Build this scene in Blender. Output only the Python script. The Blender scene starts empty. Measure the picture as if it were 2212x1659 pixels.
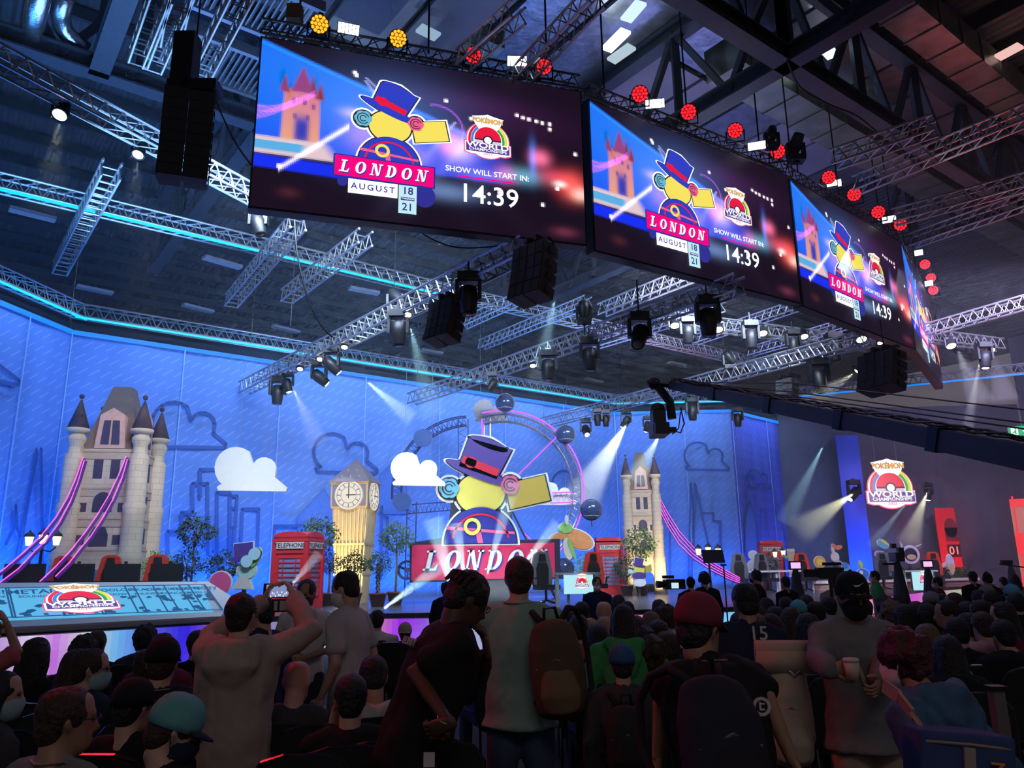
import bpy, bmesh, math, random
from math import sin, cos, pi, radians, sqrt, atan2
from mathutils import Vector, Matrix, noise
import numpy as np
random.seed(7)
S = bpy.context.scene
COL = S.collection
# ---------------------------------------------------------------- camera
PIT, ROL, FPX, CZ = radians(13.53), radians(-.7), 1662.0, 1.7
cd = bpy.data.cameras.new('camera'); cam = bpy.data.objects.new('camera', cd); COL.objects.link(cam)
cd.sensor_fit = 'HORIZONTAL'; cd.sensor_width = 36; cd.lens = 36*FPX/2212; cd.clip_end = 300; cd.clip_start = .05
_F = Vector((0, cos(PIT), sin(PIT))); _U = Vector((0, -sin(PIT), cos(PIT))); _R = Vector((1, 0, 0))
_R2 = _R*cos(ROL)+_U*sin(ROL); _U2 = -_R*sin(ROL)+_U*cos(ROL)
cam.matrix_world = Matrix(((_R2.x, _U2.x, -_F.x, 0), (_R2.y, _U2.y, -_F.y, 0), (_R2.z, _U2.z, -_F.z, CZ), (0, 0, 0, 1)))
S.camera = cam
# ---------------------------------------------------------------- view and world
S.view_settings.view_transform = 'Standard'; S.view_settings.look = 'None'
S.view_settings.exposure = 0.0; S.view_settings.gamma = 1.0; S.view_settings.use_curve_mapping = False
S.cycles.max_bounces = 5; S.cycles.diffuse_bounces = 2; S.cycles.glossy_bounces = 2; S.cycles.transmission_bounces = 4
S.cycles.transparent_max_bounces = 8; S.cycles.volume_bounces = 0; S.cycles.use_adaptive_sampling = True; S.cycles.adaptive_threshold = .1; S.cycles.adaptive_min_samples = 12; S.cycles.use_denoising = True
S.cycles.sample_clamp_indirect = 3; S.cycles.caustics_reflective = False; S.cycles.caustics_refractive = False
W = bpy.data.worlds.new('world'); S.world = W; W.use_nodes = True
W.node_tree.nodes['Background'].inputs[0].default_value = (.75, .68, .80, 1)
W.node_tree.nodes['Background'].inputs[1].default_value = .13
def look(o, p, q):
    o.location = p; o.rotation_euler = (Vector(q)-Vector(p)).to_track_quat('-Z', 'Y').to_euler()
def area(name, p, q, sx, sy, power, col, spread=180):
    l = bpy.data.lights.new(name, 'AREA'); l.shape = 'RECTANGLE'; l.size = sx; l.size_y = sy; l.energy = power; l.color = col
    l.spread = radians(spread)
    o = bpy.data.objects.new(name, l); COL.objects.link(o); look(o, p, q); return o
def spot(name, p, q, power, col, ang, blend=.3, r=.05):
    l = bpy.data.lights.new(name, 'SPOT'); l.energy = power; l.color = col; l.spot_size = radians(ang); l.spot_blend = blend; l.shadow_soft_size = r
    o = bpy.data.objects.new(name, l); COL.objects.link(o); look(o, p, q); return o
def ray(x, y):
    dx, dy = x-1106, y-829.5
    X = cos(ROL)*dx+sin(ROL)*dy; Y = -sin(ROL)*dx+cos(ROL)*dy
    return Vector((X, FPX*cos(PIT)+Y*sin(PIT), FPX*sin(PIT)-Y*cos(PIT)))
def pz(x, y, z):
    r = ray(x, y); return r*((z-CZ)/r.z)+Vector((0, 0, CZ))
def pY(x, y, Y):
    r = ray(x, y); return r*(Y/r.y)+Vector((0, 0, CZ))
GA = radians(37)
def G(u, v, z=0): return Vector((u*cos(GA)-v*sin(GA), u*sin(GA)+v*cos(GA), z))
# stage wall-wash battens behind the set and the front wash on the cloth (the blue of the show)
WALL = [(-14.6, 10.5), (-12.75, 21.3), (4.6, 34.35), (9.8, 34.1), (12.95, 37.1)]
for i in range(4):
    a, b = Vector(WALL[i]+(0,)), Vector(WALL[i+1]+(0,)); d = (b-a).normalized(); n = Vector((d.y, -d.x, 0)); L = (b-a).length
    m = (a+b)/2
    area('wash_batten', m+n*.9+Vector((0, 0, .95)), m+n*-.5+Vector((0, 0, 4.5)), L*.96, .15, (100, 60, 40, 34)[i]*L*.42, (.0, .22, 1.0) if i < 3 else (.03, .1, 1), 150)
    area('wash_batten', m+n*1.2+Vector((0, 0, 9.3)), m+n*.0+Vector((0, 0, 3.5)), L*.9, .2, 50*L*.36, (.30, .52, 1.0), 150)
area('front_wash', (-3, 14, 9.5), (-6, 24, 3.5), 6, 1, 700, (.55, .72, 1.0), 110)
area('front_wash', (6, 18, 9.5), (3, 31, 3.5), 6, 1, 800, (.62, .75, 1.0), 110)
area('front_wash', (14, 20, 9.5), (17, 36, 3), 8, 1, 900, (.62, .58, 1.0), 120)
for x, y, w, k in ((-11, 14, 8, (.1, .42, 1)), (-3, 24, 12, (.1, .38, 1)), (6, 26, 10, (.35, .40, 1))):
    area('ceiling_fill', (x, y, 8.6), (x, y, 14), w, 3, 160, k, 170)  # unseen blue lamps added so the dark ceiling reads as hazy
area('roof_fill', G(16, 13, 9), G(16, 12, 16), 6, 3, 85, (.80, .72, 1.0), 150)  # unseen fill added to lift the soffit panels
area('roof_fill', G(24, 4, 8), G(26, 4, 16), 8, 4, 85, (1.0, .50, .48), 150)  # unseen red fill added to tint the right roof deck
area('roof_fill', G(3, 16, 9), G(2, 17, 16), 5, 5, 300, (.25, .5, 1.0), 150)  # unseen blue fill added to brighten the roof at top left
spot('red_wash', (-5.2, 6.2, 6.5), (-.4, 3.8, 1.25), 420, (1, .02, .05), 26)
spot('magenta_wash', (5.0, 7.5, 6.5), (1.7, 3.1, 1.2), 60, (1, .15, .35), 24)
area('far_roof_fill', G(6, 30, 9.5), G(6, 33, 16), 30, 8, 620, (.10, .30, 1.0), 175)  # unseen lamp added to turn the far ceiling blue
area('crowd_fill', (1, -3.5, 7.5), (0, 5, .8), 5, 1.5, 46, (1, .84, .78), 160)  # unseen warm fill added behind the camera for the crowd's backs
area('screen_spill', (3, 10, 7.4), (2, 6, 0), 10, 1, 60, (.62, .55, 1.0), 170)
# ---------------------------------------------------------------- materials
MATS = {}
def mat(name, col, rough=.6, metal=0.0, em=None, es=0.0, noise_amt=.12, scale=8.0, spec=.5, bump=0.0, alpha=1.0):
    if name in MATS: return MATS[name]
    m = bpy.data.materials.new(name); m.use_nodes = True; nt = m.node_tree; b = nt.nodes['Principled BSDF']
    b.inputs['Roughness'].default_value = rough; b.inputs['Metallic'].default_value = metal
    b.inputs['Specular IOR Level'].default_value = spec
    c = (*col, 1)
    if em is not None:
        b.inputs['Base Color'].default_value = (.02, .02, .02, 1)
        b.inputs['Emission Color'].default_value = (*em, 1); b.inputs['Emission Strength'].default_value = es
    elif noise_amt > 0:
        tc = nt.nodes.new('ShaderNodeTexCoord'); nz = nt.nodes.new('ShaderNodeTexNoise'); nz.inputs['Scale'].default_value = scale
        nz.inputs['Detail'].default_value = 4
        mx = nt.nodes.new('ShaderNodeMix'); mx.data_type = 'RGBA'
        nt.links.new(tc.outputs['Object'], nz.inputs['Vector']); nt.links.new(nz.outputs['Fac'], mx.inputs[0])
        mx.inputs[6].default_value = (*[max(0, v*(1-noise_amt*2)) for v in col], 1); mx.inputs[7].default_value = (*[min(1, v*(1+noise_amt*2)) for v in col], 1)
        nt.links.new(mx.outputs[2], b.inputs['Base Color'])
        if bump:
            bp = nt.nodes.new('ShaderNodeBump'); bp.inputs['Strength'].default_value = bump; bp.inputs['Distance'].default_value = .02
            nt.links.new(nz.outputs['Fac'], bp.inputs['Height']); nt.links.new(bp.outputs['Normal'], b.inputs['Normal'])
    else:
        b.inputs['Base Color'].default_value = c
    MATS[name] = m; return m
def emat(name, col, s): return mat(name, col, em=col, es=s)
# ---------------------------------------------------------------- mesh builder
class MB:
    def __init__(s): s.v = []; s.f = []; s.mi = []; s.cur = 0
    def add(s, vs, fs):
        o = len(s.v); s.v += [tuple(v) for v in vs]; s.f += [tuple(i+o for i in f) for f in fs]; s.mi += [s.cur]*len(fs); return s
    def box(s, c, d, M=None):
        c = Vector(c); h = [x/2 for x in d]
        vs = [Vector((sx*h[0], sy*h[1], sz*h[2])) for sz in (-1, 1) for sy in (-1, 1) for sx in (-1, 1)]
        if M is not None: vs = [M@v for v in vs]
        return s.add([v+c for v in vs], [(0, 2, 3, 1), (4, 5, 7, 6), (0, 1, 5, 4), (2, 6, 7, 3), (0, 4, 6, 2), (1, 3, 7, 5)])
    def beam(s, a, b, w, h, up=(0, 0, 1)):
        a, b = Vector(a), Vector(b); t = (b-a); L = t.length
        if L < 1e-6: return s
        t /= L; u = Vector(up); x = t.cross(u)
        if x.length < 1e-3: x = t.cross(Vector((0, 1, 0)))
        x.normalize(); y = x.cross(t)
        vs = [p+x*(sx*w/2)+y*(sy*h/2) for p in (a, b) for sx, sy in ((-1, -1), (1, -1), (1, 1), (-1, 1))]
        return s.add(vs, [(3, 2, 1, 0), (4, 5, 6, 7), (0, 1, 5, 4), (1, 2, 6, 5), (2, 3, 7, 6), (3, 0, 4, 7)])
    def tube(s, pts, r, n=8, caps=True, closed=False):
        pts = [Vector(p) for p in pts]; m = len(pts); rs = r if isinstance(r, (list, tuple)) else [r]*m
        t0 = (pts[1]-pts[0]).normalized(); ref = Vector((0, 0, 1)) if abs(t0.z) < .9 else Vector((0, 1, 0))
        x = t0.cross(ref).normalized(); vs = []
        for i, p in enumerate(pts):
            if closed: t = (pts[(i+1) % m]-pts[i-1])
            else: t = (pts[min(i+1, m-1)]-pts[max(i-1, 0)])
            t.normalize(); x = (x-t*x.dot(t)).normalized(); y = t.cross(x)
            vs += [p+(x*cos(2*pi*k/n)+y*sin(2*pi*k/n))*rs[i] for k in range(n)]
        fs = []
        for i in range(m if closed else m-1):
            j = (i+1) % m
            fs += [(i*n+k, i*n+(k+1) % n, j*n+(k+1) % n, j*n+k) for k in range(n)]
        if caps and not closed: fs += [tuple(reversed(range(n))), tuple((m-1)*n+k for k in range(n))]
        return s.add(vs, fs)
    def rings(s, rg, caps=True):      # list of rings with equal counts
        n = len(rg[0]); vs = [v for r in rg for v in r]; fs = []
        for i in range(len(rg)-1):
            fs += [(i*n+k, i*n+(k+1) % n, (i+1)*n+(k+1) % n, (i+1)*n+k) for k in range(n)]
        if caps: fs += [tuple(reversed(range(n))), tuple((len(rg)-1)*n+k for k in range(n))]
        return s.add(vs, fs)
    def lathe(s, prof, n=16, M=None, a0=0.0, sq=None):    # prof: (r,z)
        rg = []
        for r, z in prof:
            ring = [Vector((r*cos(a0+2*pi*k/n), r*sin(a0+2*pi*k/n)*(sq or 1), z)) for k in range(n)]
            rg.append([M@v if M is not None else v for v in ring])
        return s.rings(rg)
    def ell(s, c, r, n=12, m=8, M=None):
        c = Vector(c); rg = []
        for i in range(m+1):
            th = -pi/2+pi*(i+.0)/m; th = max(min(th, pi/2-.04), -pi/2+.04)
            ring = [Vector((r[0]*cos(th)*cos(2*pi*k/n), r[1]*cos(th)*sin(2*pi*k/n), r[2]*sin(th))) for k in range(n)]
            rg.append([(M@v if M is not None else v)+c for v in ring])
        return s.rings(rg)
    def slab(s, pts, y0, y1, M=None):  # 2D (x,z) outline extruded along y from y0 to y1 (front y0 = smaller)
        n = len(pts)
        ar = sum(pts[i][0]*pts[(i+1) % n][1]-pts[(i+1) % n][0]*pts[i][1] for i in range(n))
        if ar < 0: pts = list(reversed(pts))
        vs = [Vector((p[0], y0, p[1])) for p in pts]+[Vector((p[0], y1, p[1])) for p in pts]
        if M is not None: vs = [M@v for v in vs]
        return s.add(vs, [tuple(range(n)), tuple(range(2*n-1, n-1, -1))]+[(i, i+n, (i+1) % n+n, (i+1) % n) for i in range(n)])
    def mesh(s, name, mats, smooth=False):
        me = bpy.data.meshes.new(name); me.from_pydata(s.v, [], s.f); me.update()
        for m in (mats if isinstance(mats, (list, tuple)) else [mats]): me.materials.append(m)
        if any(s.mi): me.polygons.foreach_set('material_index', s.mi)
        if smooth: me.polygons.foreach_set('use_smooth', [True]*len(me.polygons))
        return me
    def build(s, name, mats, parent=None, smooth=False, loc=None, rot=None):
        o = bpy.data.objects.new(name, s.mesh(name, mats, smooth)); COL.objects.link(o)
        if parent is not None: o.parent = parent
        if loc is not None: o.location = loc
        if rot is not None: o.rotation_euler = rot
        return o
def tag(o, label=None, cat=None, group=None, kind=None):
    if label: o['label'] = label
    if cat: o['category'] = cat
    if group: o['group'] = group
    if kind: o['kind'] = kind
    return o
def empty(name, loc=(0, 0, 0), rot=(0, 0, 0), label=None, cat=None, group=None):
    o = bpy.data.objects.new(name, None); COL.objects.link(o); o.location = loc; o.rotation_euler = rot; o.empty_display_size = .1
    return tag(o, label, cat, group)
def struct(o): o['kind'] = 'structure'; return o
def copy_tree(o, parent=None):
    c = o.copy(); COL.objects.link(c); c.parent = parent
    for ch in o.children: copy_tree(ch, c)
    return c
def circ(cx, cz, rx, rz=None, n=28, a0=0, a1=360):
    rz = rz or rx; full = abs(a1-a0) >= 360
    return [(cx+rx*cos(radians(a0+(a1-a0)*k/(n if full else n-1))), cz+rz*sin(radians(a0+(a1-a0)*k/(n if full else n-1)))) for k in range(n)]
def text_data(s, size=1, bold=0.0, shear=0.0, extrude=.002, sx=1.0, spacing=1.0):
    c = bpy.data.curves.new('t', 'FONT'); c.body = s; c.size = size; c.offset = bold*size; c.shear = shear; c.extrude = extrude
    c.align_x = 'CENTER'; c.align_y = 'CENTER'; c.space_character = spacing; c.resolution_u = 3
    o = bpy.data.objects.new('t', c); COL.objects.link(o)
    dg = bpy.context.evaluated_depsgraph_get(); me = bpy.data.meshes.new_from_object(o.evaluated_get(dg))
    bpy.data.objects.remove(o); bpy.data.curves.remove(c)
    for v in me.vertices: v.co = Vector((v.co.x*sx, -v.co.z, v.co.y))   # stands in the XZ plane, faces -Y
    return me
def text(name, s, m, parent, x, y, z, size, **k):
    ry = k.pop('ry', 0); me = text_data(s, size, **k); me.materials.append(m)
    o = bpy.data.objects.new(name, me); COL.objects.link(o); o.parent = parent; o.location = (x, y, z); o.rotation_euler = (0, ry, 0); return o
M_black = mat('black_plastic', (.012, .012, .015), .45, bump=.1, scale=60)
M_blackm = mat('black_metal', (.015, .015, .018), .35, .3)
M_alu = mat('truss_aluminium', (.46, .47, .50), .36, .8, noise_amt=.05)
M_steel = mat('dark_steel', (.05, .06, .085), .5, .2)
M_white = mat('white_board', (.8, .8, .8), .5)
M_cable = mat('black_cable', (.01, .01, .012), .5)
E_white = emat('lamp_glow', (1, .96, .86), 14)
E_strobe = emat('strobe_glow', (1, 1, 1), 9)
E_cyan = emat('cyan_led', (.0, .55, 1.0), 1.6)
E_blueled = emat('blue_led', (.0, .25, 1.0), 1.0)
E_purple = emat('purple_led', (.55, .08, 1.0), 1.6)
E_pink = emat('pink_led', (1, .12, .75), 1.5)

# ================================================================ the hall
m = mat('carpet', (.055, .055, .075), .9, scale=40, bump=.4)
b = MB(); b.box((5, 20, -.05), (90, 90, .1)); struct(b.build('floor', m))
# corrugated roof deck material
def deck_mat(name, col, per=.3, metal=.2):
    m = mat(name, col, .55, metal, scale=.6, noise_amt=.25); nt = m.node_tree
    tc = nt.nodes.new('ShaderNodeTexCoord'); w = nt.nodes.new('ShaderNodeTexWave'); w.inputs['Scale'].default_value = 1/per*.31; w.bands_direction = 'X'
    bp = nt.nodes.new('ShaderNodeBump'); bp.inputs['Strength'].default_value = 1; bp.inputs['Distance'].default_value = .08
    nt.links.new(tc.outputs['Object'], w.inputs['Vector']); nt.links.new(w.outputs['Fac'], bp.inputs['Height'])
    nt.links.new(bp.outputs['Normal'], nt.nodes['Principled BSDF'].inputs['Normal']); return m
ZR = 16.2
b = MB(); b.box((15, 20, ZR+.1), (90, 80, .2)); o = struct(b.build('ceiling', deck_mat('roof_deck', (.13, .12, .13)))); o.rotation_euler = (0, 0, GA)
b = MB(); b.box((0, 0, 8), (90, .3, 16.2)); o = struct(b.build('wall_back', mat('hall_wall', (.05, .055, .075), .8))); o.location = G(15, 47, 0); o.rotation_euler = (0, 0, GA)
# purlins: along the stage wall direction on the far side, across it on the near right
M_purl = mat('purlin_steel', (.07, .075, .09), .5, .3)
for k in range(14):
    v = 18.6+k*1.9; b = MB(); b.beam(G(-12, v, ZR-.25), G(48, v, ZR-.25), .14, .34); tag(b.build('purlin', M_purl), kind='structure')
for k in range(16):
    u = 15.8+k*1.75; b = MB(); b.beam(G(u, -2, ZR-.25), G(u, 8.3, ZR-.25), .16, .36); tag(b.build('purlin', M_purl), kind='structure')
# deep roof girders: a lower and an upper chord with web members
def girder(p, q, z0, z1, nb, label, w=.42):
    p, q = Vector(p), Vector(q); e = empty('roof_girder', p, label=label, cat='girder', group='steel roof girders'); d = q-p
    for zz in (z0, z1):
        b = MB()                       # an I section: flange, web, flange
        for dz, ww, hh in ((-.2, w, .05), (0, .06, .36), (.2, w, .05)): b.beam((0, 0, zz+dz), d+Vector((0, 0, zz+dz)), ww, hh)
        b.build('chord', M_steel, e)
    b = MB()
    for i in range(nb+1):
        a = d*(i/nb); b.beam(a+Vector((0, 0, z0)), a+Vector((0, 0, z1)), .2, .2)
        if i < nb:
            c = d*((i+1)/nb); mid = (a+c)/2
            b.beam(a+Vector((0, 0, z1)), mid+Vector((0, 0, z0)), .16, .16); b.beam(mid+Vector((0, 0, z0)), c+Vector((0, 0, z1)), .16, .16)
    b.build('web', M_steel, e); return e
girder(G(2, 8.5), G(46, 8.5), 13, 15.7, 14, 'long dark steel roof girder running beside the foil covered ducts at upper right')
girder(G(-14, 18), G(46, 18), 13, 15.7, 18, 'dark steel roof girder crossing behind the hanging screens')
girder(G(14.4, -4), G(14.4, 8.5), 13, 15.7, 4, 'dark steel cross girder meeting the long girder at top right')
girder(G(14.4, 8.5), G(14.4, 18), 13, 15.7, 3, 'dark steel cross girder above the second hanging screen')
girder(G(27, -4), G(27, 18), 13, 15.7, 7, 'dark steel cross girder above the right lighting trusses')
girder(G(1.8, 8.5), G(1.8, 18), 13, 15.7, 3, 'grey steel cross girder at top left beside the louvred panels')
girder(G(5.6, 18), G(5.6, 30), 13, 15.7, 4, 'dark steel cross girder far back over the stage')
girder(G(20, 18), G(20, 30), 13, 15.7, 4, 'dark steel cross girder behind the gap between the screens')
# flat insulated soffit with foil faced panels between the girders
M_foil = mat('foil_insulation', (.42, .42, .48), .28, .75, scale=3, noise_amt=.3, bump=.9)
M_soff = mat('soffit_panel', (.32, .30, .38), .5, .1, scale=.7, noise_amt=.15)
for k in range(6):
    u0 = 15.0+k*2.0
    for j, (v0, v1) in enumerate(((8.9, 12.6), (12.8, 17.6))):
        b = MB(); b.box((u0+.95, (v0+v1)/2, ZR-.15), (1.86, v1-v0, .12)); o = b.build('ceiling_panel', M_soff if (k+j) % 3 else M_foil); o.rotation_euler = (0, 0, GA)
        tag(o, kind='structure')
for k in range(6):
    u0 = 3+k*1.9; b = MB(); b.box((u0+.9, 13, ZR-.15), (1.7, 8.8, .12)); o = b.build('ceiling_panel', M_foil if k > 3 else M_soff); o.rotation_euler = (0, 0, GA); tag(o, kind='structure')
# ducts
def duct(u0, u1, v, z, w, h, label):
    b = MB(); b.beam(G(u0, v, z), G(u1, v, z), w, h)
    for i in range(int(abs(u1-u0)/1.2)+1): b.beam(G(u0+i*1.2, v, z), G(u0+i*1.2+.05, v, z), w+.08, h+.08)
    return tag(b.build('air_duct', mat('duct_wrap', (.22, .24, .20), .35, .6, scale=2, noise_amt=.35, bump=.8)), label, 'duct', 'wrapped air ducts under the roof')
duct(15, 44, 10.6, 14.6, 1.1, .9, 'long foil wrapped air duct running towards the right wall')
duct(15, 44, 7.2, 15.2, .9, .8, 'darker air duct on the near side of the long roof girder')
b = MB(); b.beam(G(9.6, 13.2, 14.4), G(9.6, 18, 14.4), .5, .5); tag(b.build('air_duct', MATS['duct_wrap']), 'short brown wrapped duct crossing above the first hanging screen', 'duct')
# blue-lit louvre plant platforms at top left
M_louv = mat('louvre_grey', (.30, .33, .42), .45, .4)
for i, (u, v, w, l, lab) in enumerate(((4.2, 14.6, 2.4, 1.5, 'grey louvred vent panel above the left speaker array'), (4.2, 17.0, 2.4, 1.6, 'blue-lit louvred vent panel nearest the round ducts'), (7.2, 15.6, 2.4, 1.6, 'louvred vent panel between the ladder trusses'), (4.2, 12.2, 2.4, 1.4, 'dim louvred vent panel at the top edge by the ladder trusses'), (7.2, 18.2, 2.4, 1.5, 'louvred vent panel just left of the first screen'))):
    b = MB(); e = empty('vent_panel', G(u, v, 13.6), (0, 0, GA), lab, 'vent', 'louvred vents under the roof')
    for sx in (-1, 1): b.box((sx*w/2, 0, 0), (.12, l, .25))
    for sy in (-1, 1): b.box((0, sy*l/2, 0), (w+.12, .12, .25))
    b.build('frame', M_louv, e); b = MB()
    for k in range(18): b.box((-w/2+.1+k*(w-.2)/17, 0, 0), (.03, l-.1, .16), Matrix.Rotation(.6, 3, 'Y'))
    b.build('louvre', M_louv, e)
def pipe(pts, r, m, lab):
    b = MB(); b.tube([pz(x, y, z) for x, y, z in pts], r, 12); return tag(b.build('round_duct', m, smooth=True), lab, 'duct', 'round silver ducts at top left')
M_pipe = mat('spiral_duct', (.5, .55, .62), .22, .9, bump=.3, scale=20)
pipe([(90, -40, 13.5), (72, 45, 13.4), (70, 75, 13.3), (104, 122, 13.2), (185, 148, 13.2)], .24, M_pipe, 'round silver duct bending below the blue light at top left')
pipe([(140, -10, 13.8), (130, 30, 13.7), (136, 60, 13.6), (150, 80, 13.5), (185, 108, 13.4)], .20, M_pipe, 'second round duct with a brown wrapped elbow at top left')
b = MB(); b.tube([pz(103, 123, 13), pz(170, 147, 13)], .06, 8); tag(b.build('tube_light', emat('teal_tube', (.0, .75, .65), 2.0)), 'short glowing teal tube under the bent silver duct', 'light')
for i, (x0, y0, x1, y1, c, lab) in enumerate(((1310, 108, 1352, 66, (.8, .95, 1), 'white roof light slot above the foil panels'), (1352, 44, 1385, 5, (.6, .8, .9), 'paler roof light slot at the top edge by the girder'), (1320, 132, 1365, 100, (.55, .72, .8), 'dim roof light slot just over the second screen'), (1805, 240, 1870, 282, (.45, .7, .6), 'greenish slot light on the side of the long duct'), (1770, 90, 1800, 122, (.7, .9, .95), 'white tube light behind the girder webs'), (2155, 125, 2205, 98, (1, .6, .55), 'pinkish twin tube fitting under the right roof deck'), (905, 60, 945, 80, (.4, .6, .8), 'blue roof light slot behind the first screen truss'))):
    b = MB(); b.beam(pz(x0, y0, 15.3), pz(x1, y1, 15.3), .32, .08)
    tag(b.build('roof_light', emat('roof_glow%d' % i, c, (3.5, 1.2, .8, .7, 1.5, .9, .7)[i])), lab, 'ceiling light', 'lights fixed under the roof')
for i, (x0, y0, x1, y1, lab) in enumerate(((20, 450, 120, 475, 'unlit strip light left of the small ladder truss'), (440, 555, 520, 578, 'unlit strip light between the two ladder trusses'), (165, 618, 243, 634, 'unlit strip light above the left end of the cloth wall'), (590, 704, 645, 718, 'unlit strip light above the middle of the cloth wall'), (755, 622, 818, 634, 'unlit strip light left of the tilted speakers'), (910, 756, 955, 764, 'unlit strip light below the small tilted speakers'), (1445, 783, 1478, 790, 'unlit strip light above the crane head'), (395, 658, 460, 674, 'unlit strip light over the long cloth wall truss'), (1265, 818, 1300, 826, 'unlit strip light above the round wheel'))):
    b = MB(); b.beam(pz(x0, y0, 13.5), pz(x1, y1, 13.5), .35, .12)
    tag(b.build('strip_light', mat('strip_tube', (.6, .6, .65), .4)), lab, 'ceiling light', 'unlit strip lights under the far roof')
# ================================================================ trusses
def truss(name, p, q, w, label, group, rung=None, mat_=None, strip=None, step=None, drop=None, tilt=False, hang=True, chords=4):
    p, q = Vector(p), Vector(q); d = q-p; L = d.length; t = d.normalized(); x = t.cross(Vector((0, 0, 1))).normalized(); y = x.cross(t); r = w*.085
    e = empty(name, p, label=label, cat='truss', group=group); mat_ = mat_ or M_alu; h = w/2
    for sx, sy in ((-1, -1), (1, -1), (1, 1), (-1, 1)):
        b = MB(); o = x*sx*h+y*sy*h; b.tube([o, o+d], r, 6); b.build('chord', mat_, e)
    n = max(2, int(L/(step or w*1.0))); b = MB()
    for i in range(n):
        a, c = d*(i/n), d*((i+1)/n); md = (a+c)/2
        for sy, sx in (((-1, 1), None), ((1, -1), None)) if False else ():
            pass
        for s in (-1, 1):
            b.tube([a+x*s*h-y*h, md+x*s*h+y*h], r*.5, 4, False); b.tube([md+x*s*h+y*h, c+x*s*h-y*h], r*.5, 4, False)      # sides
            if rung: b.tube([a-x*h+y*s*h, a+x*h+y*s*h], r*.6, 4, False)
            else: b.tube([a-x*h+y*s*h, c+x*h+y*s*h], r*.5, 4, False)
    b.build('lacing', mat_, e)
    if strip:
        b = MB(); b.beam(x*strip[1]*h-y*h*1.3, d+x*strip[1]*h-y*h*1.3, .05, .05); b.build('light_strip', strip[0], e)
    return e
TG = 'lighting trusses over the stage'
ZT = 7.45
T1 = (pz(528, 838, ZT), pz(1140, 533, ZT)); T2 = (pz(890, 862, ZT), pz(1600, 612, ZT)); T3 = (pz(1172, 915, ZT), pz(1875, 730, ZT))
truss('box_truss', *T1, .36, 'near lighting truss slanting down left of the big tilted speakers', TG, rung=True)
truss('box_truss', *T2, .36, 'middle lighting truss ending above the round wheel', TG)
truss('box_truss', *T3, .36, 'far right lighting truss ending over the wheel pods', TG)
LG = 'trusses high over the stage'
truss('box_truss', pz(-30, 112, 9.5), pz(600, 450, 9.5), .32, 'upper left truss passing behind the left speaker array', LG)
truss('box_truss', pz(-30, 388, 10), pz(1010, 640, 10), .34, 'long silver truss with blue underside crossing the left half', LG, strip=(E_cyan, 1))
truss('box_truss', pz(1010, 640, 10), pz(1660, 790, 10), .34, 'far continuation of the long silver truss behind the middle beam', LG)
truss('box_truss', pz(500, 650, 9.2), pz(645, 478, 9.2), .34, 'blue-lit ladder truss hanging under the first screen corner', LG, rung=True)
truss('box_truss', pz(620, 640, 9.2), pz(790, 512, 9.2), .34, 'blue-lit ladder truss left of the black cable', LG, rung=True)
truss('box_truss', pz(130, 580, 9.6), pz(242, 365, 9.6), .34, 'small blue ladder truss at far left', LG, rung=True)
truss('box_truss', pz(1040, 745, 9.6), pz(1270, 650, 9.6), .3, 'thin truss right of the tilted speakers', LG)
truss('box_truss', pz(1000, 700, 9.8), pz(1130, 640, 9.8), .3, 'short blue-lit truss behind the tilted speakers', LG)
truss('box_truss', pz(1300, 670, 9.4), pz(1500, 590, 9.4), .34, 'bright truss below the second screen bottom edge', LG)
truss('box_truss', pz(1280, 745, 9.4), pz(1560, 660, 9.4), .3, 'blue-lit truss behind the row of spotlights', LG)
truss('box_truss', pz(1450, 690, 8.6), pz(1880, 745, 8.6), .34, 'truss carrying the row of white spotlights', LG)
truss('box_truss', pz(1620, 760, 9.5), pz(1860, 690, 9.5), .3, 'one of the stacked trusses under the third screen, upper', LG)
truss('box_truss', pz(1630, 790, 9.5), pz(1920, 720, 9.5), .3, 'one of the stacked trusses under the third screen, lower', LG)
truss('box_truss', pz(1500, 735, 9.8), pz(1720, 660, 9.8), .3, 'purple-lit truss under the gap of the second and third screens', LG)
truss('box_truss', pz(1720, 848, 8.3), pz(2260, 792, 8.3), .32, 'low right truss above the blue banner', LG, strip=(E_blueled, 1))
truss('box_truss', pz(2000, 725, 8.8), pz(2160, 745, 8.8), .34, 'short truss with two white lamps at far right', LG)
truss('box_truss', pz(1980, 720, 9), pz(2260, 640, 9), .34, 'right truss running to the frame edge below the fourth screen top', LG)
truss('box_truss', pz(1850, 400, 11), pz(2260, 230, 11), .36, 'upper right truss crossing below the long duct', LG)
truss('box_truss', pz(1800, 345, 11), pz(2020, 270, 11), .36, 'upper right truss near the screen corner lamps', LG)
truss('box_truss', pz(1930, 470, 11), pz(2260, 380, 11), .36, 'upper right truss second from the top', LG)
truss('box_truss', pz(1970, 520, 11), pz(2230, 430, 11), .36, 'upper right truss third from the top', LG)
for x0, y0, x1, y1, lab in ((300, 125, 352, -20, 'ladder truss at the top left, leftmost of the four'), (330, 138, 425, -90, 'ladder truss at the top left, second of the four'), (425, 175, 545, -60, 'ladder truss right above the left speaker array'), (370, 90, 400, -60, 'short ladder truss between its neighbours at the top edge'), (1000, 130, 1120, 25, 'ladder truss above the right end of the first screen'), (1100, 190, 1290, -10, 'ladder truss rising from the corner of the first screen')):
    truss('ladder_truss', pz(x0, y0, 11), pz(x1, y1, 11), .32, lab, 'ladder trusses at the top', rung=True)
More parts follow.
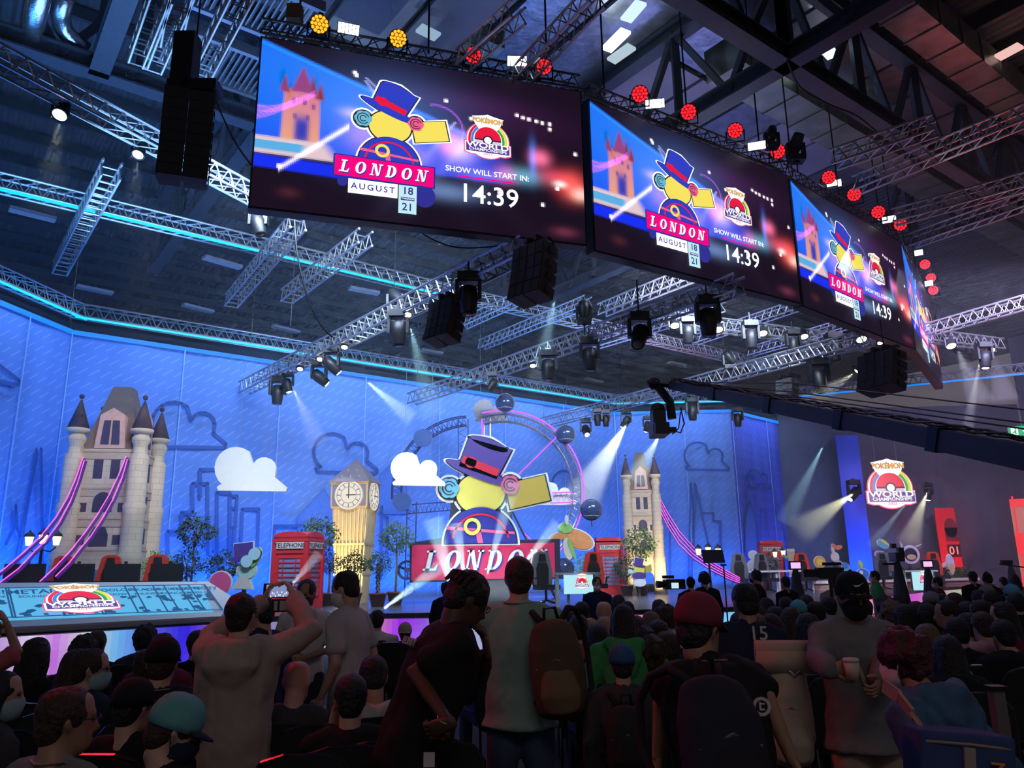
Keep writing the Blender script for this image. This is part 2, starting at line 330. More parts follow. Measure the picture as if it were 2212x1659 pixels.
# black truss carrying the cloth wall, with cyan light strip; built on the wall line
HW = 8.5
for i in range(4):
    a, c = Vector(WALL[i]+(0,)), Vector(WALL[i+1]+(0,)); dd = (c-a).normalized(); n = Vector((dd.y, -dd.x, 0))
    truss('box_truss', a+n*.25+Vector((0, 0, HW+.62)), c+n*.25+Vector((0, 0, HW+.62)), .36, ('wall truss over the left return of the cloth wall', 'wall truss with cyan strip over the long cloth wall', 'wall truss over the cloth behind the small tower', 'wall truss over the narrow right cloth')[i], 'trusses along the cloth wall', strip=(E_cyan, 1))
# ================================================================ cloth wall with printed sky
def cloth_mat(name, base, dash, line=.55):
    m = mat(name, base, .75, noise_amt=.06, scale=.5, spec=.2); nt = m.node_tree; N = nt.nodes; Lk = nt.links; bs = N['Principled BSDF']
    tc = N.new('ShaderNodeTexCoord'); sp = N.new('ShaderNodeSeparateXYZ'); Lk.new(tc.outputs['Object'], sp.inputs[0])
    def mth(op, a, b_=None):
        n = N.new('ShaderNodeMath'); n.operation = op
        for i, v in enumerate((a, b_)):
            if v is None: continue
            if isinstance(v, (int, float)): n.inputs[i].default_value = v
            else: Lk.new(v, n.inputs[i])
        return n.outputs[0]
    th = radians(38); X, Z = sp.outputs['X'], sp.outputs['Z']
    u = mth('ADD', mth('MULTIPLY', X, cos(th)), mth('MULTIPLY', Z, sin(th)))
    v = mth('SUBTRACT', mth('MULTIPLY', Z, cos(th)), mth('MULTIPLY', X, sin(th)))
    vr = mth('DIVIDE', v, .20); row = mth('FLOOR', vr); fl = mth('FRACT', vr)
    du = mth('FRACT', mth('ADD', mth('DIVIDE', u, .62), mth('MULTIPLY', row, .371)))
    mask = mth('MULTIPLY', mth('LESS_THAN', fl, .12), mth('LESS_THAN', du, line))
    mx = N.new('ShaderNodeMix'); mx.data_type = 'RGBA'; old = bs.inputs['Base Color'].links[0].from_socket
    Lk.new(mask, mx.inputs[0]); Lk.new(old, mx.inputs[6]); mx.inputs[7].default_value = (*dash, 1); Lk.new(mx.outputs[2], bs.inputs['Base Color'])
    w = N.new('ShaderNodeTexWave'); w.inputs['Scale'].default_value = .35; w.inputs['Distortion'].default_value = 3; w.bands_direction = 'X'
    cb = N.new('ShaderNodeCombineXYZ'); Lk.new(X, cb.inputs[0]); Lk.new(cb.outputs[0], w.inputs['Vector'])
    bp = N.new('ShaderNodeBump'); bp.inputs['Strength'].default_value = .35; bp.inputs['Distance'].default_value = .1
    Lk.new(w.outputs['Fac'], bp.inputs['Height']); Lk.new(bp.outputs['Normal'], bs.inputs['Normal']); return m
M_cloth = cloth_mat('printed_sky_cloth', (.13, .26, .66), (.26, .40, .78))
M_clothd = cloth_mat('printed_violet_cloth', (.08, .12, .62), (.2, .25, .75))
M_print = mat('navy_print', (.04, .10, .36), .8); M_print2 = mat('mid_blue_print', (.07, .18, .60), .8)
M_band = mat('glowing_hem', (0, .2, 1), em=(0, .24, 1.0), es=.95)  # printed band given its own glow in place of light on it
WO = []
for i in range(4):
    a, c = Vector(WALL[i]+(0,)), Vector(WALL[i+1]+(0,)); L = (c-a).length; ang = atan2(c.y-a.y, c.x-a.x)
    e = empty('wall_cloth', a, (0, 0, ang)); e['kind'] = 'structure'; WO.append((e, a, (c-a)/L, L))
    b = MB(); nx = int(L/.25)
    for k in range(nx): pass
    vs = []; fs = []
    for k in range(nx+1):
        x = L*k/nx; yy = .05*sin(x*2.1+i)+.03*sin(x*5.3+1.3*i)
        vs += [(x, yy, 0), (x, yy*.4, HW)]
    for k in range(nx): fs.append((2*k, 2*k+2, 2*k+3, 2*k+1))
    b.add(vs, fs); b.build('sky_cloth', M_cloth if i < 3 else M_clothd, e, True)
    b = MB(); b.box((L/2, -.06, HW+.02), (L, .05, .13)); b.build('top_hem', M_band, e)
    b = MB()
    for k in range(int(L/3.1)+1): b.box((min(L-.03, k*3.1+.02), -.10, HW/2), (.03, .02, HW))
    b.build('cloth_seam', mat('seam_blue', (.25, .45, .9), .7), e)
    b = MB(); b.box((L/2, .12, HW+.55), (L, .03, 1.0)); b.build('black_header', mat('black_masking', (.02, .022, .04), .9), e)
def wl(i, x, y):
    e, a, t, L = WO[i]; r = ray(x, y); n = Vector((t.y, -t.x, 0)); o = Vector((0, 0, CZ))
    s = (a-o).dot(n)/r.dot(n); p = o+r*s-a; return (p.dot(t), p.z)
def ribbon(i, pts, w, m, closed=False, fill=None, name='printed_outline'):
    P = [Vector((q[0], q[1])) for q in (wl(i, *p) for p in pts)]
    if fill is not None:
        b = MB(); b.slab([tuple(p) for p in P], -.105, -.10); b.build('printed_shape', fill, WO[i][0])
    b = MB(); n = len(P)
    for k in range(n if closed else n-1):
        b.beam((P[k].x, -.125, P[k].y), (P[(k+1) % n].x, -.125, P[(k+1) % n].y), w, .012, up=(0, 1, 0))
        b.slab(circ(P[k].x, P[k].y, w/2, n=8), -.131, -.12)
    b.build(name, m, WO[i][0])
def cloud_px(x, y, s, k=1.0):   # outline like the printed clouds: big lobe, small lobe, long right tail
    o = [(-72, 40), (-75, 32), (-66, 26)]
    o += [(-34+46*cos(radians(a)), -8+46*sin(radians(a))) for a in range(128, 326, 18)]
    o += [(27+26*cos(radians(a)), -6+26*sin(radians(a))) for a in range(205, 380, 25)]
    o += [(50, 12), (76, 34), (74, 42)]
    return [(x+p[0]*s*k, y+p[1]*s) for p in o]
ribbon(1, cloud_px(408, 925, 1.02), .10, M_print, True); ribbon(1, cloud_px(745, 985, .88), .10, M_print, True)
ribbon(1, [(-40, 790), (-5, 795), (30, 820), (30, 833), (-40, 815)], .1, M_print) if False else ribbon(0, [(-60, 800), (-10, 790), (32, 822), (30, 832), (-30, 822)], .10, M_print)
ribbon(2, cloud_px(1527, 990, .62), .09, M_print, True); ribbon(2, cloud_px(1035, 905, .001), .01, M_print) if False else None
ribbon(3, cloud_px(1635, 1038, .42, .8), .09, M_print, True)
ribbon(1, cloud_px(1230, 1045, .5), .09, M_print)
# skyline outlines on the long cloth
for i, pts, w in ((1, [(360, 1230), (360, 1148), (390, 1148), (390, 1107), (414, 1107), (414, 1045), (446, 1045), (446, 1200)], .1), (1, [(430, 1075), (430, 1015), (480, 1015)], .1), (1, [(466, 1230), (466, 1065), (494, 1065), (494, 1230)], .1), (1, [(494, 1072), (510, 1072), (502, 1180), (498, 1220)], .09), (1, [(496, 1140), (508, 1140)], .08), (1, [(498, 1098), (509, 1098)], .08), (1, [(516, 1210), (521, 1100), (556, 1100), (552, 1210)], .1), (1, [(588, 1250), (590, 1136), (640, 1136), (700, 1136), (740, 1150)], .09), (1, [(820, 1250), (822, 1094), (818, 1110), (834, 1118), (834, 1200)], .09), (1, [(620, 1290), (640, 1210), (730, 1215)], .07)):
    ribbon(i, pts, w, M_print)
ribbon(1, [(640, 1290), (640, 1120), (697, 1057), (718, 1090), (718, 1290)], .02, M_print2, True, M_print2)
ribbon(1, [(818, 1110), (818, 1025), (845, 1000), (870, 1005), (880, 1110)], .02, M_print2, True, M_print2)
ribbon(0, [(15, 1260), (70, 970), (72, 985), (50, 1100), (25, 1260)], .06, M_print, True); ribbon(0, [(80, 970), (84, 1240)], .09, M_print); ribbon(0, [(4, 1175), (22, 1140), (25, 1092), (28, 1142), (34, 1160)], .08, M_print)
ribbon(2, [(1486, 1245), (1491, 1044), (1497, 1110), (1494, 1245)], .07, M_print, True); ribbon(2, [(1497, 1180), (1500, 1046), (1545, 1245)], .10, M_print)
ribbon(2, [(1519, 1109), (1540, 1109), (1540, 1126), (1555, 1126), (1558, 1245)], .09, M_print); ribbon(2, [(1430, 1117), (1446, 1117), (1447, 1245)], .08, M_print)
ribbon(3, [(1615, 1082), (1606, 1112), (1606, 1128), (1604, 1145), (1606, 1200), (1632, 1200), (1630, 1145), (1624, 1112)], .07, M_print, True, M_print2)
ribbon(3, [(1640, 1160), (1636, 1100), (1650, 1100), (1654, 1160)], .08, M_print); ribbon(3, [(1673, 1120), (1672, 1090), (1677, 1090), (1700, 1200)], .08, M_print)
# ================================================================ right side walls
M_drape = mat('charcoal_drape', (.10, .105, .15), .85, noise_amt=.2, scale=.5)
def drape(name, p, q, h, m, amp=.12, per=.9, z0=0):
    p, q = Vector((p[0], p[1], 0)), Vector((q[0], q[1], 0)); d = q-p; L = d.length; n = int(L/.12); t = d/L; nn = Vector((t.y, -t.x, 0)); vs = []; fs = []
    for k in range(n+1):
        x = L*k/n; o = nn*amp*sin(x/per*2*pi)*(.6+.4*sin(x*.7)); vs += [p+t*x+o+Vector((0, 0, z0)), p+t*x+o*.6+Vector((0, 0, h))]
    for k in range(n): fs.append((2*k, 2*k+2, 2*k+3, 2*k+1))
    b = MB(); b.add(vs, fs); return struct(b.build(name, m, None, True))
drape('wall_right', (12.6, 37.5), (24.5, 36.6), 9.2, M_drape, .1, 2.4)
drape('wall_right_return', (24.5, 36.5), (34, 24), 12.5, M_drape, .1, 3.5)
b = MB(); b.slab([(0, 0), (1.05, 0), (1.05, 6.9), (0, 6.9)], 0, .06); 
p = pY(1833, 1100, 36.5); o = b.build('fabric_banner', mat('royal_banner', (.03, .10, .85), .6)); o.location = (p.x-.35, 36.2, .8); tag(o, 'tall narrow blue banner on the grey drape left of the championship emblem', 'banner')
area('banner_batten', (p.x+.2, 35.2, .9), (p.x+.2, 36.3, 3), 1, .2, 60, (.05, .25, 1), 120)
e = empty('red_banner', (pY(2025, 1100, 36).x-.25, 35.8, .8), label='red bus shaped banner with black number panel on the right drape', cat='banner')
M_red = mat('signal_red', (.75, .02, .03), .5); M_redd = mat('dark_red', (.18, .02, .03), .5)
b = MB(); b.slab([(0, 0), (.95, 0), (.9, 3.4), (.0, 3.4)], 0, .06); b.build('red_sheet', M_red, e)
b = MB(); b.slab(circ(.62, 2.5, .28, .45, 16), -.02, 0).slab([(.34, 1.9), (.9, 1.9), (.9, 2.5), (.34, 2.5)], -.02, 0); b.build('arched_window', M_redd, e)
b = MB(); b.slab([(.35, 1.2), (.92, 1.2), (.92, 1.75), (.35, 1.75)], -.03, 0); pn = b.build('number_panel', mat('panel_dark', (.05, .01, .02), .5), e)
text('number', '01', emat('red_num', (1, .25, .25), 1.2), e, .64, -.04, 1.47, .5, bold=.01)
spot('red_banner_lamp', (pY(2025, 1100, 36).x, 33, 1.0), (pY(2025, 1100, 36).x+.2, 36, 2.6), 260, (1, .1, .1), 50)
e = empty('red_kiosk', (pY(2190, 1100, 30).x, 30, .0), (0, 0, -.5), label='glowing red and white kiosk wall cut by the right frame edge', cat='kiosk')
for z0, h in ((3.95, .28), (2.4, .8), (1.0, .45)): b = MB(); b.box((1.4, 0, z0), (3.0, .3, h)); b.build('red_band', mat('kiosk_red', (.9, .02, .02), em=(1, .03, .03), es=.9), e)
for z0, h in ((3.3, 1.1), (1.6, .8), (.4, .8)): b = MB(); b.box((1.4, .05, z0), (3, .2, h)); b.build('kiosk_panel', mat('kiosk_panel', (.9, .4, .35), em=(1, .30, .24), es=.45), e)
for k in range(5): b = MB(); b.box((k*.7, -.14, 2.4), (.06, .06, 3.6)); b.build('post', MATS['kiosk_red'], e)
area('kiosk_light', (pY(2190, 1100, 30).x+.2, 28.5, 3), (pY(2120, 1200, 20).x, 18, 1), 2.5, 3, 160, (1, .12, .1), 160)
# exit sign: running figure, arrow
p = pY(2203, 931, 27); e = empty('exit_sign', p, (0, 0, -.25), 'green emergency exit sign glowing high on the right wall', 'exit sign')
b = MB(); b.box((0, .04, 0), (.70, .08, .36)); b.build('sign_panel', emat('exit_green', (.0, .42, .14), 1.0), e)
b = MB(); b.slab([(-.28, -.13), (-.06, -.13), (-.06, .13), (-.28, .13)], -.012, 0).slab([(.08, .02), (.2, .02), (.2, .08), (.3, 0), (.2, -.08), (.2, -.02), (.08, -.02)], -.012, 0); b.build('symbol', emat('exit_white', (.85, 1, .9), 1.1), e)
b = MB(); b.slab(circ(-.14, .085, .025, n=10), -.02, -.012).slab([(-.20, -.02), (-.13, .06), (-.10, .03), (-.14, -.04), (-.10, -.10), (-.14, -.11), (-.18, -.05), (-.25, -.09), (-.25, -.06)], -.02, -.012); b.build('running_figure', MATS['exit_green'], e)
# ================================================================ the LED screens: blurred video picture painted per cell, art and text in front
NX, NZ = 192, 104
def g(x, y, cx, cy, rx, ry, p=2): return np.exp(-(np.abs((x-cx)/rx)**p+np.abs((y-cy)/ry)**p))
xx, yy = np.meshgrid((np.arange(NX)+.5)/NX, (np.arange(NZ)+.5)/NZ)     # y up
def sstep(a, b, v): t = np.clip((v-a)/(b-a), 0, 1); return t*t*(3-2*t)
def paint():
    im = np.zeros((NZ, NX, 3)); im[:] = (.010, .005, .014)
    line = .97-.62*xx                       # upper edge of the blue wall falls to the right
    wall = sstep(.0, .02, line+.03-yy)*sstep(.30, .33, yy)*(1-sstep(.66, .78, xx))
    c = np.stack([.015+.05*xx, .05+.13*g(xx, yy, .1, .85, .5, .5), .55+.35*(1-xx)], -1); im = im*(1-wall[..., None])+c*wall[..., None]
    im += g(xx, yy, .38, .62, .2, .25)[..., None]*np.array((.05, .12, .35))
    edge = np.exp(-((yy-line)/.008)**2)*(xx < .7); im += edge[..., None]*np.array((.0, .12, .6))
    # tower
    hw = .050+.012*(.75-yy); t = (1-sstep(hw-.006, hw+.006, np.abs(xx-.122)))*sstep(.38, .42, yy)*(1-sstep(.70, .72, yy)); tc_ = np.stack([.80-.5*(yy-.4), .36-.55*(yy-.4)+.0*xx, .22+.35*(yy-.4)], -1); im = im*(1-t[..., None])+tc_*t[..., None]
    for cx, bs_, tp, w_ in ((.122, .70, .86, .032), (.072, .69, .80, .014), (.172, .67, .78, .014), (.150, .70, .82, .012)):
        t = (1-sstep(-.006, .006, np.abs(xx-cx)-w_*np.clip((tp-yy)/(tp-bs_), 0, 1)))*sstep(bs_-.01, bs_+.01, yy)*(1-sstep(tp-.01, tp, yy)); im = im*(1-t[..., None])+np.array((.30, .06, .22))*t[..., None]
    for cx, cy in ((.10, .64), (.13, .64), (.105, .55), (.14, .55), (.155, .62)): im -= g(xx, yy, cx, cy, .006, .018, 4)[..., None]*np.array((.4, .15, .0))
    for cx, ty in ((.065, .80), (.085, .72), (.155, .78), (.175, .72)): im += g(xx, yy, cx, ty-.03, .008, .05)[..., None]*np.array((-.05, -.02, -.2))
    t = g(xx, yy, .125, .47, .022, .09, 4); im = im*(1-t[..., None])+np.array((.04, .05, .45))*t[..., None]
    for k in range(3):
        for off in (0, .045):
            yc = .50+off*1.2+1.3*np.maximum(0, xx+.02-off)**1.5*2.2; im += (np.exp(-((yy-yc-k*.014)/.006)**2)*(xx < .11+off))[..., None]*np.array((.4, .05, .6))
    # bright desk, stage skirt
    t = sstep(.30, .32, yy)*(1-sstep(.40, .42, yy))*(1-sstep(.17, .22, xx-(.4-yy)*.4)); im = im*(1-t[..., None])+np.array((.75, .55, .60))*t[..., None]
    t = sstep(.325, .34, yy)*(1-sstep(.38, .39, yy))*(1-sstep(.12, .15, xx)); im = im*(1-t[..., None])+np.array((.10, .42, .75))*t[..., None]
    t = sstep(.22, .24, yy+.05*xx)*(1-sstep(.29, .31, yy+.05*xx))*(1-sstep(.2, .42, xx)); im = im*(1-t[..., None])+np.array((.01, .03, .85))*t[..., None]
    # beams
    d = np.abs((yy-.24)-(xx-.075)*1.45*1.1)/1.8; t = np.exp(-(d/(.008+.01*(xx-.07)))**2)*(xx > .07)*(xx < .26); im += t[..., None]*np.array((.9, .8, 1.0))
    for (x0, y0, sl) in ((.30, .86, -1.6), (.30, .84, -2.4), (.58, .66, 2.8), (.66, .66, 2.6)):
        d = np.abs((xx-x0)-(yy-y0)/sl); t = np.exp(-(d/(.004+.05*np.maximum(0, y0-yy)))**2)*(yy < y0)*np.exp(-np.maximum(0, y0-yy)*7); im += t[..., None]*np.array((.35, .35, .7))
    for cx, cy, rx, ry, col in ((.30, .50, .05, .09, (.35, .1, .12)), (.27, .62, .035, .03, (.5, .3, .55)), (.45, .42, .06, .06, (.2, .06, .2)), (.56, .52, .03, .07, (.9, .15, .1)), (.60, .5, .04, .08, (.7, .5, .8)), (.855, .51, .03, .05, (1, .18, .35)), (.83, .50, .012, .1, (.05, .2, .8)), (.90, .40, .05, .05, (.6, .05, .1)), (.80, .38, .05, .05, (.1, .35, .5)), (.96, .36, .045, .08, (1.0, .1, .08)), (.99, .31, .03, .04, (1, .6, .5)), (.74, .38, .03, .05, (.5, .1, .3)), (.68, .35, .07, .04, (.12, .1, .3)), (.55, .22, .1, .05, (.12, .2, .4)), (.92, .36, .02, .02, (.5, .9, .8)), (.1, .1, .03, .03, (.05, .01, .01)), (.93, .06, .04, .03, (.12, .02, .04)), (.62, .8, .2, .08, (.03, .005, .04)), (.8, .7, .2, .12, (.015, .002, .015))):
        im += g(xx, yy, cx, cy, rx, ry)[..., None]*np.array(col)
    for cx, cy in ((.55, .79), (.78, .77), (.80, .76), (.82, .755), (.845, .75), (.865, .745), (.89, .745), (.89, .71), (.63, .70), (.66, .69), (.975, .57), (.86, .215), (.91, .33), (.07, .245), (.27, .875), (.275, .86), (.72, .255)):
        im += (g(xx, yy, cx, cy, .006, .011, 4)*1.3)[..., None]*np.array((1, .9, .95))
    th = np.arctan2((yy-.60)*.56, xx-.52); rr = np.hypot((yy-.60)*.56, xx-.52); im += (np.exp(-((rr-.085)/.003)**2)*(th > -.6)*(th < 1.8))[..., None]*np.array((.35, .05, .6))
    return np.clip(im, 0, 1.3)
SW, SH = 6.0, 3.245
def screen_mesh():
    vs = [(SW*(i/NX-.5), 0, SH*j/NZ) for j in range(NZ+1) for i in range(NX+1)]
    fs = [(j*(NX+1)+i, j*(NX+1)+i+1, (j+1)*(NX+1)+i+1, (j+1)*(NX+1)+i) for j in range(NZ) for i in range(NX)]
    me = bpy.data.meshes.new('picture'); me.from_pydata(vs, [], fs); me.update()
    im = paint().reshape(-1, 3); ca = me.color_attributes.new('video', 'FLOAT_COLOR', 'CORNER')
    a = np.ones((NX*NZ, 4, 4), dtype=np.float32); a[:, :, :3] = im[:, None, :]; ca.data.foreach_set('color', a.ravel())
    m = bpy.data.materials.new('led_picture'); m.use_nodes = True; nt = m.node_tree; b = nt.nodes['Principled BSDF']; b.inputs['Base Color'].default_value = (.005, .005, .005, 1); b.inputs['Roughness'].default_value = .5; b.inputs['Specular IOR Level'].default_value = .1
    at = nt.nodes.new('ShaderNodeAttribute'); at.attribute_name = 'video'; nt.links.new(at.outputs['Color'], b.inputs['Emission Color']); b.inputs['Emission Strength'].default_value = 1.05
    me.materials.append(m); return me
PIC = screen_mesh()
# emissive inks for screens, matte inks for printed boards
def inks(kind):
    if kind == 'led': f = lambda n, c, s=1.0: emat('led_'+n, c, s)
    else: f = lambda n, c, s=1.0: mat('ink_'+n, tuple(min(.85, v*.9) for v in c), .55, noise_amt=.03)
    return dict(white=f('white', (1, 1, 1), 1.15), yellow=f('yellow', (.95, .78, .12)), navy=f('navy', (.03, .03, .30)), blue=f('blue', (.03, .05, .55)), red=f('red', (.85, .01, .05)), pink=f('pink', (1, .0, .22)), dark=f('dark', (.02, .02, .05)), rose=f('rose', (.9, .12, .28)), teal=f('teal', (.15, .5, .68)), pale=f('pale', (.55, .85, .9)), green=f('green', (.02, .42, .10)), lime=f('lime', (.75, .8, .05)), sky=f('sky', (.05, .25, .75)), orange=f('orange', (1, .45, .05)), lilac=f('lilac', (.75, .6, .8)), cream=f('cream', (.8, .72, .60)), gold=f('gold', (.65, .45, .06)), purple=f('purple', (.10, .05, .30)))
I_led = inks('led'); I_ink = inks('ink')
def slabp(par, name, m, polys, y, th=.004):
    b = MB()
    for p in polys: b.slab(p, y-th, y)
    return b.build(name, m, par)
def rotp(pts, a, c=(0, 0)):
    a = radians(a); return [(c[0]+(x-c[0])*cos(a)-(z-c[1])*sin(a), c[1]+(x-c[0])*sin(a)+(z-c[1])*cos(a)) for x, z in pts]
def arcband(cx, cz, r0, r1, a0, a1, n=20, sx=1.0):
    A = [(cx+sx*r1*cos(radians(a0+(a1-a0)*k/n)), cz+r1*sin(radians(a0+(a1-a0)*k/n))) for k in range(n+1)]
    B = [(cx+sx*r0*cos(radians(a1+(a0-a1)*k/n)), cz+r0*sin(radians(a1+(a0-a1)*k/n))) for k in range(n+1)]
    return A+B
def bands(par, name, m, L, y, th=.004):
    b = MB()
    for a in L:
        n = len(a)//2
        for k in range(n-1): b.slab([a[k], a[k+1], a[2*n-2-k], a[2*n-1-k]], y-th, y)
    return b.build(name, m, par)
def emblem(par, I, h=1.0, y=0.0, th=.004):
    """championship emblem: sphere in two halves, coloured arcs, lettering; h = total height, centred at origin of par"""
    e = empty('emblem'); e.parent = par; s = h; W_ = I['white']
    out = [(x*s, z*s) for x, z in circ(0, .0, .47, .43, 40)]
    slabp(e, 'white_rim', I['rose'] if I is I_led else I['white'], [[(x*1.05, z*1.05) for x, z in out], [(q[0]*s, q[1]*s) for q in ((-.53, -.05), (-.53, -.33), (-.40, -.37), (.40, -.37), (.53, -.33), (.53, -.05))]], y, th)
    slabp(e, 'white_plate', W_, [out, [(q[0]*s, q[1]*s) for q in ((-.51, -.07), (-.51, -.31), (-.39, -.35), (.39, -.35), (.51, -.31), (.51, -.07))], [(q[0]*s, q[1]*s) for q in ((-.36, .55), (-.28, .36), (.28, .36), (.36, .55), (.1, .60), (0, .63), (-.1, .6))]], y-th*1.5, th)
    Y = y-th*3.2
    for nm, a0, a1, r0, r1 in (('red', 128, 200, .385, .44), ('sky', 128, 200, .325, .38), ('green', -20, 52, .325, .38), ('lime', -20, 52, .385, .44)):
        bands(e, nm+'_arc', I[nm], [arcband(0, 0, r0*s, r1*s, a0, a1)], Y, th)
    slabp(e, 'red_half', I['red'], [[(x*s, z*s) for x, z in circ(0, .02, .30, .30, 30, 0, 180)]], Y, th)
    slabp(e, 'pale_half', I['lilac'], [[(x*s, z*s) for x, z in circ(0, .0, .30, .26, 30, 180, 360)]], Y, th)
    bands(e, 'dark_band', I['dark'], [arcband(0, .0, .085*s, .115*s, 0, 360, 28)], Y-th*1.2, th)
    slabp(e, 'dark_line', I['dark'], [[(-.30*s, -.012*s), (-.1*s, -.012*s), (-.1*s, .02*s), (-.30*s, .02*s)], [(.1*s, -.012*s), (.30*s, -.012*s), (.30*s, .02*s), (.1*s, .02*s)]], Y-th*1.1, th)
    slabp(e, 'button', W_, [[(x*s, z*s) for x, z in circ(0, 0, .08, n=20)]], Y-th*1.3, th)
    slabp(e, 'letter_plate', I['purple'], [[(q[0]*s, q[1]*s) for q in ((-.485, -.09), (-.485, -.30), (.485, -.30), (.485, -.09))]], Y-th*1.6, th)
    K = dict(extrude=th*.3)
    text('lettering', 'WORLD', W_, e, 0, Y-th*3.2, -.145*s, .17*s, bold=.022, sx=1.5, **K)
    text('lettering', 'CHAMPIONSHIPS', W_, e, 0, Y-th*3.2, -.245*s, .098*s, bold=.012, sx=1.13, **K)
    text('lettering', '2022', I['rose'], e, 0, Y-th*1.5, -.335*s, .07*s, bold=.012, sx=1.4, **K)
    text('lettering', 'POKÉMON', I['dark'], e, 0, y-th*3.4, .465*s, .155*s, bold=.045, sx=.92, **K)
    text('lettering', 'POKÉMON', I['orange'], e, 0, y-th*4.4, .465*s, .155*s, bold=.012, sx=.92, **K)
    return e
def serif(ch, x, z, h, sl=.18):
    """slab-serif letter outlines (lists of convex polygons), slanted"""
    w = h*.82; P = []
    def q(*pts): P.append([(x+px*w+pz_*h*sl, z+pz_*h) for px, pz_ in pts])
    def bx(x0, z0, x1, z1): q((x0, z0), (x1, z0), (x1, z1), (x0, z1))
    if ch == 'L': bx(.22, .0, .48, 1); bx(.08, .90, .62, 1); bx(.05, 0, .9, .1); q((.72, .1), (.9, .1), (.92, .38)); 
    if ch == 'N': bx(.12, 0, .24, 1); q((.12, 1), (.40, 1), (.85, 0), (.62, 0)); bx(.76, .1, .88, 1); bx(-.02, 0, .36, .09); bx(-.02, .92, .3, 1); bx(.66, .91, 1.04, 1)
    if ch == 'D':
        bx(.12, 0, .38, 1); bx(0, .92, .5, 1); bx(0, 0, .5, .08)
    if ch in 'OD':
        c = .5 if ch == 'O' else .42; ro = .48 if ch == 'O' else .52; a0, a1 = (0, 360) if ch == 'O' else (-90, 90); n = 26 if ch == 'O' else 14
        for k in range(n):
            A = radians(a0+(a1-a0)*k/n); B = radians(a0+(a1-a0)*(k+1)/n)
            q((c+ro*cos(A), .5+.5*sin(A)), (c+ro*cos(B), .5+.5*sin(B)), (c+.20*cos(B)*(1 if ch == 'O' else 1.1), .5+.40*sin(B)), (c+.20*cos(A)*(1 if ch == 'O' else 1.1), .5+.40*sin(A)))
    return P
def london(par, I, x, z, wd, h, y, th=.004, sl=.18):
    step = wd/6.0; b1, b2 = MB(), MB()
    for k, ch in enumerate('LONDON'):
        for p in serif(ch, x+k*step, z, h, sl):
            b1.slab(p, y-th, y); b2.slab([(px+h*.06, pz_-h*.10) for px, pz_ in p], y-th*.2, y+th*.9)
    b2.build('letter_shade', I['navy'], par); b1.build('lettering', I['cream'] if I is I_ink else I['white'], par)
def hat_art(par, I, s, y, th=.004):
    """plain generic show art of the same size and colours: top hat, two roses, yellow disc, tailcoat dome with belt; origin at banner top centre"""
    def P(name, ink, polys, d): slabp(par, name, I[ink], [[(a*s, c*s) for a, c in q] for q in polys], y-d*th, th)
    dome = circ(0, 0, .52, .52, 30, 0, 180)
    hat = rotp([(-.27, .98), (-.30, 1.42), (.30, 1.46), (.27, .98)], -22, (.1, 1.1)); brim = rotp(circ(0, .98, .50, .085, 28), -22, (.1, 1.1)); crown = rotp(circ(0, 1.44, .30, .07, 24), -22, (.1, 1.1))
    band = rotp([(-.285, 1.03), (-.285, 1.14), (.285, 1.14), (.285, 1.03)], -22, (.1, 1.1)); hat = [(a*1.12, c) for a, c in hat]
    def grow(q, k=.035):
        cx = sum(a for a, _ in q)/len(q); cz = sum(c for _, c in q)/len(q)
        return [(a+(a-cx)/max(.01, math.hypot(a-cx, c-cz))*k, c+(c-cz)/max(.01, math.hypot(a-cx, c-cz))*k) for a, c in q]
    disc = circ(.0, .72, .36, .30, 30); flag = rotp([(.42, .50), (1.02, .50), (1.02, .88), (.42, .88)], 12, (.5, .6))
    r1, r2 = circ(-.46, .80, .15, n=18), circ(.44, .84, .14, n=18)
    allp = [dome, hat, brim, crown, disc, flag, r1, r2]
    P('white_edge', 'white', [grow(q, .06) for q in allp], 0); P('dark_edge', 'dark', [grow(q, .025) for q in allp], 1.2)
    P('yellow_panel', 'yellow' if I is I_led else 'gold', [flag], 2.2); P('yellow_disc', 'yellow', [disc], 3.2)
    P('coat', 'navy' if I is I_ink else 'blue', [dome], 4.2); bands(par, 'coat_piping', I['red'], [[(a*s, c*s) for a, c in arcband(0, 0, .40, .43, 10, 170)]], y-5.2*th, th)
    P('hat', 'purple' if I is I_ink else 'blue', [hat, brim, crown], 6.2); P('hat_band', 'red', [band, circ(-.14, 1.18, .085, n=16)], 7.2)
    P('belt', 'rose', [[(-.5, .20), (.5, .12), (.5, .16), (-.5, .25)], [(-.04, 0), (.04, 0), (.0, .2), (-.08, .2)]], 5.2); bands(par, 'belt_ring', I['yellow'], [[(a*s, c*s) for a, c in arcband(-.12, .24, .075, .125, 0, 360)]], y-7.2*th, th)
    for nm, c, ink, r in (('rose_flower', (-.46, .80), 'teal', .15), ('rose_flower', (.44, .84), 'rose', .14)):
        b = MB(); b2 = MB()
        for k in range(6): b.slab([(a*s, d*s) for a, d in circ(c[0]+r*.5*cos(k*1.05), c[1]+r*.5*sin(k*1.05), r*.52, n=12)], y-9*th+k*th*.1, y-8*th)
        f = b.build(nm, I[ink], par)
        for rr in (.30, .6):
            a_ = arcband(c[0], c[1], r*rr, r*rr+.016, 20, 320, 14); n = len(a_)//2
            for k in range(n-1): b2.slab([(q[0]*s, q[1]*s) for q in (a_[k], a_[k+1], a_[2*n-2-k], a_[2*n-1-k])], y-9.6*th, y-9.2*th)
        b2.build('petal_line', I['dark'], f)
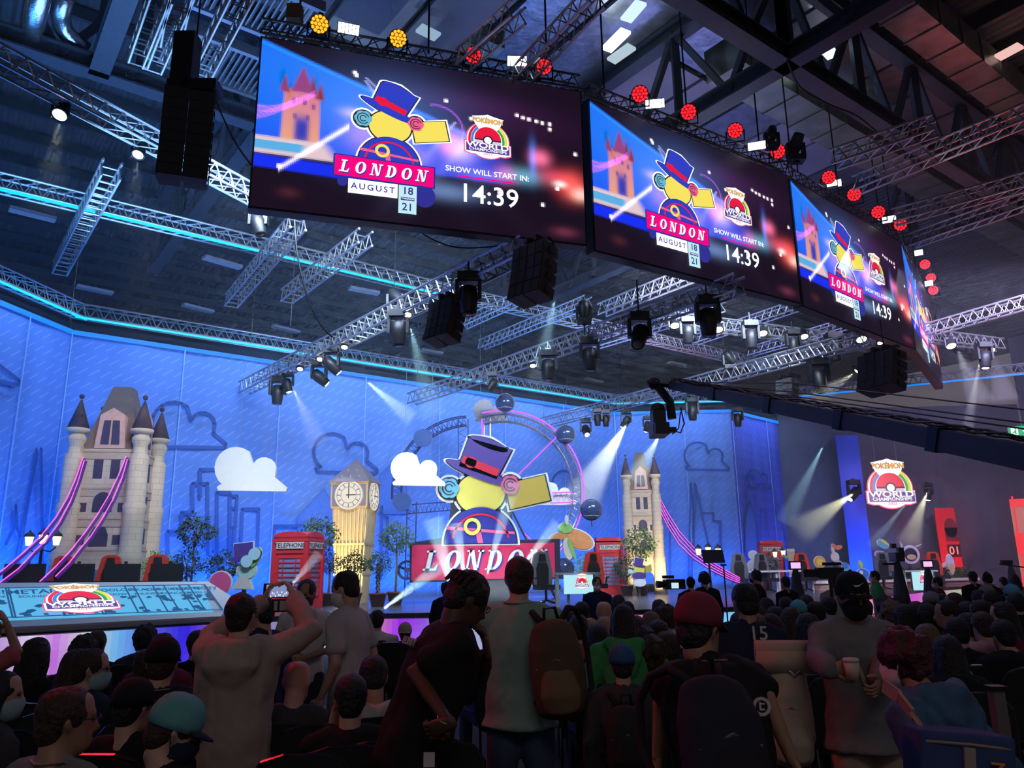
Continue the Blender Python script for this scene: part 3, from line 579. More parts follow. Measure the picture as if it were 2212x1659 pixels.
SCR = [(Vector((-1.452, 12.608, 7.632)), .2925, 'first and largest hanging LED screen with countdown, nearest the left speaker array'), (Vector((4.173, 15.333, 7.632)), .561, 'second hanging LED screen with countdown, in the middle of the ring'), (Vector((9.156, 19.068, 7.632)), .7017, 'third hanging LED screen with countdown, right of the middle one')]
def make_screen(loc, yaw, label, full=True):
    e = empty('led_screen', loc, (0, 0, yaw), label, 'screen', 'hanging LED screens in a ring')
    o = bpy.data.objects.new('picture', PIC); COL.objects.link(o); o.parent = e
    b = MB(); b.box((0, .14, SH/2), (SW+.06, .24, SH+.06)); b.build('cabinet', M_black, e)
    b = MB()
    for k in range(14): b.tube([(SW/2+.06, .2, .2+k*.22), (SW/2+.10, .26, .27+k*.22), (SW/2+.06, .3, .34+k*.22)], .012, 5)
    b.build('cable_loops', M_cable, e)
    a = empty('show_art'); a.parent = e; a.location = (-.72+SW*0, 0, 1.09); hat_art(a, I_led, 1.05, -.006, .0016)
    if True:
        r = empty('title_banner'); r.parent = e; r.location = (-.80, -.022, .92)
        slabp(r, 'navy_edge', I_led['navy'], [rotp([(-.89, -.19), (.91, -.19), (.91, .24), (-.89, .24)], -.5)], 0, .002)
        slabp(r, 'pink_banner', I_led['pink'], [rotp([(-.86, -.165), (.88, -.165), (.88, .215), (-.86, .215)], -.5)], -.004, .002)
        london(r, I_led, -.80, -.09, 1.62, .23, -.012, .002)
        slabp(r, 'white_strip', I_led['white'], [[(-.62, -.47), (.24, -.47), (.24, -.20), (-.62, -.20)]], 0, .002)
        text('lettering', 'AUGUST', I_led['navy'], r, -.19, -.006, -.335, .16, bold=.012, spacing=1.35, extrude=.0005)
        slabp(r, 'date_panel', I_led['pale'], [[(.26, -.74), (.58, -.74), (.58, -.20), (.26, -.20)]], 0, .002)
        text('lettering', '18', I_led['navy'], r, .42, -.006, -.31, .2, bold=.015, extrude=.0005); text('lettering', '21', I_led['navy'], r, .42, -.006, -.62, .2, bold=.015, extrude=.0005)
        slabp(r, 'date_bar', I_led['navy'], [[(.30, -.49), (.54, -.49), (.54, -.43), (.30, -.43)]], -.004, .002)
        text('lettering', 'THROUGH', I_led['white'], r, .42, -.010, -.46, .045, bold=.01, extrude=.0005)
        slabp(r, 'splash', I_led['navy'], [circ(.72, -.36, .20, .22, 18)], .004, .002); slabp(r, 'splash', I_led['navy'], [circ(-.72, -.27, .09, n=14)], .004, .002)
        q = empty('emblem_graphic'); q.parent = e; q.location = (1.10, -.008, 1.86); emblem(q, I_led, .86, 0, .0016)
        text('lettering', 'SHOW WILL START IN:', I_led['white'], e, 1.10, -.008, 1.18, .155, bold=.014, extrude=.0005)
        slabp(e, 'pink_rule', I_led['pink'], [[(.52, 1.045), (1.68, 1.045), (1.68, 1.07), (.52, 1.07)]], -.008, .002)
        text('countdown', '14:39', I_led['white'], e, 1.12, -.008, .72, .52, bold=.008, extrude=.0005)
    return e
for s in SCR: make_screen(*s)
# fourth screen, turned almost edge-on, and its far corner
p4 = pz(1949, 540, 10.877); p5 = pz(1978, 760, 7.632)
yaw4 = radians(55); c4 = Vector((11.45, 21.0, 7.632))+Vector((cos(yaw4), sin(yaw4), 0))*(SW/2+.1); c4.z = 7.632
make_screen(c4, yaw4, 'fourth hanging LED screen seen almost edge-on at the right end of the ring')
# ================================================================ lamps on the screen ring
def lamp_round(p, q, label, col, s, group, size=.19):
    e = empty('round_lamp', p, (0, 0, 0), label, 'stage light', group)
    R3 = (Vector(q)-Vector(p)).normalized().to_track_quat('-Y', 'Z').to_matrix()
    b = MB(); b.lathe([(size*1.02, -.02), (size*1.08, .0), (size*1.05, .12), (size*.7, .30), (size*.35, .34)], 18, R3@Matrix.Rotation(-pi/2, 3, 'X')); b.build('housing', M_black, e, True)
    b = MB(); b.tube([R3@Vector((size*1.15, .1, 0)), R3@Vector((size*1.2, .12, -size*1.5)), R3@Vector((-size*1.2, .12, -size*1.5)), R3@Vector((-size*1.15, .1, 0))], .022, 6); b.build('yoke', M_blackm, e)
    b = MB(); pts = [(0, 0)]+[(size*.42*cos(k*pi/3), size*.42*sin(k*pi/3)) for k in range(6)]+[(size*.8*cos(k*pi/6), size*.8*sin(k*pi/6)) for k in range(12)]
    for a, c in pts: b.lathe([(size*.19, 0), (size*.12, .02)], 8, R3@Matrix.Translation((0, 0, 0)).to_3x3()@Matrix.Rotation(pi/2, 3, 'X')) if False else b.slab([(a+size*.19*cos(t*pi/4), c+size*.19*sin(t*pi/4)) for t in range(8)], -.035, -.02, R3)
    b.build('lens', emat('lens_'+col, {'red': (1, .02, .03), 'amber': (1, .42, .02), 'white': (1, .97, .9)}[col], s), e)
    b = MB(); b.slab(circ(0, 0, size*.98, n=20), -.02, -.01, R3); b.build('lens_backing', emat('lensback_'+col, {'red': (.5, .0, .01), 'amber': (.6, .10, .0), 'white': (.5, .5, .5)}[col], 1.0), e)
    return e
def strobe(p, q, label, w=.44, h=.2):
    e = empty('strobe_lamp', p, (0, 0, 0), label, 'stage light', 'white strobe panels on the screen trusses')
    R3 = (Vector(q)-Vector(p)).normalized().to_track_quat('-Y', 'Z').to_matrix()
    b = MB(); b.slab([(-w/2, -h/2), (w/2, -h/2), (w/2, h/2), (-w/2, h/2)], 0, .12, R3); b.build('housing', M_black, e)
    b = MB()
    for k in range(6): b.slab([(-w/2+.015+k*w/6, -h/2+.015), (-w/2+(k+1)*w/6, -h/2+.015), (-w/2+(k+1)*w/6, h/2-.015), (-w/2+.015+k*w/6, h/2-.015)], -.012, 0, R3)
    b.build('tube_panel', E_strobe, e); return e
def onscr(x, y):
    best = None
    for (c, yw) in [(s[0], s[1]) for s in SCR]+[(c4, yaw4)]:
        d = Vector((cos(yw), sin(yw), 0)); n = Vector((sin(yw), -cos(yw), 0)); r = ray(x, y); o = Vector((0, 0, CZ)); t = (c+n*.12-o).dot(n)/r.dot(n); p = o+r*t; u = abs((p-c).dot(d))
        if best is None or u < best[0]: best = (u, p)
    return best[1]
RG = 'red round lamps along the tops of the hanging screens'
aim = Vector((1, 0, 1.7))
for x, y, c, s, r, lab in ((690, 52, 'amber', 1.6, .16, 'amber-red round lamp, leftmost above the first screen'), (860, 83, 'amber', 1.6, .155, 'amber-red round lamp, second above the first screen'), (1022, 119, 'red', 1.4, .15, 'red round lamp, third above the first screen'), (1175, 144, 'red', 1.4, .15, 'red round lamp at the right corner of the first screen'),
        (1382, 203, 'red', 1.3, .17, 'red round lamp, leftmost above the second screen'), (1487, 242, 'red', 1.3, .17, 'red round lamp, second above the second screen'), (1588, 282, 'red', 1.3, .17, 'red round lamp, third above the second screen'), (1680, 327, 'red', 1.3, .17, 'red round lamp at the right corner of the second screen'),
        (1790, 383, 'red', 1.2, .17, 'red round lamp, leftmost above the third screen'), (1845, 420, 'red', 1.2, .18, 'red round lamp, second above the third screen'), (1897, 458, 'red', 1.2, .18, 'red round lamp, third above the third screen'), (1945, 485, 'red', 1.2, .18, 'red round lamp at the corner of the third and fourth screens'),
        (1998, 571, 'red', 1.1, .17, 'red round lamp, upper one along the fourth screen'), (2011, 600, 'red', 1.1, .17, 'red round lamp, middle one along the fourth screen'), (2016, 627, 'red', 1.1, .17, 'red round lamp, lowest along the fourth screen')):
    lamp_round(onscr(x, y), aim, lab, c, s, RG, r)
for x, y, w, lab in ((752, 62, .38, 'white strobe panel, left above the first screen'), (1116, 132, .38, 'white strobe panel, right above the first screen'), (1414, 224, .4, 'white strobe panel, left above the second screen'), (1634, 315, .4, 'white strobe panel, right above the second screen'), (1801, 397, .36, 'white strobe panel, left above the third screen'), (1920, 474, .36, 'white strobe panel, right above the third screen'), (1984, 546, .25, 'small white strobe panel, upper along the fourth screen'), (2006, 612, .25, 'small white strobe panel, lower along the fourth screen')):
    strobe(onscr(x, y), aim, lab, w)
SG = 'trusses along the tops of the hanging screens'
M_dal = mat('dark_aluminium', (.12, .12, .13), .4, .8, noise_amt=.05)
for i, s in enumerate(SCR+[(c4, yaw4, '')]):
    d = Vector((cos(s[1]), sin(s[1]), 0)); n = Vector((-sin(s[1]), cos(s[1]), 0)); t = s[0]+Vector((0, 0, SH+.30))+n*.25
    tr = truss('box_truss', t-d*3.05, t+d*3.05, .30, ('dark truss along the top of the first screen', 'dark truss along the top of the second screen', 'dark truss along the top of the third screen', 'dark truss along the top of the fourth screen')[i], SG, mat_=M_dal)
    for k in (-2.4, 0, 2.4): b = MB(); b.tube([d*(k+3.05)+Vector((0, 0, .15)), d*(k+3.05)+Vector((0, 0, 4.7))], .02, 6); b.build('hoist_chain', M_cable, tr)
# ================================================================ moving heads and profile lamps
def moving_head(p, q, label, lit=False, s=1.0, up=False):
    e = empty('moving_head', p, (0, 0, 0), label, 'stage light', 'black moving head lights on the trusses')
    sg = 1 if up else -1
    b = MB(); b.box((0, 0, -sg*.05*s), (.36*s, .30*s, .14*s)); b.box((0, 0, sg*-.14*s), (.1*s, .1*s, .06*s)); b.tube([(0, 0, -sg*.1), (0, 0, -sg*(.95 if 'corner of the first' in label or 'crane camera' in label else .40))], .018, 6) if p[1] < 26 else None; b.build('base', M_black, e)
    d = (Vector(q)-Vector(p)).normalized(); c = Vector((0, 0, sg*.32*s))
    b = MB()
    for x in (-1, 1): b.box((x*.19*s, 0, sg*.18*s), (.06*s, .16*s, .36*s))
    b.box((0, 0, sg*.02*s), (.42*s, .14*s, .03*s)); b.build('yoke', M_black, e)
    R3 = d.to_track_quat('Z', 'Y').to_matrix(); b = MB()
    b.lathe([(.08*s, -.22*s), (.145*s, -.18*s), (.16*s, 0), (.15*s, .08*s), (.13*s, .26*s), (.115*s, .30*s), (.10*s, .29*s)], 16, R3); b2 = MB(); b2.v = [tuple(Vector(v)+c) for v in b.v]; b2.f = b.f; b2.mi = b.mi
    h = b2.build('head', M_black, e, True)
    b = MB(); b.lathe([(.10*s, .285*s), (.06*s, .305*s), (.01*s, .31*s)], 14, R3); b.v = [tuple(Vector(v)+c) for v in b.v]
    b.build('lens', E_white if lit else mat('lens_glass', (.25, .22, .2), .1, .3), h); return e
def dn(p, dx=0, dy=0): return Vector(p)+Vector((dx, dy, -3))
for x, y, z, dx, dy, lit, s, up, lab in (
    (1012, 606, 7.2, .1, 0, 0, 1.15, 0, 'black moving head hanging just right of the small tilted speakers'), (861, 684, 7.2, .1, .3, 0, 1.1, 0, 'black moving head hanging straight down left of the small tilted speakers'),
    (853, 665, 7.7, 3, -2, 0, .9, 1, 'black moving head standing on the near truss'), (716, 762, 7.2, 3, 1, 1, 1.0, 0, 'moving head aiming right with a lit lens, upper of the pair'), (690, 790, 7.2, 3.5, 1, 1, 1.0, 0, 'moving head aiming right with a lit lens, lower of the pair'),
    (601, 824, 7.1, 0, 0, 0, 1.1, 0, 'pale hazy moving head near the end of the near truss'), (622, 812, 7.2, .8, 0, 1, .8, 0, 'small lamp beside the pale hazy moving head'), (560, 455, 9, .8, 0, 0, .9, 0, 'dark moving head under the left corner of the first screen'),
    (1380, 690, 7.2, -1, -2, 0, 1.2, 0, 'black moving head tilted towards the crane camera'), (1527, 655, 7.2, 0, 0, 0, 1.2, 0, 'black moving head hanging below the second screen corner'), (1273, 742, 7.2, 0, 0, 0, 1.15, 0, 'gold-glinting moving head under the middle truss'),
    (1183, 768, 7.2, 0, 0, 0, 1.1, 0, 'moving head hanging left of the gold-glinting one'), (1262, 690, 7.7, 0, 0, 0, .9, 1, 'small fixture standing on the middle truss'), (1064, 812, 7.2, -2, 0, 0, .8, 0, 'small dark lamp under the lower part of the middle truss'),
    (1620, 704, 8.3, 0, 0, 0, 1.1, 0, 'dark moving head between the third and fourth white spotlights'), (1712, 722, 8.3, 0, 0, 0, 1.0, 0, 'dark moving head hanging right of the fourth white spotlight'), (1800, 730, 8.3, 0, 0, 0, 1.2, 0, 'dark moving head under the third screen bottom edge'), (1484, 696, 8.3, 0, .5, 0, 1.0, 0, 'dim moving head behind the first white spotlight'),
    (1766, 788, 7.1, 0, -1, 0, 1.3, 0, 'large moving head with a pale arc below the far right truss'), (1494, 868, 7.0, 0, 0, 0, 1.0, 0, 'dark moving head right of the crane camera'), (1592, 888, 7.0, 0, 0, 0, .9, 0, 'dark moving head partly behind the crane arm'), (1575, 790, 7.7, 2, 0, 0, .9, 1, 'small fixture standing on the far right truss'),
    (1265, 912, 7.1, .3, -3, 1, 1.0, 0, 'moving head with a white lit face above the round wheel pods'), (1308, 892, 7.1, 0, 0, 0, .8, 0, 'short dark lamp next to the lit face lamp'), (1290, 890, 7.1, 0, 0, 0, .8, 0, 'dark lamp second from the lit face lamp'), (1352, 893, 7.1, -2, .5, 1, .9, 0, 'lamp throwing the brightest white beam down left'), (1398, 905, 7.0, -1, .5, 1, .8, 0, 'lamp throwing a beam behind the crane camera'),
    (2124, 750, 8.2, -.3, 0, 1, 1.1, 0, 'dark moving head with thin beam at far right'), (1720, 340, 11.3, 1, -2, 0, 1.0, 1, 'grey moving head standing on the truss right of the second screen'), (1668, 312, 11.3, 1, 1, 0, .8, 1, 'black moving head behind the last strobe of the second screen'), (1843, 1045, 5.6, -3, -1, 1, 1.3, 0, 'moving head on the blue banner throwing a yellow beam'), (2003, 1050, 5.6, -.6, 0, 1, 1.0, 0, 'moving head right of the emblem throwing a yellow beam')):
    Z = z; p = pz(x, y, Z) if z > 6 else pY(x, y, 33.5)
    moving_head(p, p+Vector((dx, dy, 3 if up and z > 11 else -3)), lab, bool(lit), s, bool(up))
PG = 'white spotlights in a row behind the middle truss'
def pot(p, label, group, s=1.0, d=(0, -.35, -1)):
    e = empty('spotlight', p, (0, 0, 0), label, 'stage light', group); R3 = Vector(d).normalized().to_track_quat('Z', 'Y').to_matrix()
    b = MB(); b.lathe([(.05*s, -.30*s), (.11*s, -.26*s), (.13*s, 0), (.15*s, .02*s), (.13*s, .01*s)], 14, R3); b.build('can', M_black, e, True)
    b = MB(); b.box((0, 0, .2*s), (.30*s, .04*s, .04*s)).box((-.15*s, 0, .08*s), (.03*s, .04*s, .26*s)).box((.15*s, 0, .08*s), (.03*s, .04*s, .26*s)); b.build('yoke', M_blackm, e)
    b = MB(); b.lathe([(.125*s, .0), (.09*s, .03*s), (.01*s, .04*s)], 14, R3); b.build('lens', E_white, e); return e
for x, y, z, s, g_, lab in ((1458, 703, 8.4, 1.1, PG, 'white spotlight, first from the left in the row behind the middle truss'), (1552, 712, 8.4, 1.1, PG, 'white spotlight, second from the left in the row behind the middle truss'), (1648, 720, 8.4, 1.1, PG, 'white spotlight, third from the left in the row behind the middle truss'), (1737, 727, 8.4, 1.0, PG, 'white spotlight, fourth from the left in the row behind the middle truss'), (1814, 733, 8.4, .8, PG, 'smaller white spotlight, fifth from the left in the row'), (1861, 733, 8.4, 1.3, PG, 'largest white spotlight at the right end of the row'), (1902, 740, 8.4, .8, PG, 'small spotlight just under the third screen corner'),
    (2055, 747, 8.2, 1.2, 'white lamps at far right', 'bright double lamp left of the far right moving head'), (2141, 757, 8.2, 1.0, 'white lamps at far right', 'lamp with a hazy beam right of the far right moving head'), (129, 248, 9.2, .95, 'warm spotlights at upper left', 'warm white spotlight, upper left, with a hazy cone below'), (298, 334, 9.2, .8, 'warm spotlights at upper left', 'warm white spotlight left of the large speaker array'), (573, 465, 9, .7, 'warm spotlights at upper left', 'warm white spotlight beside the dark moving head under the first screen'),
    (881, 680, 7.2, .7, 'small lamps on the near truss', 'small lit lamp left of the small tilted speakers'), (744, 750, 7.2, .7, 'small lamps on the near truss', 'small lit lamp above the two aimed moving heads'), (691, 776, 7.2, .7, 'small lamps on the near truss', 'small lit lamp left of the two aimed moving heads'), (648, 797, 7.2, .7, 'small lamps on the near truss', 'small lit lamp lowest on the near truss'), (1151, 790, 7.2, .7, 'small lamps on the middle truss', 'small lit lamp left on the middle truss'), (1306, 905, 7.1, .5, 'small lamps on the far right truss', 'tiny lit lamp above the wheel'), (1852, 802, 6.9, .7, 'small lamps on the far right truss', 'lamp with a yellow beam left of the dark speakers')):
    pot(pz(x, y, z), lab, g_, s, (-1, .4, -1) if x == 1852 else (0, -.45, -1))
# ================================================================ line arrays
M_spk = mat('speaker_black', (.03, .03, .036), .55, bump=.2, scale=90); M_grl = mat('speaker_grille', (.05, .05, .056), .7, bump=.8, scale=150)
def line_array(p, yaw, n, w, h, d, label, splay=3.0, tilt=0.0, cols=1):
    e = empty('line_array', p, (0, 0, yaw), label, 'speaker', 'hanging line array speakers'); b = MB()
    b.box((0, 0, .08), (w*.9*cols, .12, .07)).box((-w*.3, .1, .14), (.06, .5, .1)).box((w*.3, .1, .14), (.06, .5, .1)); b.tube([(0, .1, .1), (0, .1, 16.0-p.z if p.z > 8 else min(.9, 7.5-p.z))], .014, 6); b.build('rigging_bar', M_blackm, e)
    for c in range(cols):
        y, z, a = 0, 0, radians(tilt); x0 = (c-(cols-1)/2)*w*1.02
        for k in range(n):
            R3 = Matrix.Rotation(a, 3, 'X'); b = MB()
            vs = [R3@Vector(v) for v in ((-w/2, -d/2, -h+.005), (w/2, -d/2, -h+.005), (w/2, -d/2, 0), (-w/2, -d/2, 0), (-w*.42, d/2, -h*.88), (w*.42, d/2, -h*.88), (w*.42, d/2, -h*.1), (-w*.42, d/2, -h*.1))]
            vs = [v+Vector((x0, y, z)) for v in vs]; b.add(vs, [(0, 1, 2, 3), (5, 4, 7, 6), (1, 5, 6, 2), (4, 0, 3, 7), (3, 2, 6, 7), (4, 5, 1, 0)])
            for sx in (-1, 1):
                q = R3@Vector((sx*(w/2+.005), 0, -h/2)); b.box(q+Vector((x0, y, z)), (.02, d*.3, h*.5), R3)
            cab = b.build('speaker_cabinet', M_spk, e)
            b = MB(); o = R3@Vector((0, -d/2-.008, -h/2)); b.box(o+Vector((x0, y, z)), (w*.92, .01, h*.82), R3); b.box(o+R3@Vector((0, -.01, 0))+Vector((x0, y, z)), (.012, .012, h*.82), R3); b.build('grille', M_grl, cab)
            st = R3@Vector((0, 0, -h)); y += st.y; z += st.z; a += radians(splay)
    return e
line_array(pz(412, 203, 9.25), .35, 8, .37, .20, .34, 'large curved black line array hanging at upper left beside the first screen', -1.6, 4, 2)
line_array(pz(1158, 537, 7.2), -.75, 4, .36, .26, .42, 'tilted black line array hanging at the right end of the near truss', -3, -6, 2)
line_array(pz(968, 655, 6.95), -.7, 4, .34, .22, .42, 'smaller tilted line array on the near truss, left of the larger one', -4, -6, 2)
line_array(pz(1905, 765, 6.6), -1.1, 4, .5, .24, .5, 'dark line array below the third screen corner', -5, -4, 2)
line_array(pz(1702, 823, 6.6), -.9, 5, .5, .17, .4, 'dim line array above the crane arm', -3, -8, 1)
# control boxes above the first array
b = MB(); b.box((0, 0, 0), (.34, .3, .9)).box((.2, 0, -.55), (.8, .35, .18)); o = b.build('hoist_motor', M_black); o.location = pz(402, 130, 9.9); tag(o, 'black hoist motor and bracket above the large line array', 'hoist')
b = MB(); b.box((0, 0, 0), (.26, .2, .3)); o = b.build('cardboard_box', mat('cardboard', (.20, .12, .06), .8)); o.location = pz(637, 30, 11.6); tag(o, 'brown carton tucked on the truss above the first screen', 'box')
def cable(pts, r, lab, cat='cable', n=24):
    P = [Vector(p) for p in pts]; out = []
    for i in range(len(P)-1):
        p0, p1, p2, p3 = P[max(i-1, 0)], P[i], P[i+1], P[min(i+2, len(P)-1)]
        for k in range(6):
            t = k/6; out.append(.5*((2*p1)+(-p0+p2)*t+(2*p0-5*p1+4*p2-p3)*t*t+(-p0+3*p1-3*p2+p3)*t**3))
    out.append(P[-1]); b = MB(); b.tube(out, r, 6); return tag(b.build('cable', M_cable, None, True), lab, cat)
cable([pY(x, y, 14.5) for x, y in ((636, 470), (641, 540), (655, 610), (675, 670), (700, 710), (718, 728))], .018, 'black cable swooping from the first screen down to the near truss')
cable([pY(x, y, 13.5) for x, y in ((893, 490), (930, 515), (985, 534), (1060, 533), (1110, 520))], .014, 'thin black cable sagging under the first screen')
cable([pz(x, y, 11.5) for x, y in ((1700, 130), (1730, 190), (1790, 225), (1850, 250), (1900, 290))], .02, 'cable looping under the long roof girder')
cable([pY(x, y, 10) for x, y in ((462, 205), (480, 250), (510, 310), (545, 360))], .012, 'thin cable running down from the large line array')
WL = ('beside the far left ladder truss', 'under the corner of the first screen', 'next to the swooping black cable', 'left of the smaller line array', 'between the two tilted line arrays', 'right of the larger tilted line array', 'above the round wheel', 'under the middle of the first screen', 'by the second white spotlight')
for wi, (x, y0, y1, z) in enumerate(((180, 470, 640, 9.0), (556, 540, 730, 8.6), (640, 490, 800, 8.4), (905, 660, 800, 8), (1045, 690, 790, 8), (1165, 690, 880, 8), (1340, 740, 850, 8), (855, 485, 650, 8.5), (1554, 640, 700, 8.8))):
    b = MB(); p = pz(x, y0, 10.4); q = pz(x, y0, 10.4); q.z = 7.7; b.tube([p, q], .009, 4)
    tag(b.build('hanging_wire', M_dal), 'thin vertical suspension wire '+WL[wi], 'wire', 'thin vertical wires over the stage')
# ================================================================ light beams in the haze
def beam_vol(p, q, r0, r1, col, power, dens, lab, ang=None):
    p, q = Vector(p), Vector(q); d = q-p; L = d.length; R3 = d.to_track_quat('Z', 'Y').to_matrix()
    m = bpy.data.materials.new('haze'); m.use_nodes = True; nt = m.node_tree; nt.nodes.clear(); o_ = nt.nodes.new('ShaderNodeOutputMaterial'); v = nt.nodes.new('ShaderNodeVolumeScatter')
    v.inputs['Density'].default_value = dens; v.inputs['Anisotropy'].default_value = .0; v.inputs['Color'].default_value = (1, 1, 1, 1); nt.links.new(v.outputs[0], o_.inputs['Volume'])
    b = MB(); b.lathe([(r0, .1), (r0+(r1-r0)*.5, L*.5), (r1, L)], 20, R3); o = b.build('light_beam_haze', m, None, True); o.location = p; tag(o, lab, 'haze', 'light beams in the haze', 'stuff')
    a = 2*math.degrees(math.atan((r1)/L))*1.0
    spot('beam_lamp', p, q, power, col, max(2, a), .6, .02)
for a in (
    (pz(129, 256, 9.1), pz(129, 256, 9.1)+Vector((0, 0, -1.7)), .12, .38, (.85, 1, .8), 120, .10, 'short hazy cone under the upper left spotlight'),
    (pz(298, 342, 9.1), pz(298, 342, 9.1)+Vector((0, 0, -1.4)), .10, .30, (.8, .9, 1), 80, .10, 'short hazy cone under the spotlight beside the large line array'),
    (pY(1354, 915, 25), pY(1250, 1085, 25.5), .08, .75, (.85, 1, .95), 2600, .30, 'brightest white beam falling left over the wheel'),
    (pY(1425, 940, 25), pY(1370, 1040, 25.5), .06, .45, (.8, 1, .9), 700, .22, 'beam falling on the small tower beside the crane camera'),
    (pY(1844, 1066, 32), pY(1730, 1145, 31), .08, .65, (1, 1, .62), 1500, .26, 'yellow beam falling left from the blue banner'),
    (pY(2003, 1062, 32), pY(1962, 1175, 31), .06, .5, (1, .98, .7), 1100, .26, 'yellow beam falling beside the championship emblem'),
    (pY(984, 1300, 18), pY(935, 1120, 18), .05, .30, (.5, .9, 1), 2500, .22, 'pale beam rising left of the big sign letters'),
    (pY(1005, 1260, 18), pY(985, 1130, 18), .04, .2, (.6, .9, 1), 1750, .22, 'pale beam rising over the middle of the big sign'),
    (pY(1050, 1250, 18), pY(1110, 1040, 18), .04, .26, (.6, .9, 1), 2250, .22, 'pale beam rising right across the big sign'),
    (pY(1120, 1230, 18), pY(1205, 1130, 18), .04, .2, (.6, .9, 1), 1500, .2, 'pale beam rising at the right end of the big sign'),
    (pY(822, 1320, 17), pY(970, 1210, 17), .03, .22, (.6, .9, 1), 2100, .22, 'pale beam crossing low before the big sign'),
    (pY(620, 1275, 17), pY(690, 1195, 17), .03, .15, (.6, .85, 1), 600, .2, 'pale beam crossing the double telephone box'),
    (pz(790, 822, 7.0), pY(890, 905, 22), .06, .30, (.7, .9, 1), 1500, .16, 'thin beam from the aimed moving head pair'),
    (pz(630, 835, 6.9), pY(690, 960, 22), .06, .35, (.8, .85, 1), 1050, .16, 'thin beam from the hazy end of the near truss'),
    (pz(1200, 640, 8.0), pY(1160, 830, 22), .10, .42, (.4, .85, 1), 2100, .08, 'wide cyan beam below the tilted speakers'),
    (pY(885, 700, 19), pY(935, 900, 20), .10, .42, (.4, .85, 1), 1500, .08, 'wide cyan beam in front of the cloth wall middle'),
    (pY(1780, 960, 27), pY(1695, 1130, 28), .10, .40, (.4, .85, 1), 1500, .14, 'pale beam crossing the grey drape'),
    (pY(1960, 1085, 27), pY(1880, 1180, 28), .06, .22, (.45, .85, 1), 840, .14, 'pale beam below the championship emblem'),
    (pz(2118, 772, 8.0), pz(2118, 772, 8.0)+Vector((-.4, 1, -2.8)), .04, .25, (.9, 1, .9), 1050, .2, 'thin beam from the far right moving head'),
    (pz(2143, 762, 8.0), pz(2143, 762, 8.0)+Vector((.5, .5, -1.4)), .06, .4, (.9, .95, 1), 240, .2, 'hazy cone under the far right lamp'),
    (pz(2066, 752, 8.0), pz(2066, 752, 8.0)+Vector((.8, .5, -1.6)), .06, .4, (.9, .95, 1), 200, .16, 'hazy cone under the bright double lamp'),
    (pY(1850, 803, 17.5), pY(1740, 875, 18), .04, .35, (1, 1, .8), 260, .16, 'yellow beam left of the dark line array')):
    beam_vol(*a)
# ================================================================ stage
ZS = .8
FR = [(-17, 5.5), (-8.58, 13.3), (-6.2, 15.9), (-4.08, 17.13), (.18, 17.26), (3.93, 17.54), (7.26, 19.66), (15.04, 29.31), (21, 35)]
BK = [(22, 39), (12.95, 36.9), (9.8, 34.0), (4.6, 34.2), (-12.7, 21.2), (-14.5, 10.6), (-20, 8)]
m = mat('stage_vinyl', (.16, .15, .17), .22, .0, noise_amt=.15, scale=2, bump=.05)
b = MB(); P = [Vector((x, y, ZS)) for x, y in FR+BK]; n = len(P); b.add(P+[Vector((p.x, p.y, 0)) for p in P], [tuple(range(n))]+[(i, i+n, (i+1) % n+n, (i+1) % n) for i in range(n)])
bm = bmesh.new(); me = b.mesh('stage', m); bm.from_mesh(me); bmesh.ops.recalc_face_normals(bm, faces=bm.faces); bm.to_mesh(me); bm.free()
o = bpy.data.objects.new('stage_floor', me); COL.objects.link(o); struct(o)
# LED skirt with drifting rainbow picture
cs = [(0, (.55, .35, .75)), (.03, (.7, .6, .8)), (.05, (.5, .15, .7)), (.085, (.55, .58, .58)), (.11, (.15, .45, .85)), (.14, (.12, .12, .95)), (.17, (.04, .02, 1)), (.19, (.2, .08, .8)), (.21, (.22, .18, .5)), (.27, (.28, .25, .5)), (.29, (.4, .6, .35)), (.31, (.3, .6, .6)), (.33, (.5, .35, .5)), (.36, (.75, .25, .3)), (.385, (.4, .03, 1)), (.41, (.35, .12, .9)), (.44, (.45, .5, .75)), (.55, (.3, .4, .8)), (.61, (.85, .12, .38)), (.64, (.8, .3, .7)), (.67, (.6, .5, .9)), (.70, (.1, .65, 1)), (.75, (.5, .3, .8)), (.78, (.4, .1, .8)), (.83, (.7, .6, .85)), (.86, (.85, .12, .42)), (.875, (.42, .04, .95)), (.89, (.7, .1, .7)), (.93, (.55, .55, .35)), (.96, (.4, .65, .55)), (1, (.6, .6, .3))]
def ramp(t):
    for (a, ca), (c, cb) in zip(cs, cs[1:]):
        if t <= c: k = max(0, (t-a)/(c-a)); return [ca[i]*(1-k)+cb[i]*k for i in range(3)]
    return list(cs[-1][1])
m = bpy.data.materials.new('led_skirt_picture'); m.use_nodes = True; bs = m.node_tree.nodes['Principled BSDF']; bs.inputs['Base Color'].default_value = (.01, .01, .01, 1)
at = m.node_tree.nodes.new('ShaderNodeAttribute'); at.attribute_name = 'video'; m.node_tree.links.new(at.outputs['Color'], bs.inputs['Emission Color']); bs.inputs['Emission Strength'].default_value = .9
def projx(p):
    v = Vector(p)-Vector((0, 0, CZ)); return 1106+FPX*v.dot(_R2)/v.dot(_F)
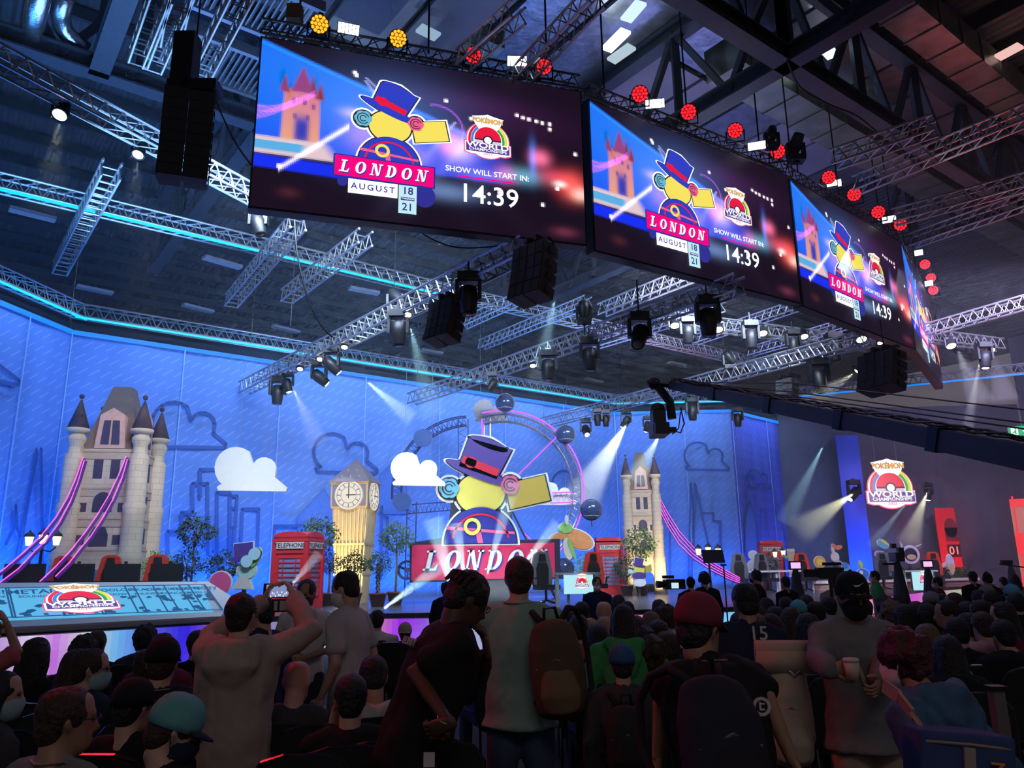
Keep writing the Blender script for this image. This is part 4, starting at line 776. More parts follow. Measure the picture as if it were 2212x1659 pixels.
for i in range(len(FR)-1):
    a, c = Vector(FR[i]+(0,)), Vector(FR[i+1]+(0,)); d = (c-a); L = d.length; t = d/L; n_ = Vector((t.y, -t.x, 0)); nx = max(2, int(L/.12)); nz = 5; vs = []; fs = []; cl = []
    for j in range(nz+1):
        for k in range(nx+1): vs.append(a+t*L*k/nx+n_*.05+Vector((0, 0, .04+(ZS-.14)*j/nz)))
    for j in range(nz):
        for k in range(nx):
            fs.append((j*(nx+1)+k, j*(nx+1)+k+1, (j+1)*(nx+1)+k+1, (j+1)*(nx+1)+k)); p = vs[fs[-1][0]]; X = (a+t*L*k/nx)
            u = max(0, min(1, projx((X.x, X.y, .4))/2212)); w = noise.noise(Vector((X.x*.5, X.y*.5, j*.12))); u2 = max(0, min(1, u+.012*w)); col = ramp(u2); cl.append([max(0, v*(1+.45*w)) for v in col])
    me = bpy.data.meshes.new('led_skirt'); me.from_pydata(vs, [], fs); ca = me.color_attributes.new('video', 'FLOAT_COLOR', 'CORNER'); ar = np.ones((len(fs), 4, 4), dtype=np.float32); ar[:, :, :3] = np.array(cl)[:, None, :]; ca.data.foreach_set('color', ar.ravel()); me.materials.append(m)
    o = bpy.data.objects.new('led_skirt', me); COL.objects.link(o); tag(o, kind='structure')
    b = MB(); b.beam(a+n_*.08+Vector((0, 0, ZS-.03)), c+n_*.08+Vector((0, 0, ZS-.03)), .14, .09); tag(b.build('stage_edge', M_black), kind='structure')
# rear black masking strip behind set, low risers
def zf(x, y, py):   # height at a floor point that shows at picture row py (used to read heights off the photo)
    lo, hi = 0.0, 14.0
    for _ in range(40):
        md = (lo+hi)/2; v = Vector((x, y, md-CZ)); r = 829.5+FPX*(-v.dot(_U2))/v.dot(_F)
        if r > py: lo = md
        else: hi = md
    return lo
# ---------------- slanted welcome desk with LED top
e = empty('slanted_desk', (0, 0, 0), label='long white slanted desk front with glowing blue comic panel picture at left', cat='desk')
FL, FRr = Vector((-9.6, 12.2, .86)), pz(478, 1331, .88); dd = (FRr-FL); n2 = Vector((-dd.y, dd.x, 0)).normalized()
BL = FL+n2*1.7; BL.z = zf(BL.x, BL.y, 1261)
np_ = (FRr-FL).cross(BL-FL).normalized()
def dp(x, y): r = ray(x, y); o = Vector((0, 0, CZ)); return o+r*((FL-o).dot(np_)/r.dot(np_))
BR, CR = dp(450, 1256), dp(500, 1288)
def quadprism(b, Q, th):
    nn = (Q[1]-Q[0]).cross(Q[3]-Q[0]).normalized()*th; k = len(Q); b.add(Q+[q-nn for q in Q], [tuple(range(k)), tuple(range(2*k-1, k-1, -1))]+[(i, i+k, (i+1) % k+k, (i+1) % k) for i in range(k)])
b = MB(); quadprism(b, [FL, FRr, CR, BR, BL], .12); b.build('white_frame', mat('white_laminate', (.72, .70, .68), .4, noise_amt=.02), e)
b = MB(); b.beam(FL+Vector((0, -.03, -.06)), FRr+Vector((0, -.03, -.06)), .06, .06); b.build('silver_edge', M_alu, e)
def ip(u, v): a = FL.lerp(FRr, u); c = BL.lerp(BR, u); return a.lerp(c, v)
s0, s1 = [ip(.0, .14), ip(.975, .12), ip(.965, .86), ip(.0, .86)], None
nn = (FRr-FL).cross(BL-FL).normalized()
b = MB(); quadprism(b, [q+nn*.012 for q in s0], .012); pic = b.build('blue_picture', mat('comic_cyan', (.1, .5, .8), em=(.10, .46, .78), es=1.0), e)
E_nv = mat('comic_navy', (.01, .06, .2), em=(.012, .075, .21), es=1.0)
U = (FRr-FL).normalized(); V = (BL-FL).normalized(); V = (V-U*V.dot(U)).normalized(); Wd = (FRr-FL).length; Hd = (BL-FL).length
def MM(u, v): return Matrix((( U.x, -nn.x, V.x), (U.y, -nn.y, V.y), (U.z, -nn.z, V.z))), ip(u, v)+nn*.03
def dslab(b, pts, u, v):
    R3, o = MM(u, v); b2 = MB(); b2.slab(pts, -.004, 0, R3); b2.v = [tuple(Vector(q)+o) for q in b2.v]; b.add(b2.v, b2.f)
random.seed(3); b = MB(); words = ['LIVE!', 'SING!', 'METAL', 'FELL', 'WOOLOO!', 'PIKACHU', 'CORVIKNIGHT', 'TOXTRICITY']; words2 = ['BATTLE', 'JIGGLYPUFF', 'SOUNDS', '', 'SHOW', 'THUNDER', 'CONCERT', 'AMPED UP']
us = [.09, .26, .40, .535, .66, .77, .865, .945]; pw = [.75, .8, .82, .7, .78, .76, .72, .55]
for k, (u, w_) in enumerate(zip(us, pw)):
    h = Hd*.66; R3, o = MM(u, .5)
    fr = [[(-w_/2, -h/2), (w_/2, -h/2), (w_/2, -h/2+.03), (-w_/2, -h/2+.03)], [(-w_/2, h/2-.03), (w_/2, h/2-.03), (w_/2, h/2), (-w_/2, h/2)], [(-w_/2, -h/2), (-w_/2+.03, -h/2), (-w_/2+.03, h/2), (-w_/2, h/2)], [(w_/2-.03, -h/2), (w_/2, -h/2), (w_/2, h/2), (w_/2-.03, h/2)]]
    for q in fr: dslab(b, q, u, .5)
    for t in range(9): a_ = random.uniform(0, 6.28); cx, cz = w_*.36*cos(a_), -.16*h+h*.24*sin(a_*1.3); dslab(b, [(cx+random.uniform(.04, .09)*cos(j*1.05+a_), cz+random.uniform(.03, .07)*sin(j*1.05+a_)) for j in range(6)], u, .5)
    for t in range(4): q0 = random.uniform(-.4, .3)*w_; dslab(b, [(q0, -h*.46), (q0+.07, -h*.46), (q0+.05, -h*.40), (q0-.02, -h*.40)], u, .5)
    for w0, zz, sz in ((words[k], h*.33, .26 if len(words[k]) < 6 else .16), (words2[k], h*.17, .12)):
        if not w0: continue
        me = text_data(w0, sz, bold=.02, extrude=.001, sx=1.0); me.materials.append(E_nv); o_ = bpy.data.objects.new('lettering', me); COL.objects.link(o_); o_.parent = e
        M4 = R3.to_4x4(); M4.translation = o+R3@Vector((0, -.004, zz)); o_.matrix_local = M4
b.build('comic_panels', E_nv, e)
R3, o = MM(.535, .47); q = empty('emblem_graphic'); q.parent = e; M4 = R3.to_4x4(); M4.translation = o+nn*.02; q.matrix_local = M4; emblem(q, I_led, 1.18, 0, .004)
desk_dir = U
# ---------------- dark monitors and racing chairs behind the desk
def monitor(p, yaw, lab, w=.75, h=.42):
    e = empty('monitor', p, (0, 0, yaw), lab, 'monitor', 'dark monitors seen from behind'); b = MB(); b.box((0, 0, h/2+.14), (w, .05, h)); b.box((0, .04, h/2+.14), (w*.5, .04, h*.5)); b.build('panel', M_black, e)
    b = MB(); b.box((0, .03, .08), (.08, .05, .16)); b.box((0, .03, .01), (.34, .2, .02)); b.build('stand', M_blackm, e); b = MB(); b.box((.05, 0, h+.17), (.07, .05, .05)); b.build('webcam', M_black, e); return e
def race_chair(p, yaw, lab, grp='red and black racing chairs', c='red'):
    e = empty('racing_chair', p, (0, 0, yaw), lab, 'chair', grp); mr = mat('chair_'+c, {'red': (.75, .05, .02), 'grey': (.18, .18, .2)}[c], .45)
    b = MB(); o = [(-.27, .45), (.27, .45), (.30, .75), (.26, 1.0), (.20, 1.28), (.10, 1.34), (-.10, 1.34), (-.20, 1.28), (-.26, 1.0), (-.30, .75)]; b.slab(o, .0, .10); b.build('backrest', mr, e)
    b = MB(); b.slab([(-.15, .5), (.15, .5), (.17, .9), (.12, 1.05), (-.12, 1.05), (-.17, .9)], -.03, .0).slab([(-.1, 1.1), (.1, 1.1), (.08, 1.28), (-.08, 1.28)], -.04, 0); b.build('back_pad', M_black, e)
    b = MB(); b.box((0, -.24, .44), (.54, .52, .12)); b.build('seat', M_black, e)
    for s in (-1, 1): b = MB(); b.tube([(s*.3, -.1, .44), (s*.33, -.1, .66), (s*.33, -.35, .67)], .025, 6); b.build('armrest', M_black, e)
    b = MB(); b.tube([(0, -.2, .1), (0, -.2, .4)], .035, 8)
    for k in range(5): b.tube([(0, -.2, .12), (.3*cos(k*1.257), -.2+.3*sin(k*1.257), .05)], .022, 6)
    b.build('star_base', M_blackm, e); return e
for i, (x, w, lab) in enumerate(((50, .8, 'dark monitor at the left edge behind the slanted desk'), (160, .75, 'dark monitor second from the left behind the slanted desk'), (262, .72, 'dark monitor third from the left behind the slanted desk'), (358, .68, 'dark monitor nearest the double telephone box'))):
    p = pY(x, 1262, 17.6); p.z = zf(p.x, p.y, 1264)-.12; monitor(p, .45, lab, w, .44)
b = MB(); b.beam(pY(-40, 1268, 17.7)+Vector((0, 0, -.02)), pY(420, 1268, 17.7)+Vector((0, 0, 0)), .7, .06); b.beam(pY(-40, 1290, 17.9), pY(420, 1290, 17.9), .1, .7); tag(b.build('caster_table', M_black), 'dark table behind the slanted desk carrying the monitors', 'table')
for x, lab in ((130, 'red racing chair between the first two dark monitors'), (232, 'red racing chair left of the third dark monitor'), (335, 'red racing chair mostly hidden by the rightmost dark monitor')):
    p = pY(x, 1280, 18.8); p.z = ZS; race_chair(p, .3, lab)
# ---------------- bridge towers
M_stone = mat('tower_stone', (.62, .50, .36), .75, noise_amt=.08, scale=3, bump=.1); M_stone2 = mat('tower_stone_band', (.50, .38, .27), .75, noise_amt=.08); M_slate = mat('tower_slate', (.085, .05, .065), .7, noise_amt=.15, scale=6)
M_roof = mat('tower_roof', (.20, .14, .12), .75, noise_amt=.12, scale=5); M_win = mat('tower_window', (.05, .04, .09), .6); M_rosy = mat('tower_dormer', (.66, .38, .30), .7)
nt = M_stone.node_tree; bk = nt.nodes.new('ShaderNodeTexBrick'); bk.inputs['Scale'].default_value = 1.6; bk.inputs['Mortar Size'].default_value = .012; bk.inputs['Color1'].default_value = (.62, .50, .36, 1); bk.inputs['Color2'].default_value = (.55, .44, .32, 1); bk.inputs['Mortar'].default_value = (.45, .35, .25, 1)
tc = nt.nodes.new('ShaderNodeTexCoord'); mp = nt.nodes.new('ShaderNodeMapping'); mp.inputs['Rotation'].default_value = (pi/2, 0, 0); nt.links.new(tc.outputs['Object'], mp.inputs[0]); nt.links.new(mp.outputs[0], bk.inputs['Vector']); nt.links.new(bk.outputs['Color'], nt.nodes['Principled BSDF'].inputs['Base Color'])
def tower(p, yaw, a, Z, lab, tr=.17):
    """Z: dict of heights above base: body, roof, cone0, cone1"""
    e = empty('bridge_tower', p, (0, 0, yaw), lab, 'model tower', 'model bridge towers'); h = a/2; tp = .93; b = MB()
    n0, hb = Z['body'], Z['body']
    def rr(z): return h*(1.05-.12*z/hb)
    # body with an arch opening at the foot
    zs = [0, .30*hb, hb]
    b.add([Vector((s*rr(z), t*rr(z), z)) for z in (.33*hb, hb) for s, t in ((-1, -1), (1, -1), (1, 1), (-1, 1))], [(0, 1, 5, 4), (1, 2, 6, 5), (2, 3, 7, 6), (3, 0, 4, 7), (4, 5, 6, 7), (3, 2, 1, 0)])
    q = rr(0)
    for s in (-1, 1): b.add([Vector((x, t*q, z)) for z in (0, .33*hb) for x, t in ((s*q, -1), (s*.30*a, -1), (s*.30*a, 1), (s*q, 1))], [(0, 1, 5, 4), (1, 2, 6, 5), (2, 3, 7, 6), (3, 0, 4, 7)])
    for k in range(6):     # arch spandrels
        t0, t1 = pi*k/6, pi*(k+1)/6; R = .30*a; b.slab([(R*cos(t0), .15*hb+R*.9*sin(t0)), (R*cos(t1), .15*hb+R*.9*sin(t1)), (R*cos(t1), .335*hb), (R*cos(t0), .335*hb)], -q, -q+.1)
    b.build('body', M_stone, e)
    b = MB()
    for f in (.37, .56, .75, .985):
        z = f*hb; w = rr(z)*2+.06; b.box((0, 0, z), (w, w, .05)).box((0, 0, z-.12), (w-.02, w-.02, .17))
    b.build('stone_band', M_stone2, e)
    for face in range(4):
        R3 = Matrix.Rotation(face*pi/2, 3, 'Z')
        def wn(x, z, w, hh, R3=R3): r = rr(z)+.012; b = MB(); b.slab([(x-w/2, z-hh/2), (x+w/2, z-hh/2), (x+w/2, z+hh/2), (x-w/2, z+hh/2)], -r, -r+.03, R3); b.build('window', M_win, e)
        for f, hh in ((.87, .55),): wn(-.13*a, f*hb, .14*a, .12*hb); wn(.13*a, f*hb, .14*a, .12*hb)
        z = .65*hb
        if face == 0:
            r = rr(z)+.014; b = MB(); b.slab([(-.15*a, .60*hb), (.15*a, .60*hb), (.15*a, .66*hb)]+[(.15*a*cos(t), .66*hb+.17*a*sin(t)) for t in (.4, .8, 1.2, 1.57, 1.94, 2.34, 2.74)]+[(-.15*a, .66*hb)], -r, -r+.03); b.build('arched_window', M_win, e)
            wn(-.30*a, .63*hb, .12*a, .055*hb); wn(.30*a, .63*hb, .12*a, .055*hb)
            wn(-.28*a, .43*hb, .14*a, .06*hb); wn(.28*a, .43*hb, .14*a, .06*hb); b = MB(); b.slab([(-.14*a, .39*hb), (.14*a, .39*hb), (.14*a, .46*hb), (.08*a, .51*hb), (-.08*a, .51*hb), (-.14*a, .46*hb)], -r-.02, -r+.03); b.build('arched_window', M_win, e)
        else:
            wn(-.1*a, .66*hb, .13*a, .11*hb); wn(.1*a, .66*hb, .13*a, .11*hb); wn(-.1*a, .46*hb, .13*a, .10*hb); wn(.1*a, .46*hb, .13*a, .10*hb)
    r0, r1 = rr(hb)*.93, rr(hb)*.30; b = MB(); z1 = Z['roof']
    b.add([Vector((-r0, -r0, hb)), Vector((r0, -r0, hb)), Vector((r0, r0, hb)), Vector((-r0, r0, hb)), Vector((-r1*1.1, -r1, z1)), Vector((r1*1.1, -r1, z1)), Vector((r1*1.1, r1, z1)), Vector((-r1*1.1, r1, z1))], [(0, 1, 5, 4), (1, 2, 6, 5), (2, 3, 7, 6), (3, 0, 4, 7), (4, 5, 6, 7)]); b.build('roof', M_roof, e)
    for face in (0, 1):
        R3 = Matrix.Rotation(face*pi/2, 3, 'Z'); zt = hb+(z1-hb)*.62; w = .24*a; b = MB(); yo = -r0+.02
        b.slab([(-w, hb+.02), (w, hb+.02), (w*.8, zt-.2), (0, zt), (-w*.8, zt-.2)], yo-.06, yo+.34, R3); dm = b.build('dormer', M_rosy, e)
        b = MB(); b.slab([(-w*.62, hb+.12), (-w*.08, hb+.12), (-w*.06, zt-.34), (-w*.5, zt-.34)], yo-.075, yo-.05, R3).slab([(w*.62, hb+.12), (w*.08, hb+.12), (w*.06, zt-.34), (w*.5, zt-.34)], yo-.075, yo-.05, R3); b.build('dormer_window', M_win, dm)
    for sx, sy in ((-1, -1), (1, -1), (1, 1), (-1, 1)):
        b = MB(); c0 = Z['cone0']; c1 = Z['cone1']; k = h*1.0
        prof = [(tr*1.30, 0), (tr*1.22, .30*hb), (tr*1.3, .34*hb), (tr*1.1, .36*hb), (tr*1.1, .58*hb), (tr*1.2, .64*hb), (tr*1.0, .66*hb), (tr*.98, .95*hb), (tr*.75, .97*hb), (tr*.75, hb+(c0-hb)*.2), (tr*.95, hb+(c0-hb)*.35), (tr*.95, hb+(c0-hb)*.55), (tr*.8, hb+(c0-hb)*.65), (tr*.8, c0-.12), (tr*1.15, c0-.1), (tr*1.2, c0)]
        M3 = Matrix.Identity(3); b.lathe(prof, 18, M3); t = b.build('turret', M_stone, e, True); t.location = (sx*k, sy*k, 0)
        b = MB(); b.lathe([(tr*1.12, c0), (tr*.10, c1-.12), (.0001, c1-.1)], 18); b.ell((0, 0, c1-.03), (tr*.28, tr*.28, tr*.28)); cn = b.build('cone_roof', M_slate, t, True)
    return e
cx, cy = pY(232, 1200, 20.3).x, 20.3; Zb = lambda py, Y=20.0, X=-10.6: zf(X, Y, py)-ZS
tower(Vector((cx, cy, ZS)), radians(9), 1.55, dict(body=Zb(975), roof=Zb(840, 20.3), cone0=Zb(934), cone1=Zb(864)), 'large stone coloured model bridge tower on stage left with purple light cables', .235)
t1w = Vector((cx, cy, 0))
X2 = pY(1388, 1100, 28).x; Z2 = lambda py: zf(X2, 27.6, py)-ZS
tower(Vector((X2, 28.1, ZS)), radians(-9), 1.02, dict(body=Z2(1058), roof=Z2(975), cone0=Z2(1026), cone1=Z2(981)), 'smaller model bridge tower on the right of the stage beside the telephone box', .17)
spot('tower_wash', (cx+1.0, 17.6, .95), (cx, 20, 3.2), 800, (1, .74, .36), 80); spot('tower_wash', (-7, 14, 9), (cx, 20, 4), 700, (1, .82, .75), 22)
spot('tower_wash', (X2+.3, 26.2, .95), (X2, 28, 2.6), 300, (1, .85, .45), 90); spot('tower_wash', (8, 22, 9), (X2, 28, 4), 600, (1, .8, .8), 14)
def neon(pts, r, lab, m=None):
    b = MB(); r *= .62; b.tube(pts, r, 6); e = b.build('light_cable', m or E_pink, None, True); tag(e, lab, 'light cable', 'purple light cables of the bridge towers')
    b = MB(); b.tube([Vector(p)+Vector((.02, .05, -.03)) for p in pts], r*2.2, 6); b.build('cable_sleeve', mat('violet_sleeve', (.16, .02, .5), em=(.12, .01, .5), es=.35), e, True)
def pxs(L, Y0, Y1): return [pY(x, y, Y0+(Y1-Y0)*i/(len(L)-1)) for i, (x, y) in enumerate(L)]
neon(pxs([(179, 988), (163, 1035), (145, 1075), (120, 1118), (88, 1158), (52, 1192), (10, 1228), (-40, 1262)], 19.3, 16.4), .022, 'purple light cable from the left turret, outer of the first pair')
neon(pxs([(182, 994), (168, 1040), (152, 1082), (128, 1128), (100, 1166), (70, 1195), (40, 1228), (0, 1258)], 19.3, 16.6), .022, 'purple light cable from the left turret, inner of the first pair')
neon(pxs([(272, 986), (256, 1026), (235, 1070), (210, 1112), (182, 1152), (155, 1186), (122, 1222), (86, 1256)], 19.3, 17.0), .022, 'purple light cable from the middle turret, outer of the second pair')
neon(pxs([(275, 992), (262, 1036), (244, 1078), (222, 1118), (196, 1158), (172, 1186), (150, 1215), (120, 1245)], 19.3, 17.2), .022, 'purple light cable from the middle turret, inner of the second pair')
for k, (a, c, lab) in enumerate(((1076, 1100, 'purple light cable sweeping right from the small tower, topmost'), (1084, 1110, 'purple light cable sweeping right from the small tower, second'), (1092, 1118, 'purple light cable sweeping right from the small tower, third'), (1100, 1128, 'purple light cable sweeping right from the small tower, lowest'))):
    o_ = k*6; neon(pxs([(1424, 1074+o_*1.4), (1445, 1112+o_*1.6), (1468, 1148+o_*1.6), (1498, 1182+o_*1.3), (1535, 1212+o_), (1575, 1236+o_*.8), (1598, 1248+o_*.6)], 27.5, 25.5), .02, lab)
eh = empty('cable_hangers', (0, 0, 0), label='thin hangers between the purple cables right of the small tower', cat='hanger')
for k in range(9):
    b = MB(); f = k/8; i = f*5; x = 1445+f*140; y0 = 1118+f*122; 
    b.tube([pY(x, y0, 27.2-1.4*f), pY(x-6, y0+22, 27.2-1.4*f)], .012, 4); b.build('hanger', M_alu, eh)
# ---------------- clock tower
def clock_tower(p, yaw):
    e = empty('clock_tower', p, (0, 0, yaw), 'golden model clock tower tapering to its foot, clock showing three', 'model tower')
    Y = 22.6; z = lambda py: zf(p.x, Y, py)-ZS; zt, ze, zc, zb_ = z(986), z(1040), z(1098), 0
    Mg = mat('clock_gold', (.66, .45, .20), .6, noise_amt=.08, scale=4); Mg2 = mat('clock_gold_rib', (.80, .60, .30), .55); Mr = mat('clock_roof', (.24, .19, .22), .6)
    w1, w0 = .50, .37; lean = .10
    def rg(z_, w): dx = lean*(1-z_/ze)*-1; return [Vector((s*w+dx*0, t*w, z_)) for s, t in ((-1, -1), (1, -1), (1, 1), (-1, 1))]
    b = MB(); b.rings([rg(0, w0*.95), rg(zc*.5, w0*1.08), rg(zc, w1)]); b.build('shaft', Mg, e)
    b = MB()
    for face in range(4):
        R3 = Matrix.Rotation(face*pi/2, 3, 'Z')
        for k in range(8):
            f = -.86+k*1.72/7; b.add([R3@Vector(v) for v in ((f*w0*.95-.018, -w0*.97-.03, 0), (f*w0*.95+.018, -w0*.97-.03, 0), (f*w0*.95+.018, -w0*.93, 0), (f*w0*.95-.018, -w0*.93, 0), (f*w1-.018, -w1-.03, zc), (f*w1+.018, -w1-.03, zc), (f*w1+.018, -w1+.02, zc), (f*w1-.018, -w1+.02, zc))], [(0, 1, 5, 4), (1, 2, 6, 5), (3, 0, 4, 7), (4, 5, 6, 7)])
    for f in (.30, .62): w = w0+(w1-w0)*f; b.box((0, 0, zc*f), (w*2.12, w*2.12, .06))
    b.build('rib', Mg2, e)
    b = MB(); b.rings([rg(zc, w1*1.02), rg(zc+.05, w1*1.12), rg(ze-.05, w1*1.12), rg(ze, w1*1.2)]); b.build('clock_stage', Mg, e)
    for face in range(4):
        R3 = Matrix.Rotation(face*pi/2, 3, 'Z'); c = (ze+zc)/2; R = w1*.88; yy_ = -w1*1.125
        b = MB(); b.slab([(-w1*1.02, zc+.08), (w1*1.02, zc+.08), (w1*1.02, ze-.08), (-w1*1.02, ze-.08)], yy_-.012, yy_, R3); b.build('dial_surround', Mr, e)
        b = MB(); b.slab(circ(0, c, R, n=36), yy_-.03, yy_-.01, R3); dl = b.build('clock_dial', mat('dial_glow', (.9, .85, .75), em=(1, .92, .75), es=.85), e)
        b = MB()
        for r0, r1 in ((.97, 1.0), (.80, .83), (.52, .55)):
            A = arcband(0, c, R*r0, R*r1, 0, 360, 36); n = len(A)//2
            for k in range(n-1): b.slab([A[k], A[k+1], A[2*n-2-k], A[2*n-1-k]], yy_-.036, yy_-.03, R3)
        for k in range(12):
            a = k*pi/6; u_, v_ = cos(a), sin(a); b.slab([(R*.57*u_-.012*v_, c+R*.57*v_+.012*u_), (R*.57*u_+.012*v_, c+R*.57*v_-.012*u_), (R*.8*u_+.016*v_, c+R*.8*v_-.016*u_), (R*.8*u_-.016*v_, c+R*.8*v_+.016*u_)], yy_-.036, yy_-.03, R3)
        b.build('dial_ring', Mr, dl); b = MB(); b.slab([(-.012, c-.1), (.012, c-.1), (.012, c+R*.8), (-.012, c+R*.8)], yy_-.045, yy_-.038, R3).slab([(-.08, c-.014), (R*.5, c-.014), (R*.5, c+.014), (-.08, c+.014)], yy_-.045, yy_-.038, R3); b.build('clock_hand', M_black, dl)
    b = MB(); b.rings([rg(ze, w1*1.26), [Vector((s*.015, t*.015, zt)) for s, t in ((-1, -1), (1, -1), (1, 1), (-1, 1))]]); b.build('pyramid_roof', Mr, e)
    b = MB()
    for rw, xs in ((.22, (-.26, 0, .26)), (.48, (-.14, .14)), (.74, (0,))):
        for x in xs:
            zz_ = ze+(zt-ze)*rw; yy_ = -w1*1.26*(1-rw)-.01; b.tube([(x, yy_, zz_-.05), (x, yy_, zz_+.04)], .012, 4).tube([(x, yy_, zz_), (x-.05, yy_, zz_-.06)], .01, 4).tube([(x, yy_, zz_), (x+.05, yy_, zz_-.06)], .01, 4)
    b.build('roof_finial', Mg2, e)
pc = pY(767, 1100, 23.2); clock_tower(Vector((pc.x, 23.2, ZS)), radians(-8)); spot('clock_wash', (pc.x-.3, 21.8, .9), (pc.x, 23.2, 2.8), 330, (1, .8, .38), 80)
# ---------------- clouds hanging
M_cloud = mat('cloud_foam', (.80, .78, .72), .7, noise_amt=.03); M_cloudg = mat('cloud_foam_grey', (.42, .42, .45), .7)
def cloud(x, y, s, Y, lab, m=M_cloud):
    P = cloud_px(x, y, s); c = pY(x, y, Y); L = []
    for q in P: w = pY(q[0], q[1], Y); L.append((w.x-c.x, w.z-c.z))
    b = MB(); b.slab(L, -.06, .06); o = b.build('cloud_board', m); o.location = c; tag(o, lab, 'cloud', 'hanging cloud boards')
    b = MB(); b.tube([(-.4, 0, .4), (-.4, 0, 3.2)], .006, 4).tube([(.35, 0, .2), (.35, 0, 3.2)], .006, 4); b.build('wire', M_alu, o)
cloud(545, 1020, 1.0, 21.0, 'large white cloud board hanging left of the clock tower'); cloud(905, 1018, .76, 21.5, 'white cloud board hanging between the clock tower and the wheel')
cloud(1063, 890, .50, 26, 'small grey cloud board at the top of the wheel', M_cloudg); cloud(1205, 1070, .52, 25.2, 'small white cloud board inside the right side of the wheel')
area('cloud_light', pY(520, 1060, 19.2)+Vector((0, 0, -1.2)), pY(520, 1010, 21), .6, .3, 45, (1, .93, .8), 100).data.energy = 8; area('cloud_light', pY(900, 1060, 19.6)+Vector((0, 0, -1.0)), pY(890, 1010, 21.5), .6, .3, 16, (1, .95, .8), 100)
# ---------------- telephone boxes
M_tel = mat('telephone_red', (.72, .03, .035), .4, noise_amt=.05); M_pane = mat('printed_glass', (.20, .27, .48), .4); M_cream = mat('cream_panel', (.82, .75, .66), .5)
def phone_box(p, yaw, w, h, lab):
    e = empty('telephone_box', p, (0, 0, yaw), lab, 'telephone box', 'red telephone boxes'); q = w/2; b = MB(); hb = h*.86
    b.box((0, 0, .12), (w*1.04, w*1.04, .24)).box((0, 0, hb*.5+.1), (w*.94, w*.94, hb-.2)).box((0, 0, hb-.12), (w*1.0, w*1.0, .3)).box((0, 0, hb+.05), (w*1.06, w*1.06, .07))
    for s in (-1, 1):
        for t in (-1, 1): b.box((s*q*.93, t*q*.93, hb/2), (w*.12, w*.12, hb))
    b.build('kiosk', M_tel, e)
    b = MB()
    for face in (0, 1, 2, 3):
        R3 = Matrix.Rotation(face*pi/2, 3, 'Z'); b.slab([(-q, hb+.06), (q, hb+.06), (q, h*.93)]+[(q*cos(t), h*.93+h*.07*sin(t)) for t in (.3, .7, 1.1, 1.57, 2.04, 2.44, 2.84)]+[(-q, h*.93)], -q, 0, R3)
    b.build('domed_top', M_tel, e)
    for face in (0, 1, 2, 3):
        R3 = Matrix.Rotation(face*pi/2, 3, 'Z'); b = MB(); z0, z1 = .32, hb-.38; b.slab([(-q*.62, z0), (q*.62, z0), (q*.62, z1), (-q*.62, z1)], -q*.96, -q*.9, R3); pn = b.build('glazing', M_pane, e)
        b = MB()
        for k in range(9): z = z0+(z1-z0)*k/8; b.slab([(-q*.64, z-.012), (q*.64, z-.012), (q*.64, z+.012), (-q*.64, z+.012)], -q*1.0, -q*.95, R3)
        for x in (-.64, -.36, .36, .64): b.slab([(x*q-.012, z0), (x*q+.012, z0), (x*q+.012, z1), (x*q-.012, z1)], -q*1.0, -q*.95, R3)
        b.build('glazing_bar', M_tel, pn)
        if face < 2:
            b = MB(); b.slab([(-q*.80, hb-.16), (q*.80, hb-.16), (q*.84, hb-.0), (-q*.84, hb-.0)], -q*1.06, -q*.98, R3); sg = b.build('sign_panel', M_cream, e)
            me = text_data('TELEPHONE', w*.165, bold=.008, extrude=.001); me.materials.append(M_black); t = bpy.data.objects.new('lettering', me); COL.objects.link(t); t.parent = sg; M4 = R3.to_4x4(); M4.translation = R3@Vector((0, -q*1.07, hb-.085)); t.matrix_local = M4
    return e
pp = pY(640, 1250, 19.8); hb_ = zf(pp.x, 19.8, 1149)-ZS; phone_box(Vector((pp.x, 19.9, ZS)), radians(-12), .92, hb_, 'red telephone box seen corner-on, left of the clock tower')
pp = pY(1318, 1250, 27.5); phone_box(Vector((pp.x, 27.7, ZS)), radians(0), .88, zf(pp.x, 27.5, 1160)-ZS, 'red telephone box seen face-on beside the small bridge tower')
pp = pY(1664, 1200, 32); phone_box(Vector((pp.x, 32, ZS)), radians(-8), .85, zf(pp.x, 32, 1168)-ZS, 'red telephone box at right, partly behind a pale cutout')
spot('phone_wash', (pY(640, 1300, 17).x, 17.6, 4.5), (pY(640, 1200, 20).x, 20, 2), 70, (1, .85, .8), 40)
